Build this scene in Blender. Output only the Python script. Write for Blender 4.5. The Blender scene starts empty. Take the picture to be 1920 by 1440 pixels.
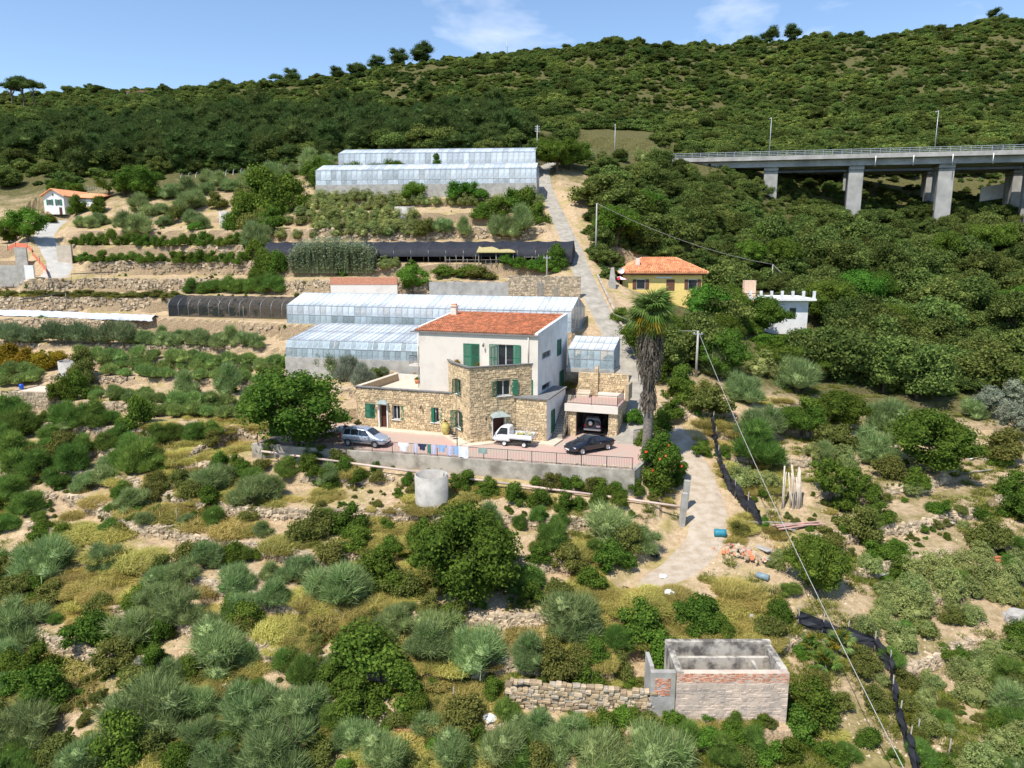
import bpy, bmesh, math, random
import numpy as np
from mathutils import Vector, Matrix, noise as mnoise

SC = bpy.context.scene
COL = SC.collection
# ------------------------------------------------------------------ camera
F_PX = 1321.0; PITCH = math.radians(10.3); CAM_H = 16.6      # courtyard level is z = 0
cp, sp = math.cos(PITCH), math.sin(PITCH)
cam_d = bpy.data.cameras.new('camera'); cam = bpy.data.objects.new('camera', cam_d); COL.objects.link(cam)
cam_d.sensor_width = 36.0; cam_d.lens = 36.0 * F_PX / 1920.0
cam_d.clip_start = 0.5; cam_d.clip_end = 9000
cam.location = (0, 0, CAM_H); cam.rotation_euler = (math.pi / 2 - PITCH, 0, 0)
SC.camera = cam
# ------------------------------------------------------------------ light
SUN_EL = math.radians(58); SUN_AZ = math.atan2(-0.62, -0.78)     # compass angle (x, y) of the sun: left, behind the camera
sun_dir = Vector((-0.62, -0.78, 0)).normalized() * math.cos(SUN_EL) + Vector((0, 0, math.sin(SUN_EL)))
sd = bpy.data.lights.new('sun', 'SUN'); sd.energy = 4.6; sd.angle = math.radians(0.53); sd.color = (1.0, 0.955, 0.88)
sun = bpy.data.objects.new('sun', sd); COL.objects.link(sun)
sun.rotation_euler = sun_dir.to_track_quat('Z', 'Y').to_euler(); sun.location = (-40, -50, 120)
world = bpy.data.worlds.new('World'); SC.world = world; world.use_nodes = True
def build_world():
    nt = world.node_tree; N = nt.nodes; L = nt.links; N.clear()
    out = N.new('ShaderNodeOutputWorld'); bg = N.new('ShaderNodeBackground'); bg.inputs[1].default_value = 0.15
    sky = N.new('ShaderNodeTexSky'); sky.sky_type = 'NISHITA'; sky.sun_disc = False
    sky.sun_elevation = SUN_EL; sky.sun_rotation = math.atan2(sun_dir.x, sun_dir.y)
    sky.air_density = 1.0; sky.dust_density = 0.1; sky.ozone_density = 3.0; sky.altitude = 100
    # wispy fair-weather clouds all round the sky: noise on the direction, flattened towards the horizon
    tc = N.new('ShaderNodeTexCoord'); mp = N.new('ShaderNodeMapping'); mp.inputs['Scale'].default_value = (1.0, 1.0, 2.6)
    mp.inputs['Location'].default_value = (5.2, 0.4, 0.25)
    L.new(tc.outputs['Generated'], mp.inputs[0])
    nz = N.new('ShaderNodeTexNoise'); nz.inputs['Scale'].default_value = 3.6; nz.inputs['Detail'].default_value = 5; nz.inputs['Roughness'].default_value = 0.58
    nz.inputs['Distortion'].default_value = 0.25
    L.new(mp.outputs[0], nz.inputs[0])
    rp = N.new('ShaderNodeValToRGB'); rp.color_ramp.elements[0].position = 0.575; rp.color_ramp.elements[1].position = 0.74
    rp.color_ramp.elements[0].color = (0, 0, 0, 1); rp.color_ramp.elements[1].color = (.5, .5, .5, 1)
    L.new(nz.outputs['Fac'], rp.inputs[0])
    mx = N.new('ShaderNodeMix'); mx.data_type = 'RGBA'
    L.new(rp.outputs[0], mx.inputs[0]); L.new(sky.outputs[0], mx.inputs[6]); mx.inputs[7].default_value = (6.4, 6.6, 7.2, 1)
    L.new(mx.outputs[2], bg.inputs[0]); L.new(bg.outputs[0], out.inputs[0])
build_world()
vs = SC.view_settings; vs.view_transform = 'Standard'; vs.look = 'None'; vs.exposure = 0.40; vs.gamma = 1.0; vs.use_curve_mapping = False
SC.cycles.max_bounces = 5; SC.cycles.diffuse_bounces = 2; SC.cycles.glossy_bounces = 3; SC.cycles.transmission_bounces = 6
SC.cycles.transparent_max_bounces = 10; SC.cycles.caustics_reflective = False; SC.cycles.caustics_refractive = False
SC.cycles.use_denoising = True
RNG = np.random.default_rng(7); random.seed(7)
# ------------------------------------------------------------------ helpers
def tag(o, label=None, cat=None, group=None, kind=None):
    if label: o['label'] = label
    if cat: o['category'] = cat
    if group: o['group'] = group
    if kind: o['kind'] = kind
    return o
def empty(name, loc=(0, 0, 0), rz=0.0):
    o = bpy.data.objects.new(name, None); COL.objects.link(o); o.location = loc; o.rotation_euler = (0, 0, rz); o.empty_display_size = 0.1
    return o
def link(name, me, parent=None, loc=None, rot=None):
    o = bpy.data.objects.new(name, me); COL.objects.link(o)
    if parent is not None: o.parent = parent
    if loc is not None: o.location = loc
    if rot is not None: o.rotation_euler = rot
    return o
def copy_tree(o, parent=None):
    c = o.copy(); COL.objects.link(c)
    if parent is not None: c.parent = parent
    for ch in list(o.children): copy_tree(ch, c)
    return c
class MB:
    """collects simple solids and links them as one mesh"""
    def __init__(s): s.v = []; s.f = []; s.m = []; s.sm = []
    def add(s, V, Fc, mi=0, smooth=False):
        b = len(s.v); s.v.extend([tuple(map(float, p)) for p in V])
        for f in Fc: s.f.append(tuple(b + i for i in f)); s.m.append(mi); s.sm.append(smooth)
        return s
    def box(s, x0, y0, z0, x1, y1, z1, mi=0):
        return s.add([(x0,y0,z0),(x1,y0,z0),(x1,y1,z0),(x0,y1,z0),(x0,y0,z1),(x1,y0,z1),(x1,y1,z1),(x0,y1,z1)],
            [(0,3,2,1),(4,5,6,7),(0,1,5,4),(1,2,6,5),(2,3,7,6),(3,0,4,7)], mi)
    def obox(s, c, ax, ay, az, mi=0):
        c, ax, ay, az = map(Vector, (c, ax, ay, az))
        V = [c + ax*i + ay*j + az*k for k in (-1, 1) for i, j in ((-1,-1),(1,-1),(1,1),(-1,1))]
        return s.add(V, [(0,3,2,1),(4,5,6,7),(0,1,5,4),(1,2,6,5),(2,3,7,6),(3,0,4,7)], mi)
    def prism(s, poly, z0, z1, mi=0, cap=True):
        n = len(poly)
        z0 = z0 if hasattr(z0, '__len__') else [z0]*n; z1 = z1 if hasattr(z1, '__len__') else [z1]*n
        V = [(p[0], p[1], z0[i]) for i, p in enumerate(poly)] + [(p[0], p[1], z1[i]) for i, p in enumerate(poly)]
        Fc = [(i, (i+1) % n, n + (i+1) % n, n + i) for i in range(n)]
        if cap: Fc += [tuple(range(n-1, -1, -1)), tuple(range(n, 2*n))]
        return s.add(V, Fc, mi)
    def tube(s, pts, r, n=6, mi=0, cap=True, smooth=True):
        pts = [Vector(p) for p in pts]; m = len(pts)
        r = r if hasattr(r, '__len__') else [r]*m
        V = []; up = Vector((0, 0, 1)); prev = None
        for i, p in enumerate(pts):
            t = (pts[min(i+1, m-1)] - pts[max(i-1, 0)]).normalized()
            a = (prev - t * prev.dot(t)) if prev is not None else (up.cross(t) if abs(t.z) < 0.95 else Vector((1, 0, 0)))
            if a.length < 1e-6: a = t.orthogonal()
            a.normalize(); prev = a; b = t.cross(a)
            V += [p + (a*math.cos(q) + b*math.sin(q)) * r[i] for q in [2*math.pi*j/n for j in range(n)]]
        Fc = [(i*n+j, i*n+(j+1) % n, (i+1)*n+(j+1) % n, (i+1)*n+j) for i in range(m-1) for j in range(n)]
        if cap: Fc += [tuple(range(n-1, -1, -1)), tuple(range((m-1)*n, m*n))]
        return s.add(V, Fc, mi, smooth)
    def lathe(s, prof, n=20, c=(0, 0, 0), mi=0, smooth=True):
        m = len(prof); V = []
        for r, z in prof: V += [(c[0]+r*math.cos(2*math.pi*j/n), c[1]+r*math.sin(2*math.pi*j/n), c[2]+z) for j in range(n)]
        Fc = [(i*n+j, i*n+(j+1) % n, (i+1)*n+(j+1) % n, (i+1)*n+j) for i in range(m-1) for j in range(n)]
        return s.add(V, Fc, mi, smooth)
    def quad(s, a, b, c, d, mi=0): return s.add([a, b, c, d], [(0, 1, 2, 3)], mi)
    def mesh(s, name, mats):
        me = bpy.data.meshes.new(name); me.from_pydata(s.v, [], s.f)
        mats = mats if isinstance(mats, (list, tuple)) else [mats]
        for m in mats: me.materials.append(m)
        me.polygons.foreach_set('material_index', s.m); me.polygons.foreach_set('use_smooth', s.sm); me.update()
        return me
    def build(s, name, mats, parent=None, loc=None, rot=None, bevel=0):
        me = s.mesh(name, mats)
        if bevel:
            bm = bmesh.new(); bm.from_mesh(me)
            bmesh.ops.bevel(bm, geom=[e for e in bm.edges if len(e.link_faces) == 2 and e.calc_face_angle(0) > 0.6], offset=bevel, segments=1, affect='EDGES', clamp_overlap=True)
            bm.to_mesh(me); bm.free()
        return link(name, me, parent, loc, rot)
def np_mesh(name, V, quads=None, tris=None, mats=(), mi=None, smooth=False):
    me = bpy.data.meshes.new(name); V = np.asarray(V, np.float32)
    me.vertices.add(len(V)); me.vertices.foreach_set('co', V.ravel())
    idx = []; tot = []
    if quads is not None and len(quads): idx.append(np.asarray(quads, np.int32).ravel()); tot.append(np.full(len(quads), 4, np.int32))
    if tris is not None and len(tris): idx.append(np.asarray(tris, np.int32).ravel()); tot.append(np.full(len(tris), 3, np.int32))
    idx = np.concatenate(idx); tot = np.concatenate(tot); st = np.concatenate([[0], np.cumsum(tot)[:-1]]).astype(np.int32)
    me.loops.add(len(idx)); me.loops.foreach_set('vertex_index', idx)
    me.polygons.add(len(tot)); me.polygons.foreach_set('loop_start', st); me.polygons.foreach_set('loop_total', tot)
    if mi is not None: me.polygons.foreach_set('material_index', np.asarray(mi, np.int32))
    me.polygons.foreach_set('use_smooth', np.full(len(tot), bool(smooth)))
    for m in mats: me.materials.append(m)
    me.update(calc_edges=True); me.validate()
    return me
# ------------------------------------------------------------------ materials
MATS = {}
def srgb(r, g, b):
    return tuple(((c/255.0)/12.92 if c/255.0 <= 0.04045 else ((c/255.0+0.055)/1.055)**2.4) for c in (r, g, b)) + (1.0,)
def mat(name, col, rough=0.8, metal=0.0, var=0.15, scale=3.0, bump=0.0, bscale=12.0, spec=0.3, col2=None, w=(0.35, 0.65), island=0.0, coat=0.0, emit=None, detail=5.0):
    """principled material with noise-driven colour variation, optional wear colour, fine bump and per-piece variation"""
    if name in MATS: return MATS[name]
    m = bpy.data.materials.new(name); m.use_nodes = True; MATS[name] = m
    nt = m.node_tree; N = nt.nodes; L = nt.links; P = N['Principled BSDF']
    P.inputs['Roughness'].default_value = rough; P.inputs['Metallic'].default_value = metal
    P.inputs['Specular IOR Level'].default_value = spec; P.inputs['Coat Weight'].default_value = coat
    tc = N.new('ShaderNodeTexCoord')
    nz = N.new('ShaderNodeTexNoise'); nz.inputs['Scale'].default_value = scale; nz.inputs['Detail'].default_value = detail; nz.inputs['Roughness'].default_value = 0.62
    L.new(tc.outputs['Object'], nz.inputs[0])
    rp = N.new('ShaderNodeValToRGB'); e = rp.color_ramp.elements
    e[0].position, e[1].position = w
    c2 = col2 if col2 else tuple(c*(1-var) for c in col[:3]) + (1,)
    c1 = col if col2 else tuple(min(1, c*(1+var*0.7)) for c in col[:3]) + (1,)
    e[0].color = c2; e[1].color = c1
    L.new(nz.outputs['Fac'], rp.inputs[0]); src = rp.outputs[0]
    if island:
        g = N.new('ShaderNodeNewGeometry'); mr = N.new('ShaderNodeMapRange')
        mr.inputs[3].default_value = 1-island; mr.inputs[4].default_value = 1+island
        L.new(g.outputs['Random Per Island'], mr.inputs[0])
        mm = N.new('ShaderNodeMix'); mm.data_type = 'RGBA'; mm.blend_type = 'MULTIPLY'; mm.inputs[0].default_value = 1
        L.new(src, mm.inputs[6]); L.new(mr.outputs[0], mm.inputs[7]); src = mm.outputs[2]
    L.new(src, P.inputs['Base Color'])
    if bump:
        n2 = N.new('ShaderNodeTexNoise'); n2.inputs['Scale'].default_value = bscale; n2.inputs['Detail'].default_value = 6
        L.new(tc.outputs['Object'], n2.inputs[0])
        b = N.new('ShaderNodeBump'); b.inputs['Strength'].default_value = bump; b.inputs['Distance'].default_value = 0.05
        L.new(n2.outputs['Fac'], b.inputs['Height']); L.new(b.outputs[0], P.inputs['Normal'])
    if emit: P.inputs['Emission Color'].default_value = emit[0]; P.inputs['Emission Strength'].default_value = emit[1]
    return m
def leaf_mat(name, c1, c2, c3=None, trans=0.42, objvar=0.2, patch=False):
    """foliage: every leaf its own tone between c1 and c2, every plant its own shift; light passes through"""
    if name in MATS: return MATS[name]
    m = bpy.data.materials.new(name); m.use_nodes = True; MATS[name] = m
    nt = m.node_tree; N = nt.nodes; L = nt.links; N.clear()
    out = N.new('ShaderNodeOutputMaterial'); g = N.new('ShaderNodeNewGeometry'); oi = N.new('ShaderNodeObjectInfo')
    rp = N.new('ShaderNodeValToRGB'); e = rp.color_ramp.elements
    e[0].color = tuple(c1)+(1,) if len(c1) == 3 else c1; e[1].color = tuple(c2)+(1,) if len(c2) == 3 else c2
    if c3: q = e.new(0.93); q.color = tuple(c3)+(1,); e[1].position = 0.9 if e[1].position == 1.0 else e[1].position
    L.new(g.outputs['Random Per Island'], rp.inputs[0])
    hs = N.new('ShaderNodeHueSaturation'); mr = N.new('ShaderNodeMapRange'); mr.inputs[3].default_value = 1-objvar; mr.inputs[4].default_value = 1+objvar
    L.new(oi.outputs['Random'], mr.inputs[0]); L.new(mr.outputs[0], hs.inputs['Value'])
    m2 = N.new('ShaderNodeMath'); m2.operation = 'MULTIPLY'; m2.inputs[1].default_value = 7.31
    m3 = N.new('ShaderNodeMath'); m3.operation = 'FRACT'; m4 = N.new('ShaderNodeMapRange'); m4.inputs[3].default_value = 0.478; m4.inputs[4].default_value = 0.515
    L.new(oi.outputs['Random'], m2.inputs[0]); L.new(m2.outputs[0], m3.inputs[0]); L.new(m3.outputs[0], m4.inputs[0]); L.new(m4.outputs[0], hs.inputs['Hue'])
    L.new(rp.outputs[0], hs.inputs['Color'])
    if patch:      # stands of different species: tone drifts from place to place over the slope
        sc_ = N.new('ShaderNodeVectorMath'); sc_.operation = 'SCALE'; sc_.inputs[3].default_value = 0.035; L.new(oi.outputs['Location'], sc_.inputs[0])
        pn = N.new('ShaderNodeTexNoise'); pn.inputs['Scale'].default_value = 1.0; pn.inputs['Detail'].default_value = 3; L.new(sc_.outputs[0], pn.inputs[0])
        pr = N.new('ShaderNodeValToRGB'); pe = pr.color_ramp.elements; pe[0].position = 0.36; pe[1].position = 0.66; pe[0].color = (0.50, 0.60, 0.52, 1); pe[1].color = (1.40, 1.32, 1.05, 1)
        L.new(pn.outputs['Fac'], pr.inputs[0]); pm = N.new('ShaderNodeMix'); pm.data_type = 'RGBA'; pm.blend_type = 'MULTIPLY'; pm.inputs[0].default_value = 1
        L.new(rp.outputs[0], pm.inputs[6]); L.new(pr.outputs[0], pm.inputs[7]); L.new(pm.outputs[2], hs.inputs['Color'])
    d = N.new('ShaderNodeBsdfDiffuse'); t = N.new('ShaderNodeBsdfTranslucent'); mx = N.new('ShaderNodeMixShader'); mx.inputs[0].default_value = trans
    L.new(hs.outputs[0], d.inputs[0]); L.new(hs.outputs[0], t.inputs[0]); L.new(d.outputs[0], mx.inputs[1]); L.new(t.outputs[0], mx.inputs[2]); L.new(mx.outputs[0], out.inputs[0])
    return m
# ------------------------------------------------------------------ value noise for the ground form
def vnoise(x, y, seed=0):
    xi = np.floor(x).astype(np.int64); yi = np.floor(y).astype(np.int64); fx = x-xi; fy = y-yi
    fx = fx*fx*(3-2*fx); fy = fy*fy*(3-2*fy)
    def h(a, b):
        n = (a*374761393 + b*668265263 + seed*982451653) & 0xffffffff
        n = ((n ^ (n >> 13))*1274126177) & 0xffffffff; n = n ^ (n >> 16)
        return n/4294967295.0
    return (h(xi, yi)*(1-fx)+h(xi+1, yi)*fx)*(1-fy)+(h(xi, yi+1)*(1-fx)+h(xi+1, yi+1)*fx)*fy
def fbm(x, y, seed=0, o=4):
    s = 0; a = 0.5
    for i in range(o): s = s + a*(vnoise(x, y, seed+i)-0.5); x = x*2.03; y = y*2.03; a *= 0.5
    return s
# ------------------------------------------------------------------ site survey: the photograph's sight lines turned into ground points
def ray(u, v):
    k = (v-720)/F_PX
    return ((u-960)/F_PX, cp-k*sp, -sp-k*cp)
def py(u, v, Y):
    d = ray(u, v); t = Y/d[1]; return Vector((d[0]*t, Y, CAM_H+d[2]*t))
def pz(u, v, z):
    d = ray(u, v); t = (z-CAM_H)/d[2]; return Vector((d[0]*t, d[1]*t, z))
# ------------------------------------------------------------------ terrain: one height field on an (x/y, ln y) lattice
SURVEY = {   # column of the survey: (row, distance) pairs from the foot of the slope to the ridge
 -700: [(1440,33),(1200,43),(1000,56),(900,65),(800,75),(715,90),(640,100),(600,108),(550,114),(480,130),(400,158),(330,185),(280,230),(225,330),(205,430),(260,620)],
 -250: [(1440,32),(1200,42),(1000,54),(900,62),(800,71),(715,85),(640,95),(600,105),(550,110),(480,125),(400,153),(330,175),(280,220),(222,310),(205,400),(265,600)],
 100:  [(1440,31),(1330,35),(1200,40),(1000,52),(900,60),(800,68),(750,75),(715,82),(640,92),(600,103),(550,109),(520,115),(480,122),(430,135),(405,148),(330,172),(280,215),(222,300),(190,400),(250,600)],
 300:  [(1440,30.5),(1330,34.5),(1200,39),(1000,50),(900,57.5),(850,62),(800,67),(750,74),(700,82),(640,91),(600,102),(550,108),(520,115),(480,122),(430,134),(380,148),(330,168),(280,215),(220,300),(178,400),(245,600)],
 480:  [(1440,30),(1330,34),(1200,38),(1000,49),(900,56.5),(860,60),(800,68),(740,76),(690,83),(640,90),(590,98),(550,104),(520,112),(480,119),(430,131),(380,146),(330,167),(280,213),(220,300),(165,400),(240,600)],
 700:  [(1440,30),(1330,33.5),(1200,37.5),(1000,48.5),(950,52),(905,55.5),(740,72),(690,80),(640,88),(600,95),(550,98),(520,104),(490,111),(440,119),(410,127),(370,139),(320,154),(285,176),(250,235),(200,320),(142,410),(230,600)],
 900:  [(1440,30),(1330,33.3),(1200,37.5),(1000,48.3),(950,51.5),(910,54.5),(720,73),(660,82),(600,93),(550,98),(520,104),(490,111),(440,119),(410,127),(370,139),(320,155),(285,176),(250,230),(200,310),(112,420),(220,600)],
 1080: [(1440,30),(1330,33.2),(1200,37.7),(1000,48.3),(950,51.2),(915,53.8),(690,76),(640,83),(590,90),(520,102),(460,115),(400,132),(330,155),(290,175),(250,240),(200,310),(92,430),(210,600)],
 1200: [(1440,30),(1330,33.2),(1200,38),(1000,48.8),(900,56),(850,60),(780,66.5),(750,69),(690,76.5),(640,84),(590,93),(520,108),(460,124),(400,142),(330,170),(300,195),(270,225),(200,330),(90,440),(200,620)],
 1350: [(1440,30),(1345,33),(1200,38.3),(1100,43),(1000,49.5),(900,57),(830,63),(780,68),(700,78),(640,88),(590,101),(520,122),(460,142),(400,165),(350,188),(315,203),(285,228),(200,350),(90,470),(200,640)],
 1600: [(1440,30),(1330,33.8),(1200,39),(1050,46.5),(950,53.5),(850,63),(750,77),(650,97),(550,124),(450,156),(405,178),(360,196),(320,218),(280,255),(200,345),(62,490),(190,660)],
 1850: [(1440,30.5),(1330,34.5),(1200,40),(1050,48),(950,55),(850,66),(750,82),(650,104),(550,131),(450,160),(400,176),(360,195),(320,220),(270,262),(180,350),(38,500),(180,670)],
 2150: [(1440,31),(1200,41),(1000,53),(900,62),(800,76),(700,95),(600,118),(500,146),(400,180),(300,240),(150,370),(40,520),(180,680)],
 2600: [(1440,32),(1200,43),(1000,56),(900,66),(800,81),(700,101),(600,126),(500,156),(400,192),(300,256),(150,390),(50,540),(180,700)],
}
def tps_fit():
    P = []; val = []
    for u, rows in SURVEY.items():
        for v, Y in rows:
            k = (v-720)/F_PX; P.append(((u-960)/F_PX*1.6, math.log(Y)*1.6)); val.append(-(sp+k*cp)/(cp-k*sp))
        v, Y = rows[0]; k = (v-720)/F_PX; z = CAM_H-(sp+k*cp)/(cp-k*sp)*Y
        for Y2 in (22.0, 15.0): P.append(((u-960)/F_PX*1.6, math.log(Y2)*1.6)); val.append((z-0.25*(Y-Y2)-CAM_H)/Y2)
    P = np.array(P); val = np.array(val); n = len(P)
    r2 = ((P[:, None]-P[None])**2).sum(-1); K = 0.5*r2*np.log(r2+1e-12); K[np.arange(n), np.arange(n)] = 0.004
    A = np.zeros((n+3, n+3)); A[:n, :n] = K; A[:n, n] = 1; A[:n, n+1:] = P; A[n, :n] = 1; A[n+1:, :n] = P.T
    w = np.linalg.solve(A, np.concatenate([val, [0, 0, 0]]))
    return P, w
TP, TW = tps_fit()
def tps(s, ly):
    q = np.stack([s*1.6, ly*1.6], -1).reshape(-1, 2); out = np.empty(len(q))
    for i in range(0, len(q), 20000):
        r2 = ((q[i:i+20000, None]-TP[None])**2).sum(-1)
        out[i:i+20000] = (0.5*r2*np.log(r2+1e-12))@TW[:-3]+TW[-3]+q[i:i+20000]@TW[-2:]
    return out.reshape(s.shape)
S_AX = np.linspace(-1.15, 1.15, 530)
LY_AX = np.concatenate([np.arange(math.log(15), math.log(142), 0.0046), np.arange(math.log(142), math.log(690), 0.011)])
GS, GL = np.meshgrid(S_AX, LY_AX); GY = np.exp(GL); GX = GS*GY
GU = 960+F_PX*GS*0.97                        # survey column of every lattice point (approximate)
GZ0 = CAM_H+tps(GS, GL)*GY
GZ0 += fbm(GX/14, GY/14, 3)*np.clip((GY-20)/60, 0, 1)*1.2 + fbm(GX/60, GY/60, 9)*np.clip((GY-160)/150, 0, 1)*14
def sstep(a, b, x): t = np.clip((x-a)/(b-a), 0, 1); return t*t*(3-2*t)
GZ0 -= 5.0*sstep(150, 170, GY)*sstep(222, 198, GY)*sstep(1330, 1470, GU)                 # gully under the viaduct
def pt_seg(px_, py_, a, b):
    dx, dy = b[0]-a[0], b[1]-a[1]; t = np.clip(((px_-a[0])*dx+(py_-a[1])*dy)/(dx*dx+dy*dy+1e-9), 0, 1)
    return np.hypot(px_-a[0]-t*dx, py_-a[1]-t*dy), t
def in_poly(px_, py_, poly):
    ins = np.zeros(px_.shape, bool); n = len(poly)
    for i in range(n):
        x0, y0 = poly[i]; x1, y1 = poly[(i+1) % n]
        c = ((y0 > py_) != (y1 > py_)) & (px_ < (x1-x0)*(py_-y0)/(y1-y0+1e-12)+x0); ins ^= c
    return ins
def poly_dist(px_, py_, poly):
    dd = np.full(px_.shape, 1e9)
    for i in range(len(poly)): dd = np.minimum(dd, pt_seg(px_, py_, poly[i], poly[(i+1) % len(poly)])[0])
    return np.where(in_poly(px_, py_, poly), -dd, dd)
def sample(G, x, y):
    s = x/y; ly = math.log(y)
    i = np.searchsorted(LY_AX, ly)-1; i = min(max(i, 0), len(LY_AX)-2)
    j = int((s-S_AX[0])/(S_AX[1]-S_AX[0])); j = min(max(j, 0), len(S_AX)-2)
    fi = (ly-LY_AX[i])/(LY_AX[i+1]-LY_AX[i]); fj = (s-S_AX[j])/(S_AX[1]-S_AX[0])
    return float((G[i, j]*(1-fj)+G[i, j+1]*fj)*(1-fi)+(G[i+1, j]*(1-fj)+G[i+1, j+1]*fj)*fi)
# roads (centre line by survey points: column, row, distance, half width)
ROADS = {
 'hill_road': [(1184,842,60.2,2.6),(1188,800,64.5,2.2),(1190,750,69,2.0),(1182,690,76.3,1.9),(1158,640,83,1.8),(1130,590,90,1.75),(1100,530,100.5,1.75),(1076,470,113,1.75),(1046,405,131,1.7),(1022,345,150,1.7),(1024,312,163,1.7),(1060,296,178,1.7)],
 'dirt_track': [(1262,800,66,1.3),(1290,850,61,1.5),(1310,900,57,1.8),(1325,960,52.3,1.9),(1322,1010,48.8,1.7),(1280,1060,45.6,1.7),(1225,1090,43.7,1.2),(1190,1105,43,0.3)],
 'farm_lane': [(95,521,114.5,2.6),(112,500,119,2.4),(98,470,126,2.2),(82,445,132,2.0),(96,425,140,1.9),(112,413,147,1.8)],
}
def road_pts(name):
    out = []
    for u, v, Y, w in ROADS[name]:
        p = py(u, v, Y); out.append((p.x, p.y, p.z, w))
    res = []                                   # Catmull-Rom refinement
    n = len(out)
    for i in range(n-1):
        p0, p1, p2, p3 = (np.array(out[max(i-1, 0)]), np.array(out[i]), np.array(out[i+1]), np.array(out[min(i+2, n-1)]))
        for t in np.arange(0, 1, 0.1):
            res.append(0.5*((2*p1)+(-p0+p2)*t+(2*p0-5*p1+4*p2-p3)*t*t+(-p0+3*p1-3*p2+p3)*t**3))
    res.append(np.array(out[-1])); return np.array(res)
ROAD_LINES = {k: road_pts(k) for k in ROADS}
# house axes: a runs along the facade to the right, b runs inwards
HB = Vector((-3.773, 61.136, 0)); HR = math.radians(19); HA = Vector((math.cos(HR), -math.sin(HR), 0)); HN = Vector((math.sin(HR), math.cos(HR), 0))
def L3(a, b, z=0.0): return HB+HA*a+HN*b+Vector((0, 0, z))
def L2(a, b): p = L3(a, b); return (p.x, p.y)
COURT = [L2(-18.4, -6.5), L2(-5, -5.35), L2(15.3, -3.45), L2(15.9, 1.0), L2(15.0, 4.5), L2(12.6, 7.0), L2(12.6, 12), L2(-13.2, 12), L2(-13.2, 4.0), L2(-18.8, 2.0)]
road_w = np.zeros_like(GZ0); road_z = np.zeros_like(GZ0); road_d = np.full(GZ0.shape, 1e9)
for k, ln in ROAD_LINES.items():
    for a, b in zip(ln[:-1], ln[1:]):
        msk = (np.abs(GX-a[0]) < 12) & (np.abs(GY-a[1]) < 12)
        if not msk.any(): continue
        dd, t = pt_seg(GX[msk], GY[msk], a, b); hw = a[3]+(b[3]-a[3])*t; e = dd-hw
        better = e < road_d[msk]
        rd = road_d[msk]; rz = road_z[msk]; rd[better] = e[better]; rz[better] = (a[2]+(b[2]-a[2])*t)[better]
        road_d[msk] = rd; road_z[msk] = rz
court_d = poly_dist(GX, GY, COURT)
# terraces
LEV = np.array([-16,-14.6,-13.2,-11.8,-10.5,-9.3,-8.1,-7.0,-5.9,-4.8,-3.7,-2.55,-1.3,0.0,1.3,2.6,3.9,5.3,7.6,10.3,12.9,15.6,18.4,21.2,24.2,27.6,31.5,36])
ter_m = sstep(1110, 960, GU)*sstep(150, 128, GY)*sstep(17, 22, GY)                       # the farmed slope left of the road
ter_m = np.maximum(ter_m, sstep(72, 62, GY)*0.95)                                        # everything in the foreground
ter_m = np.maximum(ter_m, 0.8*sstep(105, 85, GY)*sstep(1400, 1500, GU))
ter_m = ter_m*sstep(0.4, 3.5, road_d)
zw = GZ0+fbm(GX/9, GY/9, 21, 3)*1.0*sstep(110, 60, GY)+fbm(GX/16, GY/16, 5, 2)*0.7
ii = np.clip(np.searchsorted(LEV, zw)-1, 0, len(LEV)-2); t = (zw-LEV[ii])/(LEV[ii+1]-LEV[ii])
stp = LEV[ii]+(LEV[ii+1]-LEV[ii])*(0.22*t/0.86*(t < 0.86)+(t >= 0.86)*(0.22+0.78*np.clip((t-0.86)/0.12, 0, 1)))
# a terrace wall crumbles here and there
crumble = sstep(0.12, 0.30, fbm(GX/7, GY/7, 77, 3)+0.12)*0.6
GZ = GZ0+(stp-GZ0)*ter_m*(1-crumble*sstep(120, 70, GY))
# level pads under buildings, greenhouses and beds: (polygon in plan, level, blend width)
PADS = []
def pad(poly, z, w=1.0): PADS.append((poly, z, w))
def upoly(pts): return [tuple(py(u, v, Y)[:2]) for u, v, Y in pts]
pad(upoly([(285,600,101.5),(285,598,106),(560,592,99),(560,610,94)]), 7.9, 1.0)             # black net tunnel
pad([(-29.9,92.3),(6.8,81.1),(9.6,89.5),(-27,100.8)], 7.85, 1.2)                            # long greenhouse
pad([(-25.7,81.2),(-10.2,77.7),(-8.9,84.4),(-24.4,88.0)], 5.1, 0.15)                          # low greenhouse
pad([tuple(p) for p in ((-41,113.5),(10.3,106.0),(11.5,113.5),(-40,121.5))], 15.6, 1.2)      # netted shade house
pad([tuple(p) for p in ((-39,141),(3.2,136.5),(4.2,148),(-38,152))], 27.6, 1.2)
pad([tuple(p) for p in ((-36,153),(4.5,149),(5.2,160),(-36,164))], 34.2, 1.2)
pad([L2(7.0, 10.5), L2(12.6, 10.5), L2(13.2, 18.5), L2(7.0, 18.5)], 5.0, 0.4)
pad([tuple(p) for p in ((17,103),(33,99.5),(37,114),(19,117))], 8.8, 2.0)                     # yellow house
pad([tuple(p) for p in ((33,98.5),(47,97),(49,108),(35,110))], 5.6, 1.5)                     # white terraced house
pad([tuple(p) for p in ((-102,146),(-93,146),(-93,156),(-102,156))], 25.6, 1.5)               # cottage
pad([tuple(p) for p in ((-112,112),(-84,112),(-84,121),(-112,121))], 13.4, 1.2)               # building plot
pad([tuple(p) for p in ((-50.6,75.2),(-46.6,74.2),(-45.8,78.6),(-49.8,79.6))], 1.2, 0.6)      # field shed
pad([tuple(p) for p in ((6.0,31.8),(14.0,31.8),(14.0,37.5),(6.0,37.5))], -6.9, 0.6)           # roofless ruin
_A, _B = py(1246, 301, 203), py(1990, 283, 172); _t = Vector((_B.x-_A.x, _B.y-_A.y, 0)).normalized(); _n = Vector((-_t.y, _t.x, 0))
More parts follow.
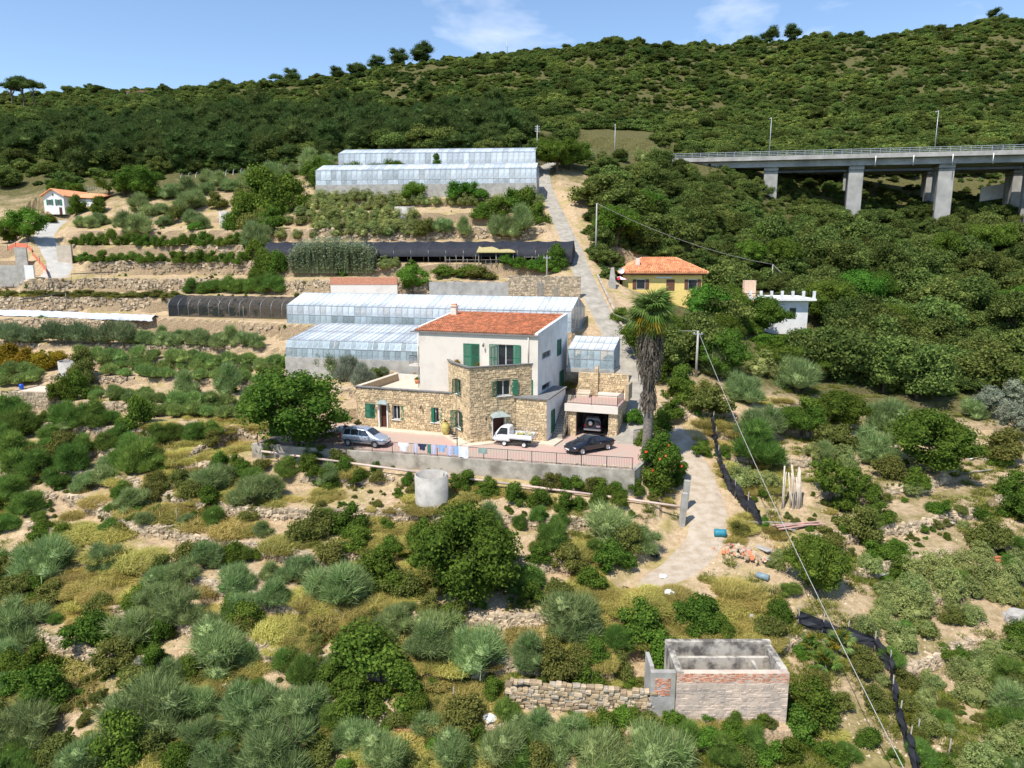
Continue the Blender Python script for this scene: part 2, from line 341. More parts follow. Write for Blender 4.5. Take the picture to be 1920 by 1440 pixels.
def vpoly(x0, x1, y0, y1): return [tuple((_A+_t*x+_n*y)[:2]) for x, y in ((x0, y0), (x1, y0), (x1, y1), (x0, y1))]
pad(vpoly(-34, 3, -1.5, 27), _A.z-0.9, 7.0)                                                   # motorway bed at the viaduct's end
for poly, z, w in PADS:
    dd = poly_dist(GX, GY, poly); GZ = GZ+(z-GZ)*sstep(w, 0, dd)
rw = sstep(1.6, 0.1, road_d); GZ = GZ+(road_z-0.05-GZ)*rw
GZ += fbm(GX/1.3, GY/1.3, 31, 3)*0.16*sstep(0.2, 2.0, road_d)*sstep(160, 60, GY)
front = ((GX-HB.x)*HN.x+(GY-HB.y)*HN.y) < -2.0
cw = np.where(front, sstep(-0.35, -0.8, court_d), sstep(0.5, 0.0, court_d)); GZ = GZ+(-0.06-GZ)*cw
below = (court_d > -0.5) & (court_d < 6) & ((GX-HB.x)*HN.x+(GY-HB.y)*HN.y < -2.0)              # ground kept below the courtyard wall
GZ = np.where(below, np.minimum(GZ, -0.95+0.35*fbm(GX/2, GY/2, 2)-0.12*np.maximum(court_d, 0)), GZ)
GZ = np.where(below & (court_d < 4) & (road_d > 1.6), np.maximum(GZ, -1.3-0.75*np.maximum(court_d-0.3, 0)+0.2*fbm(GX/1.5, GY/1.5, 4)), GZ)
PIPE = [py(490, 846, 59.2), py(640, 866, 57.2), py(790, 886, 55.6), py(960, 908, 54.0), py(1140, 931, 52.4), py(1284, 951, 51.2)]
for a_, b_ in zip(PIPE[:-1], PIPE[1:]):                        # the bank stays below the pipe
    dd, t_ = pt_seg(GX, GY, a_, b_); GZ = np.where(dd < 1.6, np.minimum(GZ, a_.z+(b_.z-a_.z)*t_-0.28+np.maximum(dd-0.5, 0)*0.6), GZ)
def hz(x, y): return sample(GZ, x, y)
def gr(u, v, lift=0.0):
    """ground point seen at a survey column and row: first place along the sight line where it meets the slope"""
    d = ray(u, v); s = d[0]/d[1]; k = d[2]/d[1]
    fj = (s-S_AX[0])/(S_AX[1]-S_AX[0]); j = min(max(int(fj), 0), len(S_AX)-2); fj -= j
    col = GZ[:, j]*(1-fj)+GZ[:, j+1]*fj; Y = np.exp(LY_AX); gap = CAM_H+k*Y-col
    h = np.nonzero((gap[1:] <= 0) & (Y[1:] > 24))[0]
    if not len(h): return None
    i = h[0]; g0, g1 = gap[i], gap[i+1]; t = g0/(g0-g1) if g0 > g1 else 0; t = min(max(t, 0), 1); y = Y[i]+(Y[i+1]-Y[i])*t
    return Vector((s*y, y, CAM_H+k*y+lift))
def pxm(p):                                     # metres covered by one photograph pixel at a point
    return (p[1]*cp-(p[2]-CAM_H)*sp)/F_PX
def ground_material():
    m = bpy.data.materials.new('sandy_soil'); m.use_nodes = True; nt = m.node_tree; N = nt.nodes; L = nt.links; P = N['Principled BSDF']
    P.inputs['Roughness'].default_value = 0.95; P.inputs['Specular IOR Level'].default_value = 0.1
    tc = N.new('ShaderNodeTexCoord')
    def noise(sc, det=6, ro=0.6, dist=0.0):
        n = N.new('ShaderNodeTexNoise'); n.inputs['Scale'].default_value = sc; n.inputs['Detail'].default_value = det; n.inputs['Roughness'].default_value = ro; n.inputs['Distortion'].default_value = dist
        L.new(tc.outputs['Object'], n.inputs[0]); return n.outputs['Fac']
    def ramp(src, p0, p1, c0=(0,0,0,1), c1=(1,1,1,1)):
        r = N.new('ShaderNodeValToRGB'); r.color_ramp.elements[0].position = p0; r.color_ramp.elements[1].position = p1
        r.color_ramp.elements[0].color = c0; r.color_ramp.elements[1].color = c1; L.new(src, r.inputs[0]); return r.outputs[0]
    def mix(f, a, b):
        x = N.new('ShaderNodeMix'); x.data_type = 'RGBA'
        L.new(f, x.inputs[0]) if not isinstance(f, float) else setattr(x.inputs[0], 'default_value', f)
        for q, s_ in ((6, a), (7, b)):
            if isinstance(s_, tuple): x.inputs[q].default_value = s_
            else: L.new(s_, x.inputs[q])
        return x.outputs[2]
    nA = noise(0.25, 4, 0.7, 0.3); nB = noise(1.9, 4, 0.7); nC = noise(8, 2, 0.7)
    soil = ramp(nB, 0.3, 0.7, (0.37, 0.26, 0.145, 1), (0.60, 0.455, 0.295, 1))
    fine = ramp(nC, 0.3, 0.7, (0.72, 0.70, 0.68, 1), (1.12, 1.12, 1.12, 1))
    mm = N.new('ShaderNodeMix'); mm.data_type = 'RGBA'; mm.blend_type = 'MULTIPLY'; mm.inputs[0].default_value = 0.8
    L.new(soil, mm.inputs[6]); L.new(fine, mm.inputs[7]); soil = mm.outputs[2]
    straw = ramp(nB, 0.3, 0.75, (0.25, 0.205, 0.07, 1), (0.46, 0.36, 0.16, 1))
    c = mix(ramp(nA, 0.48, 0.62), soil, straw)
    green = ramp(nB, 0.3, 0.75, (0.05, 0.055, 0.017, 1), (0.17, 0.145, 0.06, 1))
    at = N.new('ShaderNodeAttribute'); at.attribute_name = 'cover'
    sub = N.new('ShaderNodeMath'); sub.operation = 'MULTIPLY_ADD'; sub.inputs[1].default_value = 1.7; sub.inputs[2].default_value = -0.75
    ad = N.new('ShaderNodeMath'); ad.operation = 'MULTIPLY_ADD'; ad.use_clamp = True; ad.inputs[1].default_value = 0.75
    L.new(at.outputs['Fac'], sub.inputs[0]); L.new(ramp(nA, 0.3, 0.7), ad.inputs[0]); L.new(sub.outputs[0], ad.inputs[2])
    c = mix(ad.outputs[0], c, green)
    # bare steep banks are stony earth
    g = N.new('ShaderNodeNewGeometry'); sx = N.new('ShaderNodeSeparateXYZ'); L.new(g.outputs['True Normal'], sx.inputs[0])
    st = ramp(sx.outputs['Z'], 0.55, 0.8, (1, 1, 1, 1), (0, 0, 0, 1))
    stone = ramp(nC, 0.35, 0.62, (0.17, 0.115, 0.065, 1), (0.40, 0.30, 0.19, 1))
    sm = N.new('ShaderNodeMath'); sm.operation = 'MULTIPLY'; L.new(st, sm.inputs[0]); iv = N.new('ShaderNodeMath'); iv.operation = 'SUBTRACT'; iv.inputs[0].default_value = 1.0; L.new(at.outputs['Fac'], iv.inputs[1]); L.new(iv.outputs[0], sm.inputs[1])
    c = mix(sm.outputs[0], c, stone)
    L.new(c, P.inputs['Base Color'])
    b = N.new('ShaderNodeBump'); b.inputs['Strength'].default_value = 0.7; b.inputs['Distance'].default_value = 0.12
    L.new(nC, b.inputs['Height']); L.new(b.outputs[0], P.inputs['Normal'])
    return m
M_GROUND = ground_material()
def build_ground():
    r, c = GZ.shape; V = np.stack([GX, GY, GZ], -1).reshape(-1, 3); i = np.arange(r*c).reshape(r, c)
    q = np.stack([i[:-1, :-1], i[:-1, 1:], i[1:, 1:], i[1:, :-1]], -1).reshape(-1, 4)
    me = np_mesh('hillside', V, quads=q, mats=[M_GROUND], smooth=False)
    cov = np.maximum(sstep(130, 175, GY), sstep(1120, 1260, GU)*sstep(66, 84, GY)*0.95)
    cov = np.maximum(cov, sstep(1440, 1400, GU)*sstep(1200, 1300, GU)*sstep(46, 41, GY)*0.35)
    cov = np.maximum(cov, sstep(1450, 1560, GU)*sstep(70, 60, GY)*0.38)
    cov = np.maximum(cov, sstep(700, 560, GU)*sstep(64, 56, GY)*0.22)
    a = me.attributes.new('cover', 'FLOAT', 'POINT'); a.data.foreach_set('value', cov.astype(np.float32).ravel())
    o = link('hillside_ground', me); tag(o, kind='structure', label='sandy terraced hillside rising to a scrub covered ridge')
    mb = MB(); mb.add([(-6000,-6000,-34),(6000,-6000,-34),(6000,6000,-34),(-6000,6000,-34)], [(0,1,2,3)])
    o = mb.build('valley_floor', mat('far_land', (0.10, 0.11, 0.05, 1), var=0.3, scale=0.01)); tag(o, kind='structure')
build_ground()
M_CONC = mat('weathered_concrete', (0.34, 0.305, 0.25, 1), rough=0.9, var=0.25, scale=0.9, bump=0.3, bscale=6)
M_DIRT = mat('packed_track_earth', (0.46, 0.385, 0.295, 1), rough=0.95, scale=1.3, col2=(0.36, 0.28, 0.195, 1), w=(0.36, 0.6), bump=0.35, bscale=5, detail=9)
M_LANE = mat('pale_lane_concrete', (0.44, 0.415, 0.37, 1), rough=0.9, var=0.15, scale=0.8, bump=0.2)
def build_road(k, name, m, label, thick=0.05):
    ln = ROAD_LINES[k]; n = len(ln); V = []; nr = 7
    for i in range(n):
        a = ln[max(i-1, 0)]; b = ln[min(i+1, n-1)]; t = np.array([b[0]-a[0], b[1]-a[1]]); t /= np.linalg.norm(t); nx = np.array([t[1], -t[0]])
        for j in range(nr):
            q = j/(nr-1)*2-1; wv = ln[i][3]*(1+0.10*float(fbm(np.array(i*0.23+j), np.array(q*3.1), 4))*abs(q)*2)
            V.append((ln[i][0]+nx[0]*q*wv, ln[i][1]+nx[1]*q*wv, ln[i][2]+thick-0.05-(0.14 if abs(q) == 1 else 0)))
    Q = [(i*nr+j, i*nr+j+1, (i+1)*nr+j+1, (i+1)*nr+j) for i in range(n-1) for j in range(nr-1)]
    o = link(name, np_mesh(name, V, quads=Q, mats=[m], smooth=True)); tag(o, kind='structure', label=label); return o
build_road('hill_road', 'hill_road', M_CONC, 'narrow steep concrete road climbing past the greenhouses')
build_road('dirt_track', 'dirt_track', M_DIRT, 'rutted earth track below the palm')
build_road('farm_lane', 'farm_lane', M_LANE, 'pale concrete lane up to the white cottage')
# ------------------------------------------------------------------ plant shapes (leaf by leaf)
def unit(v): return v/np.maximum(np.linalg.norm(v, axis=-1, keepdims=True), 1e-9)
def leaves(lobes, n, ll, lw, rng, jit=0.6, shell=(0.72, 1.04), up=0.0, strand=False, droop=0.0, low=0.35):
    """n leaves (rhombi) or strands (slim triangles) spread over a set of lobes (x, y, z, rx, rz)"""
    lobes = np.asarray(lobes, float); w = lobes[:, 3]**2; k = rng.choice(len(lobes), n, p=w/w.sum())
    d = unit(rng.normal(size=(n, 3))); fl = (d[:, 2] < -low); d[fl, 2] *= -1
    r = rng.uniform(shell[0], shell[1], n)
    rad = np.stack([lobes[k, 3], lobes[k, 3], lobes[k, 4]], -1)
    p = lobes[k, :3]+d*rad*r[:, None]
    L = ll*rng.uniform(0.6, 1.35, n)[:, None]; W = lw*rng.uniform(0.7, 1.3, n)[:, None]
    if strand:
        ax = unit(d+np.array([0, 0, up])+jit*rng.normal(size=(n, 3))); sd_ = unit(np.cross(ax, unit(rng.normal(size=(n, 3)))))
        a = p-ax*L*0.45; tip = p+ax*L*0.55-np.array([0, 0, 1])*droop*L
        V = np.stack([a-sd_*W/2, a+sd_*W/2, tip], 1).reshape(-1, 3); T = np.arange(3*n).reshape(-1, 3)
        return V, None, T
    nr = unit(d+np.array([0, 0, up])+jit*rng.normal(size=(n, 3))); ax = unit(np.cross(nr, unit(rng.normal(size=(n, 3))))); sd_ = np.cross(nr, ax)
    V = np.stack([p-ax*L/2, p+sd_*W/2, p+ax*L/2, p-sd_*W/2], 1).reshape(-1, 3); Q = np.arange(4*n).reshape(-1, 4)
    return V, Q, None
ICO = None
def ico():
    global ICO
    if ICO is None:
        bm = bmesh.new(); bmesh.ops.create_icosphere(bm, subdivisions=2, radius=1.0); ICO = (np.array([v.co[:] for v in bm.verts]), np.array([[v.index for v in f.verts] for f in bm.faces])); bm.free()
    return ICO
def cores(lobes, rng, f=0.74, rough=0.25):
    V0, T0 = ico(); V = []; T = []; b = 0
    for x, y, z, rx, rz in lobes:
        v = V0*(1+rough*rng.uniform(-1, 1, (len(V0), 1)))*np.array([rx, rx, rz])*f+np.array([x, y, z]); V.append(v); T.append(T0+b); b += len(v)
    return np.concatenate(V), np.concatenate(T)
def merge(parts):
    V = []; Q = []; T = []; qm = []; tm = []; b = 0
    for (v, q, t), mi in parts:
        V.append(v)
        if q is not None: Q.append(q+b); qm.append(np.full(len(q), mi))
        if t is not None: T.append(t+b); tm.append(np.full(len(t), mi))
        b += len(v)
    return np.concatenate(V), (np.concatenate(Q) if Q else None), (np.concatenate(T) if T else None), np.concatenate(qm+tm)
def foliage_mesh(name, parts, mats):
    V, Q, T, mi = merge(parts); return np_mesh(name, V, Q, T, mats, mi)
def dome(rng, n, R, H, rr, base=0.15, sq=0.8, flat=1.0):
    """lobe centres filling a dome of radius R and height H"""
    out = []
    for i in range(n):
        th = rng.uniform(0, 2*math.pi); q = math.sqrt(rng.uniform(0, 1)); r = rr*rng.uniform(0.7, 1.3)
        x, y = math.cos(th)*q*(R-r*0.8), math.sin(th)*q*(R-r*0.8); top = H*math.sqrt(max(0, 1-(q*0.95)**2*flat))-r*sq*0.9
        z = max(base+r*0.3, rng.uniform(0.35, 1.0)*top); out.append((x, y, z, r, r*sq))
    return out
LM = dict(
 broom=leaf_mat('broom_stems', (0.1, 0.17, 0.046), (0.42, 0.52, 0.215)),
 green=leaf_mat('green_broom_stems', (0.085, 0.161, 0.031), (0.239, 0.356, 0.076)),
 row=leaf_mat('row_broom_stems', (0.134, 0.222, 0.063), (0.347, 0.453, 0.134)),
 dark=leaf_mat('dark_leaves', (0.044, 0.094, 0.015), (0.171, 0.253, 0.040)),
 bright=leaf_mat('bright_leaves', (0.055, 0.138, 0.016), (0.171, 0.310, 0.048)),
 pale=leaf_mat('pale_leaves', (0.128, 0.184, 0.048), (0.407, 0.449, 0.166)),
 olive=leaf_mat('olive_scrub_leaves', (0.075, 0.095, 0.02), (0.25, 0.26, 0.07)),
 gold=leaf_mat('gold_shrub_leaves', (0.127, 0.114, 0.013), (0.420, 0.300, 0.033)),
 silver=leaf_mat('silver_leaves', (0.175, 0.209, 0.142), (0.420, 0.440, 0.314)),
 blue=leaf_mat('bluish_leaves', (0.104, 0.154, 0.069), (0.279, 0.340, 0.158)),
 pine=leaf_mat('pine_needles', (0.036, 0.066, 0.018), (0.135, 0.19, 0.056)),
 scrub=leaf_mat('scrub_leaves', (0.052, 0.088, 0.024), (0.22, 0.28, 0.085), objvar=0.35, patch=True),
 oak=leaf_mat('oak_leaves', (0.032, 0.062, 0.015), (0.22, 0.275, 0.07), objvar=0.4),
 straw=leaf_mat('dry_grass', (0.33, 0.3, 0.06), (0.64, 0.56, 0.2), objvar=0.3),
 grass=leaf_mat('green_grass', (0.102, 0.142, 0.023), (0.315, 0.334, 0.065), objvar=0.25),
 reed=leaf_mat('reed_blades', (0.18, 0.25, 0.11), (0.46, 0.52, 0.33)),
 dry=leaf_mat('dead_fronds', (0.09, 0.075, 0.06), (0.27, 0.23, 0.185)),
 flower=leaf_mat('orange_petals', (0.55, 0.09, 0.02), (0.75, 0.20, 0.05)),
)
M_BARK = mat('bark', (0.13, 0.10, 0.075, 1), rough=0.95, var=0.35, scale=5, bump=0.6, bscale=14)
M_TWIG = mat('twigs', (0.17, 0.125, 0.08, 1), rough=0.95, var=0.3, scale=6)
PROTO = {}; PD = {}
def stems(rng, n, R, H, r0=0.03, base_r=0.12):
    mb = MB()
    for i in range(n):
        th = rng.uniform(0, 2*math.pi); q = rng.uniform(0.2, 0.75)*R
        mb.tube([(math.cos(th)*base_r, math.sin(th)*base_r, -0.25), (math.cos(th)*q*0.5, math.sin(th)*q*0.5, H*0.3), (math.cos(th)*q, math.sin(th)*q, H*0.62)], [r0, r0*0.7, r0*0.35], n=4, cap=False)
    V = np.array(mb.v); Q = np.array(mb.f); return V, Q, None
def make_protos():
    r = np.random.default_rng(11)
    def add(kind, D, H, parts, mats):
        PROTO.setdefault(kind, []).append(foliage_mesh(kind+'_foliage', parts, mats)); PD[kind] = (D, H)
    for i in range(4):       # feathery broom, 2.6 m
        for kind, H, nl in (('broom', 2.0, 13), ('green', 1.9, 11), ('silver', 1.9, 12)):
            lb = dome(r, nl, 1.25, H, 0.58, sq=0.85); cv, ct = cores(lb, r, 0.58)
            add(kind, 2.6, H, [(leaves(lb, 5600, 0.46, 0.027, r, jit=0.36, up=0.55, strand=True, shell=(0.55, 1.05), droop=0.06), 0), ((cv, None, ct), 0), (stems(r, 7, 1.2, H), 1)], [LM[kind], M_TWIG])
    for i in range(3):       # trimmed row broom, 2 m, smooth dome
        lb = dome(r, 8, 0.95, 1.5, 0.55, sq=0.85, base=0.35); cv, ct = cores(lb, r, 0.6)
        for kind in ('row', 'blue'):
            add(kind, 2.0, 1.5, [(leaves(lb, 2300, 0.34, 0.036, r, jit=0.32, up=0.5, strand=True, shell=(0.6, 1.03)), 0), ((cv, None, ct), 0), (stems(r, 5, 0.9, 1.4), 1)], [LM[kind], M_TWIG])
    for i in range(4):       # leafy shrub, 2 m
        for kind in ('dark', 'bright', 'olive', 'gold'):
            lb = dome(r, 12, 1.0, 1.45 if kind != 'gold' else 1.3, 0.40, sq=0.85, base=0.05); cv, ct = cores(lb, r, 0.6)
            add(kind, 2.0, 1.45, [(leaves(lb, 3200, 0.105, 0.062, r, jit=0.75, up=0.35, shell=(0.62, 1.12)), 0), ((cv, None, ct), 0)], [LM[kind]])
    for i in range(4):       # rounded pale evergreen built of many small rosettes, 2.2 m
        lb = dome(r, 46, 1.1, 1.55, 0.24, sq=0.9, base=0.1); big = dome(r, 9, 0.95, 1.35, 0.5, base=0.1); cv, ct = cores(big, r, 0.72)
        add('pale', 2.2, 1.55, [(leaves(lb, 3400, 0.105, 0.05, r, jit=0.55, up=0.6, shell=(0.7, 1.1)), 0), ((cv, None, ct), 0)], [LM['pale']])
    for i in range(4):       # scrub lump for the far slopes, 4 m
        lb = dome(r, 13, 2.0, 2.5, 0.78, sq=0.8, base=0.05); cv, ct = cores(lb, r, 0.78)
        add('scrub', 4.0, 2.5, [(leaves(lb, 1500, 0.33, 0.20, r, jit=0.7, up=0.4, shell=(0.7, 1.08)), 0), ((cv, None, ct), 0)], [LM['scrub']])
    for i in range(3):       # grass tufts
        for kind, n, h in (('straw', 75, 0.55), ('grass', 75, 0.42)):
            a = r.uniform(0, 2*math.pi, n); q = 0.38*np.sqrt(r.uniform(0, 1, n)); b0 = np.stack([np.cos(a)*q, np.sin(a)*q, np.full(n, -0.08)], -1)
            ln = unit(np.stack([np.cos(a)*0.7+0.5*r.normal(size=n), np.sin(a)*0.7+0.5*r.normal(size=n), np.full(n, 1.5)], -1)); L = h*r.uniform(0.6, 1.4, n)[:, None]
            sd_ = unit(np.cross(ln, np.array([0, 0, 1.0])))*0.022; mid = b0+ln*L*0.6; tip = mid+unit(ln*np.array([1.5, 1.5, 0.3]))*L*0.5
            V = np.stack([b0-sd_, b0+sd_, mid+sd_*0.7, mid-sd_*0.7, tip], 1).reshape(-1, 3); k = np.arange(n)[:, None]*5
            PROTO.setdefault(kind, []).append(np_mesh(kind+'_tuft', V, k+np.array([[0, 1, 2, 3]]), k+np.array([[3, 2, 4]]), [LM[kind]])); PD[kind] = (1.0, 0.5)
    for i in range(3):       # knee-high stand of dry grass, 2 m across
        n = 1000; a = r.uniform(0, 2*math.pi, n); q = 1.0*np.sqrt(r.uniform(0, 1, n)); b0 = np.stack([np.cos(a)*q, np.sin(a)*q, np.full(n, -0.1)], -1); wd = r.uniform(-.5, .5, 2)
        ln = unit(np.stack([np.cos(a)*q*0.5+0.45*r.normal(size=n)+wd[0], np.sin(a)*q*0.5+0.45*r.normal(size=n)+wd[1], np.full(n, 1.4)], -1)); L = 0.62*(1.15-0.5*q[:, None]**2)*r.uniform(0.6, 1.25, n)[:, None]
        sd_ = unit(np.cross(ln, np.array([0, 0, 1.0])))*0.016; mid = b0+ln*L*0.6; tip = mid+unit(ln*np.array([1.7, 1.7, 0.15]))*L*0.55
        V = np.stack([b0-sd_, b0+sd_, mid+sd_*0.8, mid-sd_*0.8, tip], 1).reshape(-1, 3); k = np.arange(n)[:, None]*5
        PROTO.setdefault('hay', []).append(np_mesh('grass_stand', V, k+np.array([[0, 1, 2, 3]]), k+np.array([[3, 2, 4]]), [LM['straw']])); PD['hay'] = (2.0, 0.7)
make_protos()
# ---- trees: trunk and limbs as one part, crown as another
TREE = {}
def limb_mesh(rng, lobes, th, tr, name):
    mb = MB(); top = Vector((rng.normal()*0.1, rng.normal()*0.1, th))
    mb.tube([(0, 0, -0.5), (0, 0, 0.15), Vector((0, 0, th*0.5))+Vector((rng.normal()*0.08, rng.normal()*0.08, 0)), top], [tr*1.35, tr, tr*0.8, tr*0.62], n=8)
    for x, y, z, a, b in lobes:
        e = Vector((x, y, z)); m_ = (top+e)/2+Vector((0, 0, -0.12*(e-top).length)); s0 = Vector((0, 0, th*rng.uniform(0.55, 1.0)))
        mb.tube([s0, m_, e], [tr*0.42, tr*0.26, tr*0.1], n=5, cap=False)
    return mb.mesh(name, [M_BARK])
def tree_proto(kind, D, H, th, nl, rr, n, ll, lw, material, seed, sq=0.75, jit=0.7, strand=False, umbrella=False, cone=False):
    r = np.random.default_rng(seed); lb = []
    for i in range(nl):
        a = r.uniform(0, 2*math.pi); q = math.sqrt(r.uniform(0, 1)); rad = rr*r.uniform(0.7, 1.3)
        if umbrella: z = H-rad*0.6-0.35*q*q*H*0.3*r.uniform(0.6, 1.2); lb.append((math.cos(a)*q*(D/2-rad*0.7), math.sin(a)*q*(D/2-rad*0.7), z, rad, rad*0.5))
        elif cone: t = r.uniform(0, 1)**0.8; z = th+(H-th)*t; R = (D/2)*(1-t)*1.0; lb.append((math.cos(a)*R*0.7, math.sin(a)*R*0.7, min(z, H-rad*0.5), rad*(1.15-0.7*t), rad*(1.15-0.7*t)))
        else:
            R = D/2-rad*0.75; zc = (th+H)/2; hz_ = (H-th)/2
            d = unit(r.normal(size=3)); s_ = r.uniform(0.35, 1.0)**0.6; lb.append((d[0]*R*s_, d[1]*R*s_, zc+d[2]*max(hz_-rad*sq*0.8, 0.1)*s_, rad, rad*sq))
    cv, ct = cores(lb, r, 0.55, 0.3)
    crown = foliage_mesh(kind+'_crown', [(leaves(lb, n, ll, lw, r, jit=jit, up=0.35, shell=(0.6, 1.12), strand=strand, low=0.6), 0), ((cv, None, ct), 0)], [LM[material]])
    TREE.setdefault(kind, []).append((limb_mesh(r, lb[:10], th+0.35*(H-th) if not cone else H*0.9, 0.045*D/2+0.05, kind+'_trunk'), crown, D, H))
for i in range(3):
    tree_proto('leafy', 5.6, 4.2, 0.15, 38, 0.80, 11000, 0.155, 0.095, 'dark', 100+i)
    tree_proto('valley', 6.5, 5.2, 0.2, 30, 1.05, 5000, 0.29, 0.19, 'oak', 120+i)
    tree_proto('pine', 7.0, 8.4, 1.0, 20, 1.35, 2600, 0.75, 0.11, 'pine', 140+i, jit=0.45, strand=True)
for i in range(2):
    tree_proto('umbrella', 7.5, 7.5, 4.2, 20, 1.35, 2200, 0.6, 0.12, 'pine', 160+i, jit=0.5, strand=True, umbrella=True)
    tree_proto('conifer', 3.0, 6.0, 0.5, 24, 0.75, 2200, 0.30, 0.12, 'dark', 170+i, cone=True)
    tree_proto('vivid', 5.0, 4.0, 0.3, 32, 0.8, 7000, 0.17, 0.10, 'bright', 180+i)
    tree_proto('sparse', 4.2, 3.6, 0.4, 15, 0.62, 1700, 0.17, 0.1, 'dark', 190+i)
    tree_proto('ashen', 4.2, 4.0, 0.2, 20, 0.8, 2600, 0.26, 0.09, 'silver', 195+i)
# ---- placing
NAME = dict(broom='broom_bush', green='green_broom_bush', row='clipped_broom', blue='olive_bush', silver='silver_bush', dark='leafy_shrub', bright='vivid_shrub',
            olive='scrub_bush', gold='golden_shrub', pale='pale_evergreen', straw='grass_clump', hay='grass_stand', leafy='leafy_tree', valley='valley_tree', pine='pine_tree',
            umbrella='umbrella_pine', conifer='conifer', vivid='vivid_tree', sparse='thin_tree', ashen='silver_tree')
SAY = dict(broom='feathery grey green broom bush', green='upright deep green broom bush', row='clipped rounded green broom', blue='bluish grey bush', silver='silvery leaved bush',
           dark='dark green leafy shrub', bright='vivid green leafy shrub', olive='brownish olive scrub bush', gold='yellow flowering shrub', pale='pale green rounded evergreen shrub',
           straw='clump of tall yellow grass', hay='patch of tall yellow grass', leafy='dark leafy tree', valley='dense dark green tree', pine='dark pine tree', umbrella='flat topped umbrella pine', conifer='pointed dark conifer',
           vivid='bright green round tree', sparse='thin small tree', ashen='silvery grey tree')
CATG = dict(straw='grass', hay='grass', leafy='tree', valley='tree', pine='tree', umbrella='tree', conifer='tree', vivid='tree', sparse='tree', ashen='tree')
NPLANT = 0; PLANTS = []
def plant(kind, u, v, w, where, hs=1.0, one=None, p=None):
    """one plant standing where the sight line (u, v) meets the ground, w photograph pixels wide"""
    global NPLANT
    p = p or gr(u, v)
    if p is None: return None
    NPLANT += 1; rng = random.Random(NPLANT*17)
    size = w*pxm(p)*(1.18 if kind not in ('row', 'pale') else 0.98); rz = rng.uniform(0, 6.28)
    if kind in TREE:
        tr, cr, D, H = rng.choice(TREE[kind]); s = size/D
        o = empty(NAME[kind], p-Vector((0, 0, 0.1)), rz); o.scale = (s, s, s*hs*rng.uniform(0.92, 1.1))
        link('trunk', tr, o); link('crown', cr, o)
    else:
        me = rng.choice(PROTO[kind]); s = size/PD[kind][0]
        o = link(NAME[kind], me, None, p-Vector((0, 0, 0.06)), (rng.uniform(-0.06, 0.06), rng.uniform(-0.06, 0.06), rz)); o.scale = (s*rng.uniform(0.92, 1.08), s*rng.uniform(0.92, 1.08), s*hs*rng.uniform(0.9, 1.12))
    PLANTS.append((o, kind, u, v, w, one, p))
    if one: tag(o, one, CATG.get(kind, 'bush'))
    else: tag(o, SAY[kind]+' '+where, CATG.get(kind, 'bush'), SAY[kind]+'s '+where)
    return o
KEY = dict(b='broom', g='green', d='dark', p='pale', o='olive', Y='gold', s='silver', r='row', l='blue', v='bright', y='hay', T='leafy', V='valley', P='pine', U='umbrella', C='conifer', W='vivid', t='sparse', S='ashen')
def zone(ox, oy, sc, where, txt):
    """entries 'kind x y width [height factor]' in the grid of one survey sheet"""
    for e in txt.replace('\n', ' ').split(','):
        q = e.split()
        if not q: continue
        x, y, w = float(q[1]), float(q[2]), float(q[3]); hs = float(q[4]) if len(q) > 4 else 1.0
        plant(KEY[q[0]], ox+x*sc, oy+y*sc, w*sc, where, hs)
def rowz(ox, oy, sc, where, k, x0, y0, x1, y1, step, w, hs=1.0, jit=0.18):
    n = max(1, int(abs(x1-x0)/step)); rng = random.Random(int(x0*7+y0))
    for i in range(n+1):
        t = i/max(n, 1); plant(KEY[k], ox+(x0+(x1-x0)*t+rng.uniform(-jit, jit)*step)*sc, oy+(y0+(y1-y0)*t+rng.uniform(-jit, jit)*step*0.3)*sc, w*rng.uniform(0.82, 1.2)*sc, where, hs)
# ------------------------------------------------------------------ the planting, survey sheet by survey sheet
zone(0, 960, 1/3, 'on the overgrown terraces at lower left', '''b 250 345 290,d 235 165 125,o 60 330 170,o 900 370 180,y 480 150 220 .8,y 620 230 240 .8,y 800 275 220 .8,
b 1040 420 220,b 1170 300 200,b 1335 440 210,b 1540 540 200,b 1680 380 220,b 1850 500 260,b 1000 600 260,d 1320 270 160,d 1450 250 70,y 1130 70 200 .8,y 1300 110 200 .8,
b 110 720 310,d 490 740 260,b 760 740 290,d 900 720 150,b 1230 870 350,b 1400 860 150,b 1190 720 220,d 1310 600 150,y 1180 440 140,y 1650 600 220 .8,y 1880 640 180 .8,
d 200 930 220,d 250 1080 280,y 480 1000 260 .8,y 380 880 240 .8,y 250 800 240 .8,o 650 850 220,d 880 870 150,s 820 890 130,b 830 1230 430,b 1000 960 210,b 1100 1150 260,
b 1120 1320 250,b 1420 1200 340,b 1560 1440 420,b 1700 1160 300,g 1710 960 220,d 1880 980 210,d 680 1390 330,d 1000 1430 210,b 130 1300 340,o 330 1420 260,b 480 1460 290,
b 1220 1470 260,d 1850 1270 130,o 1800 1400 190,b 1920 1330 150,o 1180 1270 150,d 40 900 170,o 300 530 190,o 120 480 200,d 170 400 110,o 560 560 170,b 40 1000 160,o 960 700 120''')
zone(560, 820, .3542, 'among the dry terraces under the courtyard', '''b 1010 520 170 1.2,g 1170 480 80 1.3,g 1270 440 90 1.3,g 1350 530 110 1.3,g 1400 470 75 1.3,
b 1640 540 290,d 1650 690 190,d 1550 800 165,d 1240 880 150,d 1270 650 120,o 1430 690 180,d 270 500 190,d 300 570 190 .7,b 245 590 60,d 480 635 155,o 70 520 210,
b 50 770 130,b 210 870 330,d 420 770 260,d 520 830 160,y 200 970 230,o 370 990 130,b 500 1030 220,b 740 1060 240,y 60 960 150,d 640 570 150 1.2,
d 470 480 80,d 130 410 60,o 700 930 150,o 850 930 130,d 960 900 70''')
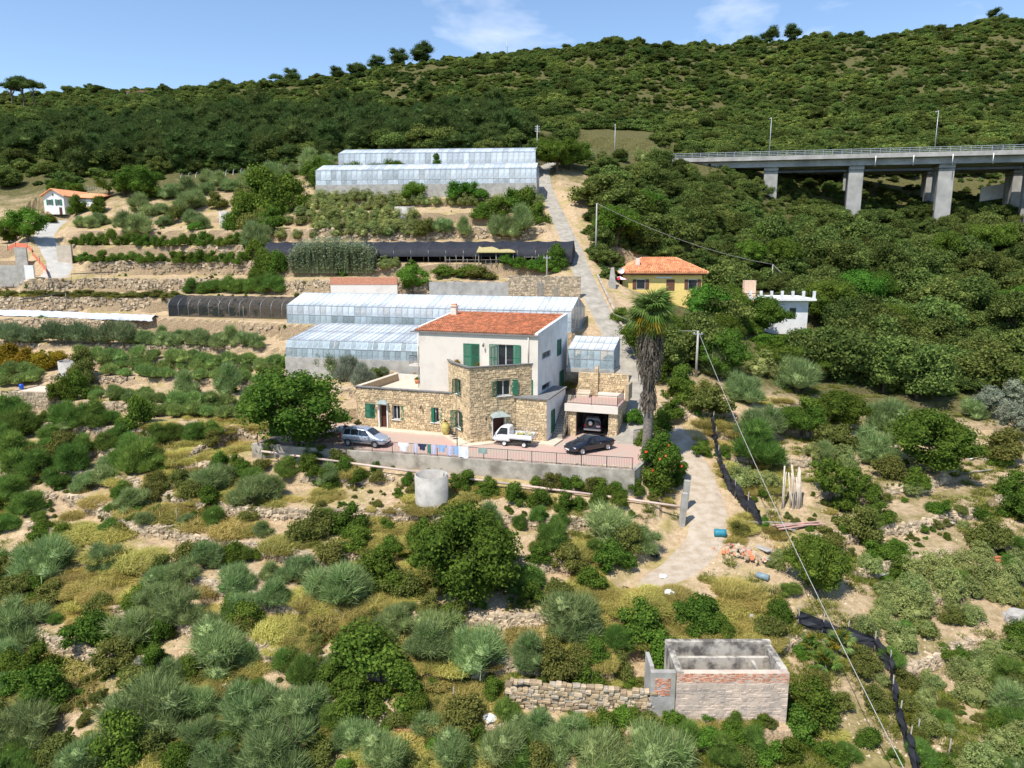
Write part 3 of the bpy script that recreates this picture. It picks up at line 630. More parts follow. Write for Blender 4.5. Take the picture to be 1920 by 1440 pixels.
zone(560, 820, .3542, 'at the foot of the courtyard wall', '''d 110 125 120,d 240 185 90 1.3,d 50 190 130,d 150 255 130,d 330 235 110,d 410 175 65,d 700 165 60 .8,d 760 165 55 .8,v 575 240 70 1.3,
d 830 255 90,d 900 265 120,d 1000 300 120,d 1150 340 130,d 1270 350 150 .7,d 1420 385 120,d 1480 375 90,d 1590 360 110,d 1680 305 90,d 1700 365 110,o 270 120 90,d 520 150 60,d 20 110 90,o 420 230 80''')
zone(640, 1080, 1/3, 'along the stony bank below the dry field', '''b 300 340 220,b 480 470 290,b 760 480 290,b 1060 500 240,b 1290 330 330,o 1230 545 250,d 1380 595 190,d 1200 585 150,g 1540 400 210,
v 1780 485 230,o 1590 565 160,y 1500 470 100,d 150 560 430,d 100 750 270,d 330 690 260,d 510 645 95,d 700 585 85,d 860 665 150,d 430 780 160,o 330 835 150,
b 90 935 230,b 240 1090 290,b 620 1060 250,d 760 960 160,o 680 835 260,g 930 790 160,b 900 1070 300,b 1250 1000 260,b 1320 900 180,b 1480 1090 330,b 1780 1080 390,
d 1470 900 210,v 1600 805 150,d 1660 805 140,d 1060 955 130,o 1100 1090 210,g 60 420 150,d 1420 470 160,o 1330 500 180,v 1860 820 150,o 1750 880 160''')
zone(1160, 760, .3056, 'beside the earth track', '''g 840 345 330,p 740 480 210,p 820 490 190,p 920 490 160,p 960 995 150,d 500 305 120,d 170 245 130,d 250 295 170,o 60 880 210,d 60 985 130,
d 120 1410 270,d 480 1335 280,d 630 1400 160,d 980 1310 150,o 950 1410 190,d 830 590 60,o 740 780 110,d 880 560 70,g 640 300 90''')
zone(1200, 1100, .375, 'round the roofless ruin', '''v 60 310 210,d 300 205 210,d 420 245 110,v 150 435 75,d 850 640 240,d 790 755 210,d 960 860 160,o 1110 455 130,o 1190 600 140,d 1150 785 130,o 640 230 150,
v 330 790 150,v 460 770 130,g 560 790 150,g 250 770 140,v 640 860 160,g 420 880 170,d 730 860 170,o 520 880 150,o 1000 600 120,d 700 150 140,o 880 480 120''')
zone(640, 1080, 1/3, 'on top of the dry stone wall', 'd 980 588 90 .6,o 1090 592 110 .6,y 1180 596 90 .7,d 1320 600 100 .6,o 1440 604 120 .6,y 1520 606 100 .7,d 1620 606 110 .6,o 1690 604 90 .6,d 1040 604 60 .5,v 1400 745 80,d 1560 760 90 .7,o 1130 760 90 .7,d 1290 765 80 .6')
zone(1200, 1100, .375, 'in the beds beyond the black netting', '''p 1120 235 170,p 1310 135 240,p 1400 135 180,p 1300 295 190,p 1420 235 140,p 1380 60 170,p 1530 45 150,p 1650 165 160,p 1810 65 160,p 1240 45 150,
p 1200 180 150,p 1230 110 140,p 1420 600 135,p 1430 545 115,p 1430 705 145,p 1440 475 105,p 1590 450 165,p 1660 565 215,p 1750 435 165,p 1810 375 155,p 1885 340 165,p 1760 335 135,p 1690 380 130,d 1530 335 120 .6,d 1600 335 110 .6,
p 1700 925 230,p 1830 850 230,p 1890 780 180,p 1600 925 130,p 1910 920 210,p 1760 870 160,d 1780 715 110,g 1400 865 140,d 1510 885 90,o 1330 485 120,d 1270 865 80,o 1870 520 130,d 1850 600 80,p 1560 130 120''')
zone(1440, 620, .3474, 'on the broken terraces at the right', '''b 640 525 230,b 570 695 230,o 350 640 210,p 330 705 140,p 400 725 180,p 240 685 140,p 440 765 120,d 520 895 150,d 410 965 160,
d 590 1025 160,o 470 1130 250,d 560 1150 120,p 545 1295 155,p 60 1235 110,p 1055 1065 80,d 700 1315 180 .7,v 680 1205 150 .7,d 1250 725 120,d 1150 1025 100,o 1180 1155 220,d 1180 970 50,d 840 1090 60,
p 760 1330 190,p 900 1305 210,p 1030 1285 190,p 1140 1235 160,p 1180 1335 190,p 960 1430 240,p 1250 1430 210,p 780 1440 220,p 1330 1335 160,p 1345 1265 150,p 1080 1420 200,p 700 1440 160,
o 1300 705 250,b 300 700 120,d 800 835 130,o 640 790 180,d 1330 900 180,d 1340 1020 190,o 1040 990 80,p 1230 660 80''')
zone(0, 620, .2708, 'on the terraced rows at left', '''Y 60 235 200,Y 180 255 200,Y 330 265 200,Y 60 185 160,Y 400 215 120,r 50 335 140,r 150 375 150,r 240 365 150,r 90 300 150,r 200 305 150,r 20 385 120,r 270 320 110''')
for y0, y1, x0, x1, st, w in ((310, 370, 770, 1900, 100, 135), (250, 300, 720, 1900, 100, 135), (205, 250, 640, 1920, 105, 130), (180, 215, 560, 1700, 120, 120), (470, 500, 660, 1020, 95, 130), (430, 470, 680, 1000, 100, 120), (500, 520, 1010, 1700, 110, 150), (590, 610, 1090, 1680, 105, 150), (555, 560, 1040, 1660, 115, 140)):
    rowz(0, 620, .2708, 'in the dense rows left of the stone house', 'r', x0, y0, x1, y1, st, w)
zone(0, 620, .2708, 'standing in the rows left of the stone house', 'b 1300 455 180 1.2,b 1590 440 210 1.2,b 1760 470 150,o 600 320 200 1.2')
rowz(0, 620, .2708, 'in the row under the white plastic sheet', 'l', 30, 85, 870, 100, 105, 150, 1.25)
rowz(0, 620, .2708, 'in the row under the white plastic sheet', 'b', 930, 95, 1800, 110, 95, 125, 1.1)
rowz(0, 620, .2708, 'behind the row under the white plastic sheet', 'b', 900, 60, 1500, 75, 110, 100, 1.0)
plant('dark', 0+960*.2708, 620+655*.2708, 225*.2708, '', 1.2, one='dark round bush alone at the end of the clipped rows')
zone(0, 620, .2708, 'beside the round tank at far left', 'd 440 480 170 1.5,d 540 470 180 1.4,o 600 400 170 1.4')
zone(0, 620, .2708, 'crowding the steep bank at far left', '''g 60 610 250,g 150 730 250,g 300 630 90 1.2,g 450 640 200,g 560 655 220,g 660 655 200,g 760 650 160,g 30 810 220,g 100 910 260,g 230 880 160,g 280 1010 250,g 130 1010 260,g 380 1090 190,
g 60 1160 260,g 200 1260 220,g 500 970 230 1.1,g 580 890 200,g 900 930 240 1.1,g 1000 890 220,g 1060 970 200,g 960 970 260 1.1,g 740 810 160,g 830 750 160,g 1100 790 200,g 1200 750 160,g 1350 750 180,g 1480 730 150,g 20 700 200,g 350 760 140''')
zone(0, 620, .2708, 'on the slope left of the big leafy tree', '''d 1530 945 130 1.2,d 1650 950 140,o 1480 800 140,b 1450 1110 260,b 1540 1035 200,b 1760 1185 290,b 1890 1150 190,o 1250 1085 190,o 1080 1055 150,d 820 1165 115 1.2,d 290 1425 155,
b 600 1095 170,b 740 1045 170,d 420 1445 170,g 50 1370 160,o 1350 1155 210,d 1450 1205 170,y 680 1185 180 .8,y 900 1255 200 .8,y 1150 1295 210 .8,y 1400 1275 210 .8,y 1600 1355 230 .8,y 1750 1385 210 .8,y 600 1405 240 .8,y 820 1405 230 .8,d 1700 1010 160,o 1820 960 140,b 350 700 160 .5,b 480 690 180 .5''')
rowz(0, 300, .2916, 'in the upper terrace row at left', 'd', 480, 548, 1590, 548, 58, 82, 1.2)
rowz(0, 300, .2916, 'in the middle terrace row at left', 'd', 470, 652, 1560, 660, 62, 84, 1.0)
rowz(0, 300, .2916, 'along the terrace behind the black tunnel', 'g', 1240, 855, 1790, 850, 78, 140, 0.9)
rowz(0, 300, .2916, 'on the grassy ledge above the plastic sheet', 'o', 10, 872, 1150, 885, 62, 95, 0.55)
rowz(0, 300, .2916, 'on the grassy ledge above the plastic sheet', 'y', 30, 868, 1150, 880, 75, 95, 0.7)
zone(0, 300, .2916, 'on the dry slope below the pine wood', '''b 590 435 110,b 650 415 110,b 520 435 90,b 820 475 180,b 900 475 180,b 1060 425 100,b 1230 325 190,v 1260 450 90,b 1240 405 130,b 960 355 110,b 900 335 150,b 1050 345 110,b 1100 245 150,b 1200 235 150,b 1420 195 140,b 1600 175 150,
b 1700 160 130,b 1330 225 110,d 510 345 125 1.2,d 640 335 110 1.2,d 330 405 80,d 1500 445 130,d 970 255 150,b 1340 170 120,o 1400 310 130,o 1560 300 150,b 1280 290 100,o 1130 380 110,b 1480 200 110,b 1300 440 120''')
zone(0, 300, .2916, 'near the white cottage', 'W 180 525 240,T 60 535 170,T 360 235 120,t 700 235 180,T 900 245 260,T 800 230 150,T 480 230 110')
zone(0, 300, .2916, 'behind the black netted shade house', 'd 1560 435 210 1.3,d 1680 410 260 1.3,d 1730 450 210,d 1680 765 150,d 1730 705 160 1.2,d 1640 640 140 1.2,b 1650 560 190 1.2,b 1700 480 150')
zone(460, 240, .3542, 'below the upper greenhouses', 'T 410 342 200,T 620 345 225,T 800 352 165 1.2,T 710 335 160,C 1015 345 90,v 1140 372 150,v 1230 376 130,v 900 372 130,d 1080 365 100')
for y, x0, x1 in ((385, 330, 780), (405, 820, 1540), (432, 300, 780), (470, 290, 880), (505, 230, 880), (535, 380, 880)):
    rowz(460, 240, .3542, 'in the orchard above the shade house', 'p', x0, y, x1, y+4, 62, 95, 0.95)
rowz(460, 240, .3542, 'lowest row of the orchard', 'p', 200, 580, 360, 578, 60, 80); rowz(460, 240, .3542, 'lowest row of the orchard', 'p', 490, 566, 900, 566, 68, 85)
zone(460, 240, .3542, 'just above the black shade house', 'o 950 566 125 1.2,b 1050 566 115 1.2,b 1160 572 95 1.2,b 1340 572 130 1.2,b 1450 580 160 1.2,b 1400 578 130 1.2,d 1500 485 160 1.2,d 1420 475 160 1.2,d 1560 505 110 1.3,d 1340 470 120,d 1250 480 120')
zone(460, 240, .3542, 'left of the orchard', 'd 100 475 250 1.2,d 230 435 200 1.2,d 60 505 160,o 60 545 180,b 60 325 130,b 160 275 130,b 350 235 140,b 330 265 110,b 440 205 110,b 250 250 90')
zone(460, 240, .3542, 'in the kitchen garden', 'd 515 782 70,d 880 742 60,p 740 742 110,p 790 730 80,d 1180 790 160 .6,d 1050 790 160 .6,o 1250 800 160 .6,v 1450 742 110 .8,v 1540 742 110 .8,v 1610 760 110 .9,d 1640 735 120 1.2,v 1380 735 90,d 170 780 130 1.2,d 90 790 120 1.2,p 170 735 110')
plant('vivid', 460+885*.3542, 240+868*.3542, 170*.3542, '', 0.9, one='round bright green tree behind the long greenhouse')
zone(1080, 460, .25, 'between the road and the valley houses', '''d 640 1005 220,d 760 1155 230,d 700 1305 220,d 620 1385 190,d 680 900 180,d 800 1050 200,v 430 1335 140 1.3,v 380 1300 110 1.2,d 410 640 90,v 880 650 280 .7,d 1000 745 120 1.2,d 1300 660 180,
p 1400 960 340 .8,p 1300 900 200,p 1480 1000 200,b 1060 960 330,o 1000 1260 340,o 930 1150 240,b 1250 1160 280,b 1600 1060 300,o 1750 960 250,d 1700 1335 320,b 1380 1450 350,v 1500 770 300 .6,v 1700 770 300 .6,v 1860 730 200 .7,v 1400 740 200 .6,d 820 800 160,d 720 780 140''')
zone(1080, 460, .25, 'beside the yellow house', 'T 1200 560 260,T 1400 655 400 .75,V 1590 605 190 1.2,d 330 560 140,d 640 590 180')
plant('vivid', 1322, 612, 92, '', 0.9, one='wide domed bright green tree in front of the yellow house')
plant('leafy', 556, 838, 205, '', 0.86, one='big dark leafy tree at the left end of the courtyard')
plant('leafy', 560+930*.3542, 820+850*.3542, 600*.3542, '', 0.95, one='broad dark green tree spreading below the round concrete tank')
plant('leafy', 560+800*.3542, 820+720*.3542, 380*.3542, '', 0.9, one='dark green tree merging with the broad tree below the tank')
plant('leafy', 1440+900*.3474, 620+760*.3474, 470*.3474, '', 0.8, one='olive toned spreading tree on the right hand terraces')
plant('leafy', 1440+265*.3474, 620+1400*.3474, 330*.3474, '', 1.1, one='dark dense tree beside the slack cable at right')
plant('sparse', 1440+330*.3474, 620+920*.3474, 280*.3474, '', 1.0, one='thin tree behind the leaning canes')
zone(1440, 620, .3474, 'above the right hand terraces', 'T 180 560 260 .8,T 400 510 290 .8,V 400 260 270,V 620 330 290,V 800 365 330,S 1190 475 170,S 1330 590 190,S 1340 400 150,b 160 335 250,T 1270 340 260,b 1100 470 150')
# scrub that closes the gaps between the bigger bushes
rng_g = random.Random(21)
for k in range(118):
    uu, vv = rng_g.uniform(-10, 1230), 1440-420*rng_g.random()**1.3
    if 930 < uu < 1230 and 1225 < vv < 1370: continue
    plant(rng_g.choice(('broom', 'broom', 'olive', 'green', 'dark', 'olive', 'hay')), uu, vv, rng_g.uniform(30, 78), 'filling the lower terraces', 0.9)
for k in range(40):
    uu, vv = rng_g.uniform(-10, 640), rng_g.uniform(840, 1020)
    plant(rng_g.choice(('broom', 'olive', 'green', 'hay')), uu, vv, rng_g.uniform(26, 60), 'filling the slope below the rows', 0.9)
for k in range(36):
    uu, vv = rng_g.uniform(1480, 1920), rng_g.uniform(900, 1420)
    plant(rng_g.choice(('pale', 'olive', 'green', 'hay', 'bright')), uu, vv, rng_g.uniform(26, 60), 'filling the right hand terraces', 0.8)
zone(1200, 1100, .375, 'against the foot of the ruin', 'y 110 660 110 1.2,g 190 655 80 1.1,y 260 668 120 1.2,v 330 672 80 1.2,y 400 676 120 1.2,g 470 680 90 1.1,y 540 684 120 1.2,d 600 690 90,d 640 600 130 1.2,d 690 520 110 1.1,o 640 690 90')
for uu in range(1010, 1200, 22): plant(rng_g.choice(('dark', 'olive', 'dark')), uu+rng_g.uniform(-6, 6), 908+(uu-1010)*.09+rng_g.uniform(0, 10), rng_g.uniform(24, 42), 'at the right foot of the courtyard wall', 1.0)
zone(0, 0, 1, 'below the base wall of the low greenhouse', 's 652 712 46 1.3,s 682 720 44 1.3,l 628 704 40 1.4,d 606 682 30 1.5,d 574 680 28,v 545 690 40,d 700 716 34,l 715 706 30')
# valley wood under the viaduct, tree by tree
rng_v = random.Random(5)
def clear_of(u, v):
    return not ((1140 < u < 1345 and 470 < v < 640) or (1365 < u < 1545 and 520 < v < 688) or (u > 1235 and v < 465) or (1175 < u < 1300 and v < 400) or (u < 1105+max(0, (v-330))*0.30 and v > 300))
for v in range(345, 705, 27):
    for u in range(1090, 1960, 46):
        uu, vv = u+rng_v.uniform(-20, 20), v+rng_v.uniform(-11, 11)
        if clear_of(uu, vv) and rng_v.random() < (0.93 if not (uu > 1690 and vv > 420) else 0.45): plant(rng_v.choice(('valley',)*6+('leafy', 'leafy', 'vivid')), uu, vv, rng_v.uniform(54, 92)*(0.75+0.35*(vv-330)/300)*(0.72 if vv < 420 and uu < 1300 else 1), 'crowding the valley slope below the viaduct')
for k in range(70):
    uu, vv = rng_v.uniform(1250, 1930), rng_v.uniform(408, 470)
    plant('valley', uu, vv, rng_v.uniform(34, 58), 'in the gully under the viaduct', 0.75)
for k in range(26):
    uu, vv = rng_v.uniform(1290, 1460), rng_v.uniform(350, 410)
    plant('valley', uu, vv, rng_v.uniform(30, 48), 'in the gully under the viaduct', 0.7)
for uu, vv, w in ((1125,385,110),(1165,405,115),(1205,410,95),(1228,438,90),(1140,352,75)): plant('valley', uu, vv+12, w, 'in the dark group beside the road', 0.66)
for uu, vv, w in ((1045,322,85),(1070,318,70)): plant('leafy', uu, vv, w, 'at the top of the hill road')
for uu, w in ((620,22),(655,26),(690,34),(725,30),(765,32),(803,40),(455,24),(490,18),(520,22),(545,24),(575,26),(1142,24),(1055,16),(1380,34),(1415,30),(1455,28),(1490,22),(1510,24),(1540,20),(1360,22),(1690,22),(1805,26)):
    j = int((((uu-960)/F_PX)-S_AX[0])/(S_AX[1]-S_AX[0])); e = (GZ[:, j]-CAM_H)/GY[:, j]; i = int(np.argmax(np.where(GY[:, j] > 200, e, -9))); q = Vector((GX[i, j], GY[i, j], GZ[i, j]-2.2))
    plant('pine' if int(uu) % 2 else 'valley', uu, 0, w*1.15, 'standing up from the ridge line', 0.8, p=q)
for uu, vv, w in ((24,207,40),(46,208,46),(66,207,40)): plant('umbrella', uu, vv, w, 'clustered on the skyline at far left', 1.15)
# ------------------------------------------------------------------ masses nobody could count
def scatter(name, meshes, P, S, R, idx, label):
    col = bpy.data.collections.new(name+'_kinds')
    for i, m in enumerate(meshes):
        o = bpy.data.objects.new('%s_kind_%02d' % (name, i), m); col.objects.link(o)
    me = bpy.data.meshes.new(name); me.vertices.add(len(P)); me.vertices.foreach_set('co', np.asarray(P, np.float32).ravel())
    a = me.attributes.new('rot', 'FLOAT_VECTOR', 'POINT'); a.data.foreach_set('vector', np.asarray(R, np.float32).ravel())
    a = me.attributes.new('size', 'FLOAT_VECTOR', 'POINT'); a.data.foreach_set('vector', np.asarray(S, np.float32).ravel())
    a = me.attributes.new('pick', 'INT', 'POINT'); a.data.foreach_set('value', np.asarray(idx, np.int32))
    for m in meshes[0].materials: me.materials.append(m)
    o = link(name, me); tag(o, label, kind='stuff')
    g = bpy.data.node_groups.new(name, 'GeometryNodeTree'); g.interface.new_socket('Geometry', in_out='INPUT', socket_type='NodeSocketGeometry'); g.interface.new_socket('Geometry', in_out='OUTPUT', socket_type='NodeSocketGeometry')
    N = g.nodes; L = g.links; gi = N.new('NodeGroupInput'); go = N.new('NodeGroupOutput'); ip = N.new('GeometryNodeInstanceOnPoints'); ci = N.new('GeometryNodeCollectionInfo')
    ci.inputs['Collection'].default_value = col; ci.inputs['Separate Children'].default_value = True; ci.inputs['Reset Children'].default_value = True
    def na(nm, ty):
        n = N.new('GeometryNodeInputNamedAttribute'); n.data_type = ty; n.inputs[0].default_value = nm; return n.outputs[0]
    L.new(gi.outputs[0], ip.inputs['Points']); L.new(ci.outputs[0], ip.inputs['Instance']); ip.inputs['Pick Instance'].default_value = True
    L.new(na('pick', 'INT'), ip.inputs['Instance Index']); L.new(na('rot', 'FLOAT_VECTOR'), ip.inputs['Rotation']); L.new(na('size', 'FLOAT_VECTOR'), ip.inputs['Scale'])
    L.new(ip.outputs[0], go.inputs[0]); md = o.modifiers.new('scatter', 'NODES'); md.node_group = g
    return o
def grid_points(n, cond, rng, ylim):
    """n random ground points in sight-line space that satisfy cond(x, y, u, z)"""
    out = []
    s = rng.uniform(-0.98, 0.98, n); ly = rng.uniform(math.log(ylim[0]), math.log(ylim[1]), n); y = np.exp(ly); x = s*y
    fi = np.interp(ly, LY_AX, np.arange(len(LY_AX))); fj = (s-S_AX[0])/(S_AX[1]-S_AX[0])
    i = np.clip(fi.astype(int), 0, len(LY_AX)-2); j = np.clip(fj.astype(int), 0, len(S_AX)-2); a = fi-i; b = fj-j
    def smp(G): return (G[i, j]*(1-b)+G[i, j+1]*b)*(1-a)+(G[i+1, j]*(1-b)+G[i+1, j+1]*b)*a
    z = smp(GZ); k = cond(x, y, 960+F_PX*s*0.97, z, smp(np.minimum(road_d, 50)), smp(np.minimum(court_d, 50)))
    return np.stack([x, y, z], -1)[k]
rs = np.random.default_rng(3)
ALLPAD = [p for p, z, w in PADS]+[upoly([(318,350,158),(570,330,162),(575,318,172),(318,338,168)]), vpoly(-34, 10, -8, 0)]
def off_pads(x, y, m=0.6):
    k = np.ones(x.shape, bool)
    for p in ALLPAD: k &= poly_dist(x, y, p) > m
    return k
def fill(name, kinds, n, cond, ylim, smin, smax, label, sink=0.1, hs=(0.8, 1.15)):
    ms = [m for k in kinds for m in PROTO[k]] if isinstance(kinds[0], str) else kinds
    P = grid_points(n, cond, rs, ylim); P[:, 2] -= sink; m = len(P); s = smin+(smax-smin)*np.clip(rs.uniform(0, 1, m)**1.7+(fbm(P[:, 0]/18, P[:, 1]/18, 91, 3)*1.6 if P[:, 1].max() > 200 else 0), 0, 1.3)
    S = np.stack([s, s, s*rs.uniform(hs[0], hs[1], m)], -1); R = np.stack([rs.uniform(-.08, .08, m), rs.uniform(-.08, .08, m), rs.uniform(0, 6.28, m)], -1)
    return scatter(name, ms, P, S, R, rs.integers(0, len(ms), m), label)
# scrub over the whole far hillside, with a few bare clearings
def c_hill(x, y, u, z, rd, cd):
    bare = (fbm(x/22, y/22, 55, 3) > 0.27) | ((np.abs(u-1080) < 130) & (y > 172) & (y < 262) & (fbm(x/8, y/8, 8) > -0.16))
    return ~bare & ((y > 165) | ((u > 1100) & (y > 84))) & (rd > 1.5) & off_pads(x, y, 1.5) & ~((u > 1235) & (y > 168) & (y < 202)) & ~((u > 1360) & (u < 1545) & (y > 84) & (y < 112)) & ~((u > 1140) & (u < 1350) & (y > 84) & (y < 106))
HILLM = PROTO['scrub']+[c for t, c, D, H in TREE['valley'][:2]]
fill('hillside_scrub', HILLM, 15000, c_hill, (84, 540), 0.45, 1.3, 'dark green scrub covering the far hillside', 0.3, (.6, .95))
fill('ridge_scrub', PROTO['scrub'], 30000, c_hill, (215, 540), 0.55, 2.1, 'low green scrub covering the upper hill', 0.4, (.42, .8))
def c_pine(x, y, u, z, rd, cd):
    return (y > 172) & (y < 400) & (u < 960+fbm(x/30, y/30, 12)*200) & (fbm(x/45, y/45, 14, 3) > (0.04+np.clip((y-255)/140, -0.2, 0.5)-np.clip((u-250)/1800, -0.1, 0.2))) & off_pads(x, y, 2)
PINES = []
for tr, cr, D, H in TREE['pine']: PINES.append(cr)
def c_under(x, y, u, z, rd, cd): return (u > 1235) & off_pads(x, y, 2)
fill('gully_scrub', HILLM, 9000, c_under, (158, 204), 0.28, 0.72, 'low scrub in the gully under the viaduct', 0.4)
fill('pine_wood', PINES, 4200, c_pine, (172, 400), 0.7, 1.35, 'dark pine wood on the slope behind the greenhouses', 1.6)
# grass and weeds on the terraces
def c_straw(x, y, u, z, rd, cd):
    return (fbm(x/5, y/5, 41, 3) > 0.045) & (rd > 0.2) & (cd > 1.0) & (u < 1480) & off_pads(x, y, 0.2)
fill('dry_grass', ['straw', 'hay'], 17000, c_straw, (24, 74), 0.55, 1.15, 'tall dry yellow grass on the terraces', 0.03, (0.6, 1.2))
def c_grass(x, y, u, z, rd, cd):
    a = (u > 1230)&(u < 1500)&(y > 37)&(y < 47)&(fbm(x/3, y/3, 61, 3) > -0.1); b = (u > 1440)&(fbm(x/5, y/5, 62, 3) > 0.03); c = (u > 1180)&(u < 1560)&(y < 34); d = (fbm(x/4, y/4, 63, 3) > 0.14)
    return (a | b | c | d) & (rd > 0.3) & (cd > 1.0) & off_pads(x, y, 0.2)
fill('green_grass', ['grass'], 22000, c_grass, (24, 84), 0.5, 1.1, 'green grass and weeds between the shrubs', 0.03, (0.6, 1.2))
def c_weed(x, y, u, z, rd, cd): return (fbm(x/6, y/6, 71, 3) > 0.06) & (rd > 0.6) & (cd > 0.8) & off_pads(x, y, 0.3) & ((u < 1120) | (y < 90))
fill('low_weeds', ['dark', 'olive', 'olive', 'bright', 'olive'], 6500, c_weed, (24, 142), 0.15, 0.55, 'low weeds and seedlings scattered over the terraces', 0.03)
# loose stones of the terrace walls: boxes with chipped corners set into every steep bank
def bank_stones():
    r, c = GZ.shape; dz = np.hypot(np.gradient(GZ, axis=0)/np.maximum(np.gradient(GY, axis=0), 1e-6), np.gradient(GZ, axis=1)/np.maximum(np.gradient(GX, axis=1), 1e-6))
    ok = (dz > 1.1)&(GY < 125)&(GY > 24)&(road_d > 0.3)&(np.abs(court_d) > 0.8)&((GU < 1120)|(GY < 70))&off_pads(GX, GY, 1.2)
    I = np.argwhere(ok[:-1, :-1]); w = (GY[I[:, 0], I[:, 1]])**0; k = rs.choice(len(I), 26000)
    i, j = I[k, 0], I[k, 1]; a, b = rs.uniform(0, 1, len(k)), rs.uniform(0, 1, len(k))
    def smp(G): return (G[i, j]*(1-b)+G[i, j+1]*b)*(1-a)+(G[i+1, j]*(1-b)+G[i+1, j+1]*b)*a
    P = np.stack([smp(GX), smp(GY), smp(GZ)], -1); g = np.stack([np.gradient(GZ, axis=1)[i, j]/np.maximum(np.gradient(GX, axis=1)[i, j], 1e-6), -np.ones(len(k))*0], -1)
    box = np.array([(-1,-1,-1),(1,-1,-1),(1,1,-1),(-1,1,-1),(-1,-1,1),(1,-1,1),(1,1,1),(-1,1,1)], float); n = len(k)
    hs = np.stack([rs.uniform(0.10, 0.26, n), rs.uniform(0.09, 0.18, n), rs.uniform(0.06, 0.13, n)], -1)*(0.8+P[:, 1:2]/160)
    V = box[None]*hs[:, None]*rs.uniform(0.72, 1.12, (n, 8, 3)); th = rs.normal(0, 0.5, n); ct, st_ = np.cos(th), np.sin(th)
    V = np.stack([V[..., 0]*ct[:, None]-V[..., 1]*st_[:, None], V[..., 0]*st_[:, None]+V[..., 1]*ct[:, None], V[..., 2]+0.2*rs.normal(size=(n, 1))*V[..., 0]], -1)+P[:, None]
    q = np.array([(0,3,2,1),(4,5,6,7),(0,1,5,4),(1,2,6,5),(2,3,7,6),(3,0,4,7)]); Q = (q[None]+np.arange(n)[:, None, None]*8).reshape(-1, 4)
    o = link('terrace_wall_stones', np_mesh('terrace_wall_stones', V.reshape(-1, 3), quads=Q, mats=[M_STONE])); tag(o, 'dry stone rubble of the old terrace walls', kind='stuff')
M_STONE = mat('dry_wall_stone', (0.46, 0.365, 0.25, 1), rough=0.95, var=0.2, scale=4, island=0.38)
bank_stones()
def pebbles():
    """loose stones and clods on the bare ground"""
    P = grid_points(60000, lambda x, y, u, z, rd, cd: (fbm(x/4, y/4, 95, 3) > 0.0)&(cd > .3)&(y < 95)&(rd > -1.5)&((u < 1150)|(y < 66)), rs, (24, 95)); n = len(P); V0 = np.array([(1,0,0),(-1,0,0),(0,1,0),(0,-1,0),(0,0,1)], float)
    s = 0.03+0.10*rs.uniform(0, 1, n)**4; V = V0[None]*s[:, None, None]*rs.uniform(.6, 1.3, (n, 5, 3))+P[:, None]; T = np.array([(0,2,4),(2,1,4),(1,3,4),(3,0,4)])
    o = link('loose_stones', np_mesh('loose_stones', V.reshape(-1, 3), tris=(T[None]+np.arange(n)[:, None, None]*5).reshape(-1, 3), mats=[M_STONE])); tag(o, 'loose stones and clods scattered on the bare soil', kind='stuff')
pebbles()

fill('outlying_bushes', ['broom', 'green', 'dark', 'olive'], 5200, lambda x, y, u, z, rd, cd: ((u < -30) | (u > 1950)) & (fbm(x/7, y/7, 33, 3) > -0.06), (22, 150), 0.5, 1.2, 'bushes on the slopes beyond both sides of the view', 0.1)
# ------------------------------------------------------------------ the stone and stucco house
M_STUCCO = mat('cream_stucco', (0.70, 0.63, 0.545, 1), rough=0.9, col2=(0.58, 0.51, 0.43, 1), w=(0.25, 0.5), scale=0.7, bump=0.08, bscale=30)
M_WHITE = mat('white_render', (0.80, 0.79, 0.77, 1), rough=0.9, scale=0.8, col2=(0.62, 0.61, 0.59, 1), w=(0.28, 0.6))
M_CLAD = mat('honey_stone', (0.60, 0.455, 0.275, 1), rough=0.92, var=0.18, scale=2.2, island=0.30, bump=0.3, bscale=18)
M_MORTAR = mat('dark_mortar', (0.40, 0.31, 0.205, 1), rough=1.0, var=0.2, scale=4)
M_TILE = mat('terracotta_tile', (0.78, 0.335, 0.165, 1), rough=0.85, var=0.28, scale=1.4, island=0.28)
M_SHUT = mat('green_shutter_paint', (0.018, 0.155, 0.085, 1), rough=0.45, var=0.12, scale=3)
M_FRAME = mat('white_window_frame', (0.72, 0.71, 0.68, 1), rough=0.5, var=0.05)
M_GLASS = mat('window_glass', (0.02, 0.025, 0.03, 1), rough=0.06, var=0.2, spec=0.9)
M_DOOR = mat('brown_door_wood', (0.10, 0.035, 0.022, 1), rough=0.6, var=0.3, scale=5)
M_COPE = mat('grey_slate_coping', (0.20, 0.195, 0.19, 1), rough=0.8, var=0.2)
M_IRON = mat('dark_iron', (0.035, 0.033, 0.035, 1), rough=0.55, var=0.2)
M_PAVER = mat('reddish_pavers', (0.50, 0.325, 0.27, 1), rough=0.9, scale=0.4, col2=(0.43, 0.345, 0.27, 1), w=(0.38, 0.6), detail=9)
M_WALK = mat('pale_walk_slab', (0.62, 0.52, 0.40, 1), rough=0.9, var=0.12, scale=1.5)
M_INT = mat('dim_room_plaster', (0.30, 0.27, 0.23, 1), rough=0.95, var=0.1)
M_CLAY = mat('terracotta_pot', (0.55, 0.20, 0.09, 1), rough=0.85, var=0.15)
house = empty('farmhouse', (HB.x, HB.y, 0), -HR); tag(house, 'three storey cream house with honey stone ground floor and green shutters', 'house')
def wallframe(a0, b0, a1, b1):
    """wall running from (a0, b0) to (a1, b1) with its outside on the right-hand side of that walk; returns origin, direction, outward normal, length"""
    t = Vector((a1-a0, b1-b0, 0)); L = t.length; t.normalize(); return Vector((a0, b0, 0)), t, Vector((t.y, -t.x, 0)), L
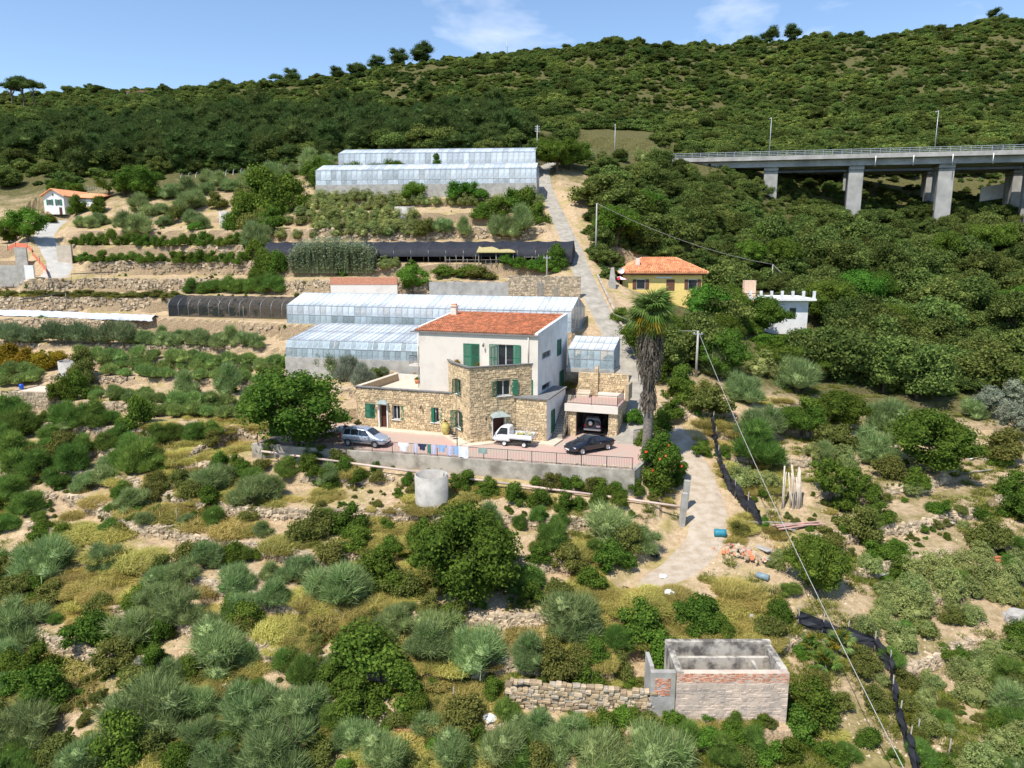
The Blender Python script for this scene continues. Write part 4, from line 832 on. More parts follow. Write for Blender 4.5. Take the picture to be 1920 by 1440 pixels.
def panel(fr, z0, z1, holes, th=0.3, inset=0.0):
    o, t, n, L = fr; S = sorted({0.0, L, *[h[0] for h in holes], *[h[2] for h in holes]}); Z = sorted({z0, z1, *[h[1] for h in holes], *[h[3] for h in holes]})
    S = [s for s in S if -1e-6 <= s <= L+1e-6]; S[0] += 0.004; S[-1] -= 0.004; Z = [z for z in Z if z0-1e-6 <= z <= z1+1e-6]; mb = MB()
    for s0, s1 in zip(S[:-1], S[1:]):
        for q0, q1 in zip(Z[:-1], Z[1:]):
            sc, zc = (s0+s1)/2, (q0+q1)/2
            if any(h[0] < sc < h[2] and h[1] < zc < h[3] for h in holes): continue
            P = [o+t*s0-n*inset, o+t*s1-n*inset, o+t*s1-n*(inset+th), o+t*s0-n*(inset+th)]; mb.prism([(p.x, p.y) for p in P][::-1], q0, q1)
    return mb
def clad(fr, z0, z1, holes, seed, s0=0.0, s1=None, hmin=0.13, hmax=0.27, wmin=0.16, wmax=0.42, proud=(0.02, 0.065)):
    """coursed rubble: every stone a chipped block of its own standing proud of the mortar"""
    o, t, n, L = fr; s1 = L if s1 is None else s1; rng = np.random.default_rng(seed); mb = MB(); z = z0
    while z < z1-0.05:
        h = min(rng.uniform(hmin, hmax), z1-z); s = s0-rng.uniform(0, 0.3)
        while s < s1-0.02:
            w = rng.uniform(wmin, wmax)*(0.7+h*2); w = s1-s if s1-(s+w) < 0.13 else w; e0, e1 = max(s, s0)+0.012, min(s+w, s1)-0.012; s += w
            zz0, zz1 = z+0.008+rng.uniform(-.03, .03), z+h-0.008+rng.uniform(-.03, .03)
            if e1-e0 < 0.06 or zz1-zz0 < 0.04: continue
            cut = [q for q in holes if q[0] < e1 and q[2] > e0 and q[1] < zz1 and q[3] > zz0]
            if cut:
                q = cut[0]
                if e0 < q[0]-0.08: e1 = q[0]
                elif e1 > q[2]+0.08: e0 = q[2]
                else: continue
            p = rng.uniform(*proud); j = lambda: rng.uniform(-0.02, 0.02); c = 0.02
            B_ = [o+t*e0+Vector((0, 0, zz0)), o+t*e1+Vector((0, 0, zz0)), o+t*e1+Vector((0, 0, zz1)), o+t*e0+Vector((0, 0, zz1))]
            T_ = [o+t*(e0+c+j()*.6)+n*(p+j()*.5)+Vector((0, 0, zz0+c*.7)), o+t*(e1-c+j()*.6)+n*(p+j()*.5)+Vector((0, 0, zz0+c*.7+j()*.4)), o+t*(e1-c+j()*.6)+n*(p+j()*.5)+Vector((0, 0, zz1-c*.7)), o+t*(e0+c+j()*.6)+n*(p+j()*.5)+Vector((0, 0, zz1-c*.7+j()*.4))]
            mb.add(B_+T_, [(4, 5, 6, 7), (0, 1, 5, 4), (1, 2, 6, 5), (2, 3, 7, 6), (3, 0, 4, 7)])
        z += h
    return mb
def stone_wall(fr, z0, z1, holes, seed, name='wall', parent=None, **k):
    w = panel(fr, z0, z1, holes).build(name, M_MORTAR, parent or house)
    c = clad(fr, z0, z1, holes, seed, **k).build('wall_stones', M_CLAD, w if (parent or house).parent is None else parent); tag(c, kind='stuff'); return w
SHUT = {}
def shutter_mesh(w, h):
    k = (round(w, 2), round(h, 2))
    if k not in SHUT:
        mb = MB(); f = 0.06; mb.box(0, 0, 0, f, .045, h); mb.box(w-f, 0, 0, w, .045, h)
        for z in (0, h/2-f/2, h-f): mb.box(f, 0, z, w-f, .045, z+f)
        n = max(6, int((h-3*f)/0.075))
        for i in range(n):
            z = f+(h-2*f)*(i+.5)/n; mb.obox((w/2, .022, z), ((w-2*f)/2, 0, 0), (0, .018, .022), (0, -.004, .006))
        SHUT[k] = mb.mesh('shutter', [M_SHUT])
    return SHUT[k]
def window(fr, s0, z0, s1, z1, la=None, ra=None, pane=True, frame=True, parent=None, depth=0.18, sill=True, mull=True, name='window', arch=False):
    """window set into a wall; la / ra: opening angles of the left and right shutters in degrees (0 closed, 170 folded back)"""
    o, t, n, L = fr; w, h = s1-s0, z1-z0; p = o+t*s0+Vector((0, 0, z0)); rz = math.atan2(t.y, t.x)
    mb = MB(); f = 0.06
    mb.box(0, depth, 0, f, depth+.06, h); mb.box(w-f, depth, 0, w, depth+.06, h); mb.box(f, depth, 0, w-f, depth+.06, f); mb.box(f, depth, h-f, w-f, depth+.06, h)
    if mull: mb.box(w/2-.035, depth-.006, f, w/2+.035, depth+.054, h-f)
    wo = mb.build(name, M_FRAME, parent or house, p, (0, 0, rz))
    if pane: MB().box(f, depth+.02, f, w-f, depth+.035, h-f).build('pane', M_GLASS, wo)
    if sill: MB().box(-.08, -.13, -.07, w+.08, .12, 0).build('sill', M_WHITE, wo)
    for ang, side in ((la, 0), (ra, 1)):
        if ang is None: continue
        sw = w/2-.004; so = link('shutter', shutter_mesh(sw, h), wo)
        if side == 0: so.location = (0, -0.055, 0); so.rotation_euler = (0, 0, -math.radians(ang))
        else:
            so.location = (w, -0.010, 0); so.rotation_euler = (0, 0, math.pi+math.radians(ang))
    return wo
# --- walls
fW = wallframe(-13.1, 2.6, -2.75, 2.6)       # stone wing, courtyard side
hW = [(0.99, 1.03, 2.06, 2.4), (2.6, 0.15, 3.4, 2.35), (3.97, 1.05, 4.78, 2.42), (8.12, 1.08, 8.87, 2.48)]
stone_wall(fW, 0.0, 4.0, hW, 1)
window(fW, *hW[0], la=0, ra=0, sill=False); window(fW, *hW[2], ra=172); window(fW, *hW[3], la=18, ra=172)
fWL = wallframe(-13.1, 11.0, -13.1, 2.6); stone_wall(fWL, 0.0, 4.0, [], 2)
fPL = wallframe(-2.75, 2.6, 0, 0); hPL = [(0.85, 0.95, 1.95, 2.6), (0.85, 4.2, 1.95, 5.55)]
stone_wall(fPL, 0.0, 6.92, hPL, 3); window(fPL, *hPL[0], la=95, ra=150); window(fPL, *hPL[1], la=60, ra=120)
fPR = wallframe(0, 0, 4.5, 4.0); hPR = [(2.2, 0.2, 3.35, 2.35), (2.6, 4.2, 3.95, 5.6)]
stone_wall(fPR, 0.0, 6.92, hPR, 4); window(fPR, *hPR[1], la=150, ra=165)
fUL = wallframe(-3.75, 4.0, -2.75, 2.6); stone_wall(fUL, 3.3, 6.92, [], 5)
fG = wallframe(3.45, 2.77, 6.35, 2.77); stone_wall(fG, 0.0, 3.93, [], 6)
fGR = wallframe(6.35, 2.77, 6.35, 9.2); hGR = [(1.35, 0.55, 2.6, 2.65)]
panel(fGR, 0.0, 3.93, hGR).build('wall', M_WHITE, house); window(fGR, *hGR[0], la=0, ra=0, sill=False)
MB().prism([(3.2, 2.62), (6.52, 2.62), (6.52, 9.2), (5.0, 9.2), (5.0, 4.0), (3.2, 4.0)], 3.934, 4.05).build('roof_slab', M_COPE, house)
fF = wallframe(-6.8, 4.0, 5.1, 4.0); hF = [(4.6, 6.15, 6.2, 8.55), (8.0, 6.15, 9.52, 8.6), (10.4, 4.06, 11.1, 5.45)]
panel(fF, 3.3, 9.45, hF).build('wall', M_STUCCO, house)
window(fF, *hF[0], la=0, ra=0, sill=False, name='balcony_door'); window(fF, *hF[1], la=172, ra=172, sill=False, name='balcony_door')
window(fF, *hF[2], ra=172, sill=False, name='balcony_door')
fRS = wallframe(5.1, 4.0, 5.1, 14.5); hRS = [(1.35, 7.15, 4.3, 7.75), (6.5, 6.8, 8.0, 8.4), (1.35, 3.95+.15, 4.3, 4.7), (7.5, 3.4, 9.1, 5.1)]
w = panel(fRS, 0.0, 9.45, hRS).build('wall', M_WHITE, house)
MB().add([(5.1, 4, 9.451), (5.1, 14.5, 9.451), (5.1, 14.5, 10.75), (5.1, 4, 9.72), (4.8, 4, 9.451), (4.8, 14.5, 9.451), (4.8, 14.5, 10.75), (4.8, 4, 9.72)], [(0, 1, 2, 3), (7, 6, 5, 4), (3, 2, 6, 7), (0, 3, 7, 4), (1, 5, 6, 2)]).build('parapet', M_WHITE, house)
for i in (0, 2):
    h = hRS[i]; wo = window(fRS, *h, sill=False, mull=False)
    for k in range(1, 6): MB().box((h[2]-h[0])*k/6-.02, .02, 0, (h[2]-h[0])*k/6+.02, .06, h[3]-h[1]).build('bar', M_IRON, wo)
for i in (1, 3): window(fRS, *hRS[i], la=0, ra=0, sill=False)
fBK = wallframe(5.1, 14.5, -7.6, 14.5); panel(fBK, 0, 10.4, []).build('wall', M_WHITE, house)
fLS = wallframe(-7.6, 14.5, -7.6, 5.5); panel(fLS, 0, 9.45, []).build('wall', M_STUCCO, house)
MB().add([(-7.6, 5.5, 9.451), (-7.6, 14.5, 9.451), (-7.6, 14.5, 10.75), (-7.6, 5.5, 9.86), (-7.3, 5.5, 9.451), (-7.3, 14.5, 9.451), (-7.3, 14.5, 10.75), (-7.3, 5.5, 9.86)], [(3, 2, 1, 0), (4, 5, 6, 7), (7, 6, 2, 3), (4, 7, 3, 0), (2, 6, 5, 1)]).build('parapet', M_STUCCO, house)
fRC = wallframe(-7.6, 5.5, -6.8, 5.5); panel(fRC, 3.3, 9.45, []).build('wall', M_STUCCO, house)
fRC2 = wallframe(-6.8, 5.5, -6.8, 4.0); panel(fRC2, 3.3, 9.45, [], th=0.2).build('wall', M_STUCCO, house)
for z0_, z1_ in ((3.45, 5.3), (6.5, 8.5)):
    so = link('shutter', shutter_mesh(0.6, z1_-z0_), house, (-7.52, 5.42, z0_))
MB().box(-8.1, 4.3, 6.05, -6.82, 5.49, 6.2).build('balcony_slab', M_STUCCO, house)
bal = MB(); bal.box(-8.08, 4.33, 7.05, -6.85, 4.37, 7.1)
for i in range(9): bal.box(-8.06+i*.145, 4.34, 6.2, -8.04+i*.145, 4.36, 7.05)
bal.build('balcony_rail', M_IRON, house)
# --- floors, terrace slabs, copings
MB().prism([(-13.0, 2.7), (-2.9, 2.7), (-3.7, 4.1), (-6.7, 4.1), (-6.7, 5.6), (-7.5, 5.6), (-7.5, 10.9), (-13.0, 10.9)], 3.1, 3.28).build('terrace_floor', M_WALK, house)
MB().prism([(-2.7, 2.75), (0.0, 0.32), (4.2, 4.02), (-3.6, 4.02)], 5.9, 6.1).build('terrace_floor', M_WALK, house)
MB().prism([(-13.25, 2.45), (-2.8, 2.45), (-2.8, 2.92), (-13.25, 2.92)], 4.002, 4.07).build('coping', M_COPE, house)
MB().prism([(-13.25, 2.925), (-12.78, 2.925), (-12.78, 11.1), (-13.25, 11.1)], 4.002, 4.07).build('coping', M_WALK, house)
MB().prism([(-13.2, 10.7), (-7.62, 10.7), (-7.62, 11.0), (-13.2, 11.0)], 3.0, 4.0).build('parapet', M_STUCCO, house)
MB().prism([(0, -.2), (4.66, 3.98), (4.3, 3.99), (0, .22)], 6.925, 7.0).build('coping', M_COPE, house)
MB().prism([(-2.95, 2.55), (-.02, -.2), (-.02, .22), (-2.72, 2.75), (-3.6, 4.0), (-3.92, 4.0)], 6.925, 7.0).build('coping', M_COPE, house)
MB().box(-12.7, 3.0, 0.02, 4.9, 14.3, 0.05).build('floor', M_INT, house); MB().box(-6.7, 4.3, 6.0, 4.75, 14.1, 6.12).build('floor', M_INT, house); MB().box(-6.7, 4.32, 3.1, 4.75, 14.1, 3.25).build('floor', M_INT, house)
# --- roof: barrel tiles laid course by course
roof = MB().add([(-7.3, 3.95, 9.452), (4.8, 3.95, 9.452), (4.8, 14.5, 10.5), (-7.3, 14.5, 10.5), (-7.3, 3.95, 9.56), (4.8, 3.95, 9.56), (4.8, 14.5, 10.58), (-7.3, 14.5, 10.58)], [(3, 2, 1, 0), (4, 5, 6, 7), (0, 1, 5, 4), (1, 2, 6, 5), (2, 3, 7, 6), (3, 0, 4, 7)]).build('roof', M_TILE, house)
def barrel_tiles(o, ux, uy, W, L, pw, pl, seed, skip=None, r=0.5):
    """courses of curved tiles on a roof plane: o corner at the eave, ux along the eave, uy up the slope"""
    rng = np.random.default_rng(seed); mb = MB(); o = Vector(o); ux = Vector(ux).normalized(); uy = Vector(uy).normalized(); n = ux.cross(uy)
    for i in range(int(W/pw)):
        for j in range(int(math.ceil(L/pl))):
            if skip and skip((i+.5)*pw, (j+.5)*pl): continue
            y0 = j*pl; y1 = min(y0+pl*1.15, L); x = (i+.5)*pw+rng.uniform(-.008, .008); w = pw*.46; h0 = pw*r*rng.uniform(.9, 1.1); V = []
            for yy, lift, k in ((y0, .03, 1.0), (y1, 0.0, .86)):
                for a in (0, .25, .5, .75, 1.0):
                    V.append(o+ux*(x-w*math.cos(a*math.pi)*k)+uy*yy+n*(h0*math.sin(a*math.pi)*k+lift))
            mb.add(V, [(q, q+1, q+6, q+5) for q in range(4)]+[(0, 1, 2, 3, 4)], 0, True)
    return mb
t_ = barrel_tiles((-7.28, 3.92, 9.57), (1, 0, 0), (0, 10.55, 1.02), 12.1, 10.55, 0.235, 0.40, 9).build('roof_tiles', M_TILE, roof); tag(t_, kind='stuff')
ch = MB(); ch.box(-7.1, 12.2, 10.0, -6.5, 12.8, 11.35); ch.box(-7.2, 12.1, 11.35, -6.4, 12.9, 11.45)
cho = ch.build('chimney', M_STUCCO, roof); MB().box(-7.05, 12.25, 11.45, -6.55, 12.75, 11.62).build('chimney_cap', M_TILE, house)
MB().box(-7.62, 3.8, 9.44, 5.12, 3.948, 9.56).build('gutter', M_COPE, house)
for a in (-6.9, 4.2): MB().tube([(a, 3.9, 9.4), (a, 3.92, 7.0 if a > 0 else 4.0)], .05).build('downpipe', M_STUCCO, house)
# --- doors and canopies
o, t, n, L = fW
d = MB().box(2.68, 0, 0.17, 3.32, .06, 2.27); dd = d.build('door', M_DOOR, house, (-13.1, 2.85, 0)); MB().box(3.2, -.05, 1.1, 3.25, 0, 1.25).build('handle', M_IRON, dd)
MB().box(-10.62, 2.45, 0.12, -10.5, 2.7, 2.4).box(-9.7, 2.45, 0.12, -9.58, 2.7, 2.4).box(-10.62, 2.44, 2.4, -9.58, 2.7, 2.52).build('door_surround', M_WHITE, house)
def canopy(cx, cy, z, w, dpt, rz):
    mb = MB(); mb.add([(-w/2, 0, 0), (w/2, 0, 0), (w/2, -dpt, -.06), (-w/2, -dpt, -.06), (-w*.2, 0, .3), (w*.2, 0, .3), (w*.2, -dpt*.55, .22), (-w*.2, -dpt*.55, .22)], [(3, 2, 1, 0), (4, 5, 6, 7)[::-1], (0, 3, 7, 4), (3, 2, 6, 7), (2, 1, 5, 6), (0, 4, 5, 1)])
    mb.box(-w/2, -dpt, -.12, -w/2+.06, 0, -.061); mb.box(w/2-.06, -dpt, -.12, w/2, 0, -.061)
    return mb.build('door_canopy', M_CAN, house, (cx, cy, z), (0, 0, rz))
M_CAN = mat('grey_green_canopy', (0.30, 0.34, 0.31, 1), rough=0.7, var=0.15)
canopy(-10.1, 2.55, 2.62, 1.25, 0.5, 0)
rP = math.atan2(4.0, 4.5); pm = Vector((0, 0, 0))+Vector((4.5, 4, 0)).normalized()*2.78
canopy(pm.x+.03, pm.y-.05, 2.5, 1.75, .9, rP)
dp = MB().box(0, .3, 0, 1.15, .36, 2.15).build('door', M_DOOR, house, tuple(Vector((4.5, 4, 0)).normalized()*2.2+Vector((0, 0, .2))), (0, 0, rP))
MB().box(-.1, -.07, 0, 0, .1, 2.2).box(1.15, -.07, 0, 1.25, .1, 2.2).build('door_surround', M_WHITE, dp)
for a, b, z in ((-11.0, 2.5, 2.3), (-5.93, 2.5, 2.64), (1.3, .95, 2.4), (-0.1, 3.9, 8.6)):
    mb = MB(); mb.tube([(a, b+.1, z), (a, b-.15, z+.08), (a, b-.2, z-.02)], .02, n=5); mb.lathe([(.02, 0), (.09, -.05), (.07, -.25), (.02, -.3)], 8, (a, b-.2, z)); mb.build('wall_lamp', M_IRON, house)
# --- steps of the door and raised walk along the front (part of the yard)
walk = MB().prism([(-13.9, 1.3), (-3.2, 1.55), (-.75, -.95), (.25, -.95), (2.1, .7), (5.8, 1.75), (7.35, 1.7), (7.55, 4.1), (6.4, 4.2), (6.4, 2.85), (3.6, 2.85), (.05, .1), (-.05, .1), (-2.7, 2.7), (-13.9, 2.7)][::1], -0.05, 0.13).build('front_walk', M_WALK, None, (HB.x, HB.y, 0), (0, 0, -HR)); tag(walk, 'pale raised walk along the house front', kind='structure')
# --- courtyard paving, retaining wall and railing
def court():
    mb = MB(); mb.prism(COURT, -2.4, 0.0); o = mb.build('courtyard', M_PAVER); tag(o, 'reddish paved courtyard in front of the house', kind='structure'); return o
court()
M_RWALL = mat('stained_concrete_wall', (0.46, 0.41, 0.335, 1), rough=0.95, scale=0.8, col2=(0.22, 0.19, 0.15, 1), w=(0.34, 0.6), bump=0.4, bscale=5, detail=8)
WALLP = [(-18.4, -6.5), (-5, -5.35), (15.3, -3.45)]
wp = [L3(*q) for q in WALLP]; n_ = -HN
rw_ = MB()
for p, q in zip(wp[:-1], wp[1:]):
    t = (q-p).normalized(); m_ = Vector((t.y, -t.x, 0)); rw_.prism([(p+m_*.02)[:2], (q+m_*.02)[:2], (q-m_*.33)[:2], (p-m_*.33)[:2]][::-1], -2.6, 0.12)
q = L3(15.9, 1.0); p = wp[-1]; t = (q-p).normalized(); m_ = Vector((t.y, -t.x, 0)); rw_.prism([(p+m_*.02)[:2], (q+m_*.02)[:2], (q-m_*.33)[:2], (p-m_*.33)[:2]][::-1], -2.6, 0.10)
tag(rw_.build('retaining_wall', M_RWALL), 'long stained concrete retaining wall below the courtyard railing', 'wall')
def railing(name, pts, z, h, label, step=1.95, bar=0.13, parent=None, rail_r=.022):
    root = empty(name, pts[0]) if parent is None else empty(name, pts[0]); tag(root, label, 'railing'); base = Vector(pts[0])
    rail = MB(); bars = MB(); posts = []
    for p, q in zip(pts[:-1], pts[1:]):
        p, q = Vector(p)-base, Vector(q)-base; L = (q-p).length; n = max(1, round(L/step)); up = Vector((0, 0, 1))
        rail.tube([p+up*h, q+up*h], rail_r, n=4); rail.tube([p+up*.12, q+up*.12], rail_r*.8, n=4)
        for i in range(n+1):
            c = p+(q-p)*i/n
            if posts and (posts[-1]-c).length < .1: continue
            posts.append(c); MB().box(-.025, -.025, -.1, .025, .025, h+.03).build('post', M_IRON, root, c)
        for i in range(int(L/bar)): c = p+(q-p)*((i+.5)*bar/L); bars.tube([c+up*.12, c+up*h], .009, n=3, cap=False)
    rail.build('handrail', M_IRON, root); tag(bars.build('balusters', M_IRON, root), kind='stuff'); return root
railing('courtyard_railing', [L3(-17.9, -6.25, .12), L3(-5, -5.15, .12), L3(15.1, -3.25, .12)], .12, .95, 'long thin dark iron railing along the courtyard edge')
# --- garage with roof terrace, stair, stone back wall
gar = empty('garage', (HB.x, HB.y, 0), -HR); tag(gar, 'open garage with white lintel carrying a railed roof terrace', 'garage')
def gwall(a0, b0, a1, b1, z0, z1, seed, holes=()): return stone_wall(wallframe(a0, b0, a1, b1), z0, z1, list(holes), seed, parent=gar)
gwall(7.45, 6.0, 8.25, 6.0, 0, 2.38, 21); gwall(11.3, 6.0, 12.1, 6.0, 0, 2.38, 22); gwall(12.1, 6.0, 12.1, 11.0, 0, 2.95, 23)
panel(wallframe(7.45, 11, 7.45, 6.31), 0, 2.38, []).build('wall', M_INT, gar); panel(wallframe(12.1, 11.0, 7.45, 11.0), 0, 2.95, []).build('wall', M_INT, gar)
MB().box(7.2, 5.7, 2.4, 12.2, 5.98, 3.08).build('lintel', M_STUCCO, gar); MB().box(7.2, 5.982, 2.6, 12.2, 11.0, 3.05).build('roof_terrace', M_PAVER, gar)
gwall(7.3, 10.6, 12.3, 10.6, 3.05, 5.3, 24); gwall(12.3, 10.9, 12.3, 8.9, 3.05, 4.6, 25); gwall(9.0, 10.3, 9.35, 10.3, 3.05, 6.0, 26)
MB().box(9.4, 10.05, 3.052, 12.2, 10.58, 3.45).build('bench', M_STUCCO, gar)
for i in range(3): MB().box(7.4, 9.2+.33*i, 3.052+.2*i, 8.7, 9.52+.33*i, 3.25+.2*i).build('step', M_WALK, gar)
st = empty('outside_stair', (HB.x, HB.y, 0), -HR); tag(st, 'steep concrete stair climbing between house and garage', 'stair')
for i in range(17): MB().box(6.42, 4.1+.3*i, -.05 if i < 2 else .19*(i-2), 7.42, 4.4+.3*i+.02, .19*(i+1)).build('step', M_CONC, st)
railing('terrace_railing', [L3(7.3, 5.85, 3.08), L3(12.1, 5.85, 3.08), L3(12.1, 9.0, 3.08)], 3.08, .95, 'dark iron railing around the garage roof terrace', step=2.3)
railing('stair_railing', [L3(7.44, 4.2, .3), L3(7.30, 8.6, 2.95)], 0, .9, 'dark iron handrail sloping up the outside stair', step=1.4)
# ------------------------------------------------------------------ vehicles
def paint(name, col, metal=0.3, rough=0.28): return mat(name, col, rough=rough, metal=metal, var=0.04, spec=0.6, coat=0.7)
M_TYRE = mat('tyre_rubber', (0.02, 0.02, 0.021, 1), rough=0.9, var=0.2); M_RIM = mat('alloy_rim', (0.55, 0.55, 0.56, 1), rough=0.35, metal=0.8, var=0.1)
M_BLACKP = mat('black_plastic', (0.03, 0.03, 0.032, 1), rough=0.6, var=0.1); M_CARGL = mat('tinted_car_glass', (0.025, 0.03, 0.035, 1), rough=0.04, spec=1.0, var=0.1)
M_LAMP = mat('clear_lamp', (0.75, 0.76, 0.78, 1), rough=0.1, spec=0.8, var=0.05); M_RED = mat('red_lamp', (0.45, 0.02, 0.02, 1), rough=0.2, var=0.1); M_PLATE = mat('number_plate_white', (0.75, 0.75, 0.74, 1), rough=0.5, var=0.03)
class CarShape:
    """body lofted through stations (x, sill z, belt z, top z, belt half width, top half width)"""
    def __init__(s, st): s.st = st
    def at(s, x):
        X = [q[0] for q in s.st]; return [float(np.interp(x, X, [q[i] for q in s.st])) for i in range(1, 6)]
    def side(s, x, t, off=0.0):
        zb, zs, zr, ws, wr = s.at(x); return (x, ws+(wr-ws)*t+off, zs+(zr-zs)*t)
    def body(s):
        V = []; n = len(s.st)
        for x, zb, zs, zr, ws, wr in s.st:
            h = [(ws*0.90, zb), (ws*0.985, zb+(zs-zb)*0.3), (ws*1.0, zb+(zs-zb)*0.72), (ws, zs), (ws+(wr-ws)*0.5, zs+(zr-zs)*0.5), (wr, zr), (wr*0.55, zr+0.035*(1 if zr-zs > .25 else .6))]
            V += [(x, y, z) for y, z in h]+[(x, -y, z) for y, z in h[::-1]]
        m = 14; Fc = [(i*m+j, (i+1)*m+j, (i+1)*m+j+1, i*m+j+1) for i in range(n-1) for j in range(m-1)]+[(i*m+m-1, (i+1)*m+m-1, (i+1)*m, i*m) for i in range(n-1)]
        Fc += [tuple(range(m)), tuple(range((n-1)*m, n*m))[::-1]]
        return MB().add(V, Fc, 0, True)
    def glass(s, x0, x1, side, t0=0.14, t1=0.86, skew0=0.0, skew1=0.0):
        P = []; q = 6
        for t in (t0, t1):
            for i in range(q+1):
                k = (t-t0)/(t1-t0); a = x0+skew0*k; b = x1-skew1*k; x, y, z = s.side(a+(b-a)*i/q, t, .012); P.append((x, y*side, z))
        return MB().add(P, [(i, i+1, q+2+i, q+1+i) if side < 0 else (i, q+1+i, q+2+i, i+1) for i in range(q)], 0, True)
    def screen(s, xa, xb, t0=0.08, t1=0.92, out=0.015):
        """windscreen or rear window between the roof edge xa and the base xb"""
        P = []; q = 5; r = 4
        for j in range(r+1):
            k = t0+(t1-t0)*j/r; x = xb+(xa-xb)*k; zb, zs, zr, ws, wr = s.at(x)
            for i in range(q+1):
                f = -0.88+1.76*i/q; P.append((x, wr*f, zr+(0.035*(1-abs(f)) if abs(f) < .9 else 0)+out))
        sgn = 1 if xb > xa else -1
        return MB().add(P, [((j*(q+1)+i), j*(q+1)+i+1, (j+1)*(q+1)+i+1, (j+1)*(q+1)+i) for j in range(r) for i in range(q)], 0, True)
def wheel(root, x, y, r, w, rim=M_RIM):
    s = 1 if y > 0 else -1
    t = MB().lathe([(r*.62, -w/2), (r*.93, -w/2), (r, -w*.35), (r, w*.35), (r*.93, w/2), (r*.62, w/2)], 20).build('wheel', M_TYRE, root, (x, y, r), (math.pi/2, 0, 0))
    mb = MB().lathe([(0, 0), (r*.2, .01), (r*.22, -.02), (r*.55, -.03), (r*.62, .0), (r*.64, -.06)], 16, (0, 0, -s*w*.42))
    for k in range(5):
        a = k*math.tau/5; mb.obox((math.cos(a)*r*.38, math.sin(a)*r*.38, -s*w*.44), (math.cos(a)*r*.22, math.sin(a)*r*.22, 0), (-math.sin(a)*r*.06, math.cos(a)*r*.06, 0), (0, 0, .012))
    mb.build('rim', rim, t)
def subsurf(o, lv=1):
    m = o.modifiers.new('round', 'SUBSURF'); m.levels = lv; m.render_levels = lv
def car(name, label, st, p, head, col, wheels, wr_, screens, sides, lights, width, extra=None, cat='car'):
    root = empty(name, p, head); tag(root, label, cat); S = CarShape(st)
    b = S.body().build('body', col, root); subsurf(b, 2)
    for x in wheels:
        for y in (-1, 1):
            wheel(root, x, y*(width/2-.13), wr_, .2)
            a = MB(); n = 10; a.add([(x+math.cos(math.pi*i/n)*(wr_+.06), y*(width/2+.004), wr_+math.sin(math.pi*i/n)*(wr_+.06)) for i in range(n+1)]+[(x+math.cos(math.pi*i/n)*(wr_-.03), y*(width/2+.004), wr_+math.sin(math.pi*i/n)*(wr_-.03)) for i in range(n+1)], [((i, i+1, n+2+i, n+1+i)) for i in range(n)]); a.build('wheel_arch', M_BLACKP, root)
    for xa, xb, nm in screens: S.screen(xa, xb).build(nm, M_CARGL, root)
    for x0, x1, s0, s1 in sides:
        for sd_ in (-1, 1): S.glass(x0, x1, sd_, skew0=s0, skew1=s1).build('side_window', M_CARGL, root)
    for nm, x, y, z, sx, sy, sz, m_ in lights:
        for sd_ in (-1, 1): MB().obox((x, y*sd_, z), (sx, 0, 0), (0, sy, 0), (sx*.25, 0, sz)).build(nm, m_, root, bevel=.012)
    if extra: extra(root, S)
    return root
def place(a, b): p = L3(a, b); return (p.x, p.y, 0.004)
# silver people carrier
van_st = [(0, .42, .80, .86, .62, .52), (.04, .30, .95, 1.2, .80, .60), (.22, .26, .99, 1.52, .86, .62), (.9, .24, .99, 1.63, .875, .64), (1.8, .24, .97, 1.64, .875, .65), (2.45, .24, .96, 1.57, .875, .63), (3.05, .24, .94, 1.20, .87, .66), (3.4, .25, .91, 1.0, .865, .74), (3.9, .26, .80, .88, .83, .66), (4.18, .30, .64, .72, .74, .56), (4.3, .36, .52, .57, .60, .46)]
def van_x(root, S):
    MB().box(4.12, -.55, .30, 4.335, .55, .44).build('bumper_grille', M_BLACKP, root, bevel=.02); MB().box(4.31, -.26, .46, 4.345, .26, .57).build('number_plate', M_PLATE, root)
    for sd_ in (-1, 1):
        MB().obox((2.85, sd_*.98, 1.02), (.07, 0, 0), (0, .1, 0), (0, 0, .07)).build('mirror', MATS['silver_blue_paint'], root, bevel=.02)
        MB().tube([(.5, sd_*.6, 1.66), (1.4, sd_*.61, 1.70), (2.3, sd_*.6, 1.64)], .018, n=5).build('roof_rail', M_BLACKP, root)
        MB().obox((1.9, sd_*.885, .55), (1.6, 0, 0), (0, .012, 0), (0, 0, .03)).build('rubbing_strip', M_BLACKP, root)
        for x in (1.55, 2.5): MB().obox((x, sd_*.888, .86), (.07, 0, 0), (0, .014, 0), (0, 0, .015)).build('handle', M_BLACKP, root)
c = pz(672, 838, 0)
car('minivan', 'silver blue people carrier parked at the left of the courtyard', van_st, (-15.05, 61.55, .004), math.radians(-17), paint('silver_blue_paint', (0.44, 0.48, 0.56, 1), .4), (.78, 3.42), .32,
    [(2.5, 3.33, 'windscreen'), (.24, .05, 'rear_window')], [(.35, 1.0, .1, 0), (1.08, 1.78, 0, 0), (1.86, 2.95, 0, .42)], [('headlight', 4.03, .60, .70, .10, .13, .08, M_LAMP), ('tail_lamp', .06, .74, 1.0, .03, .08, .22, M_RED)], 1.76, van_x)
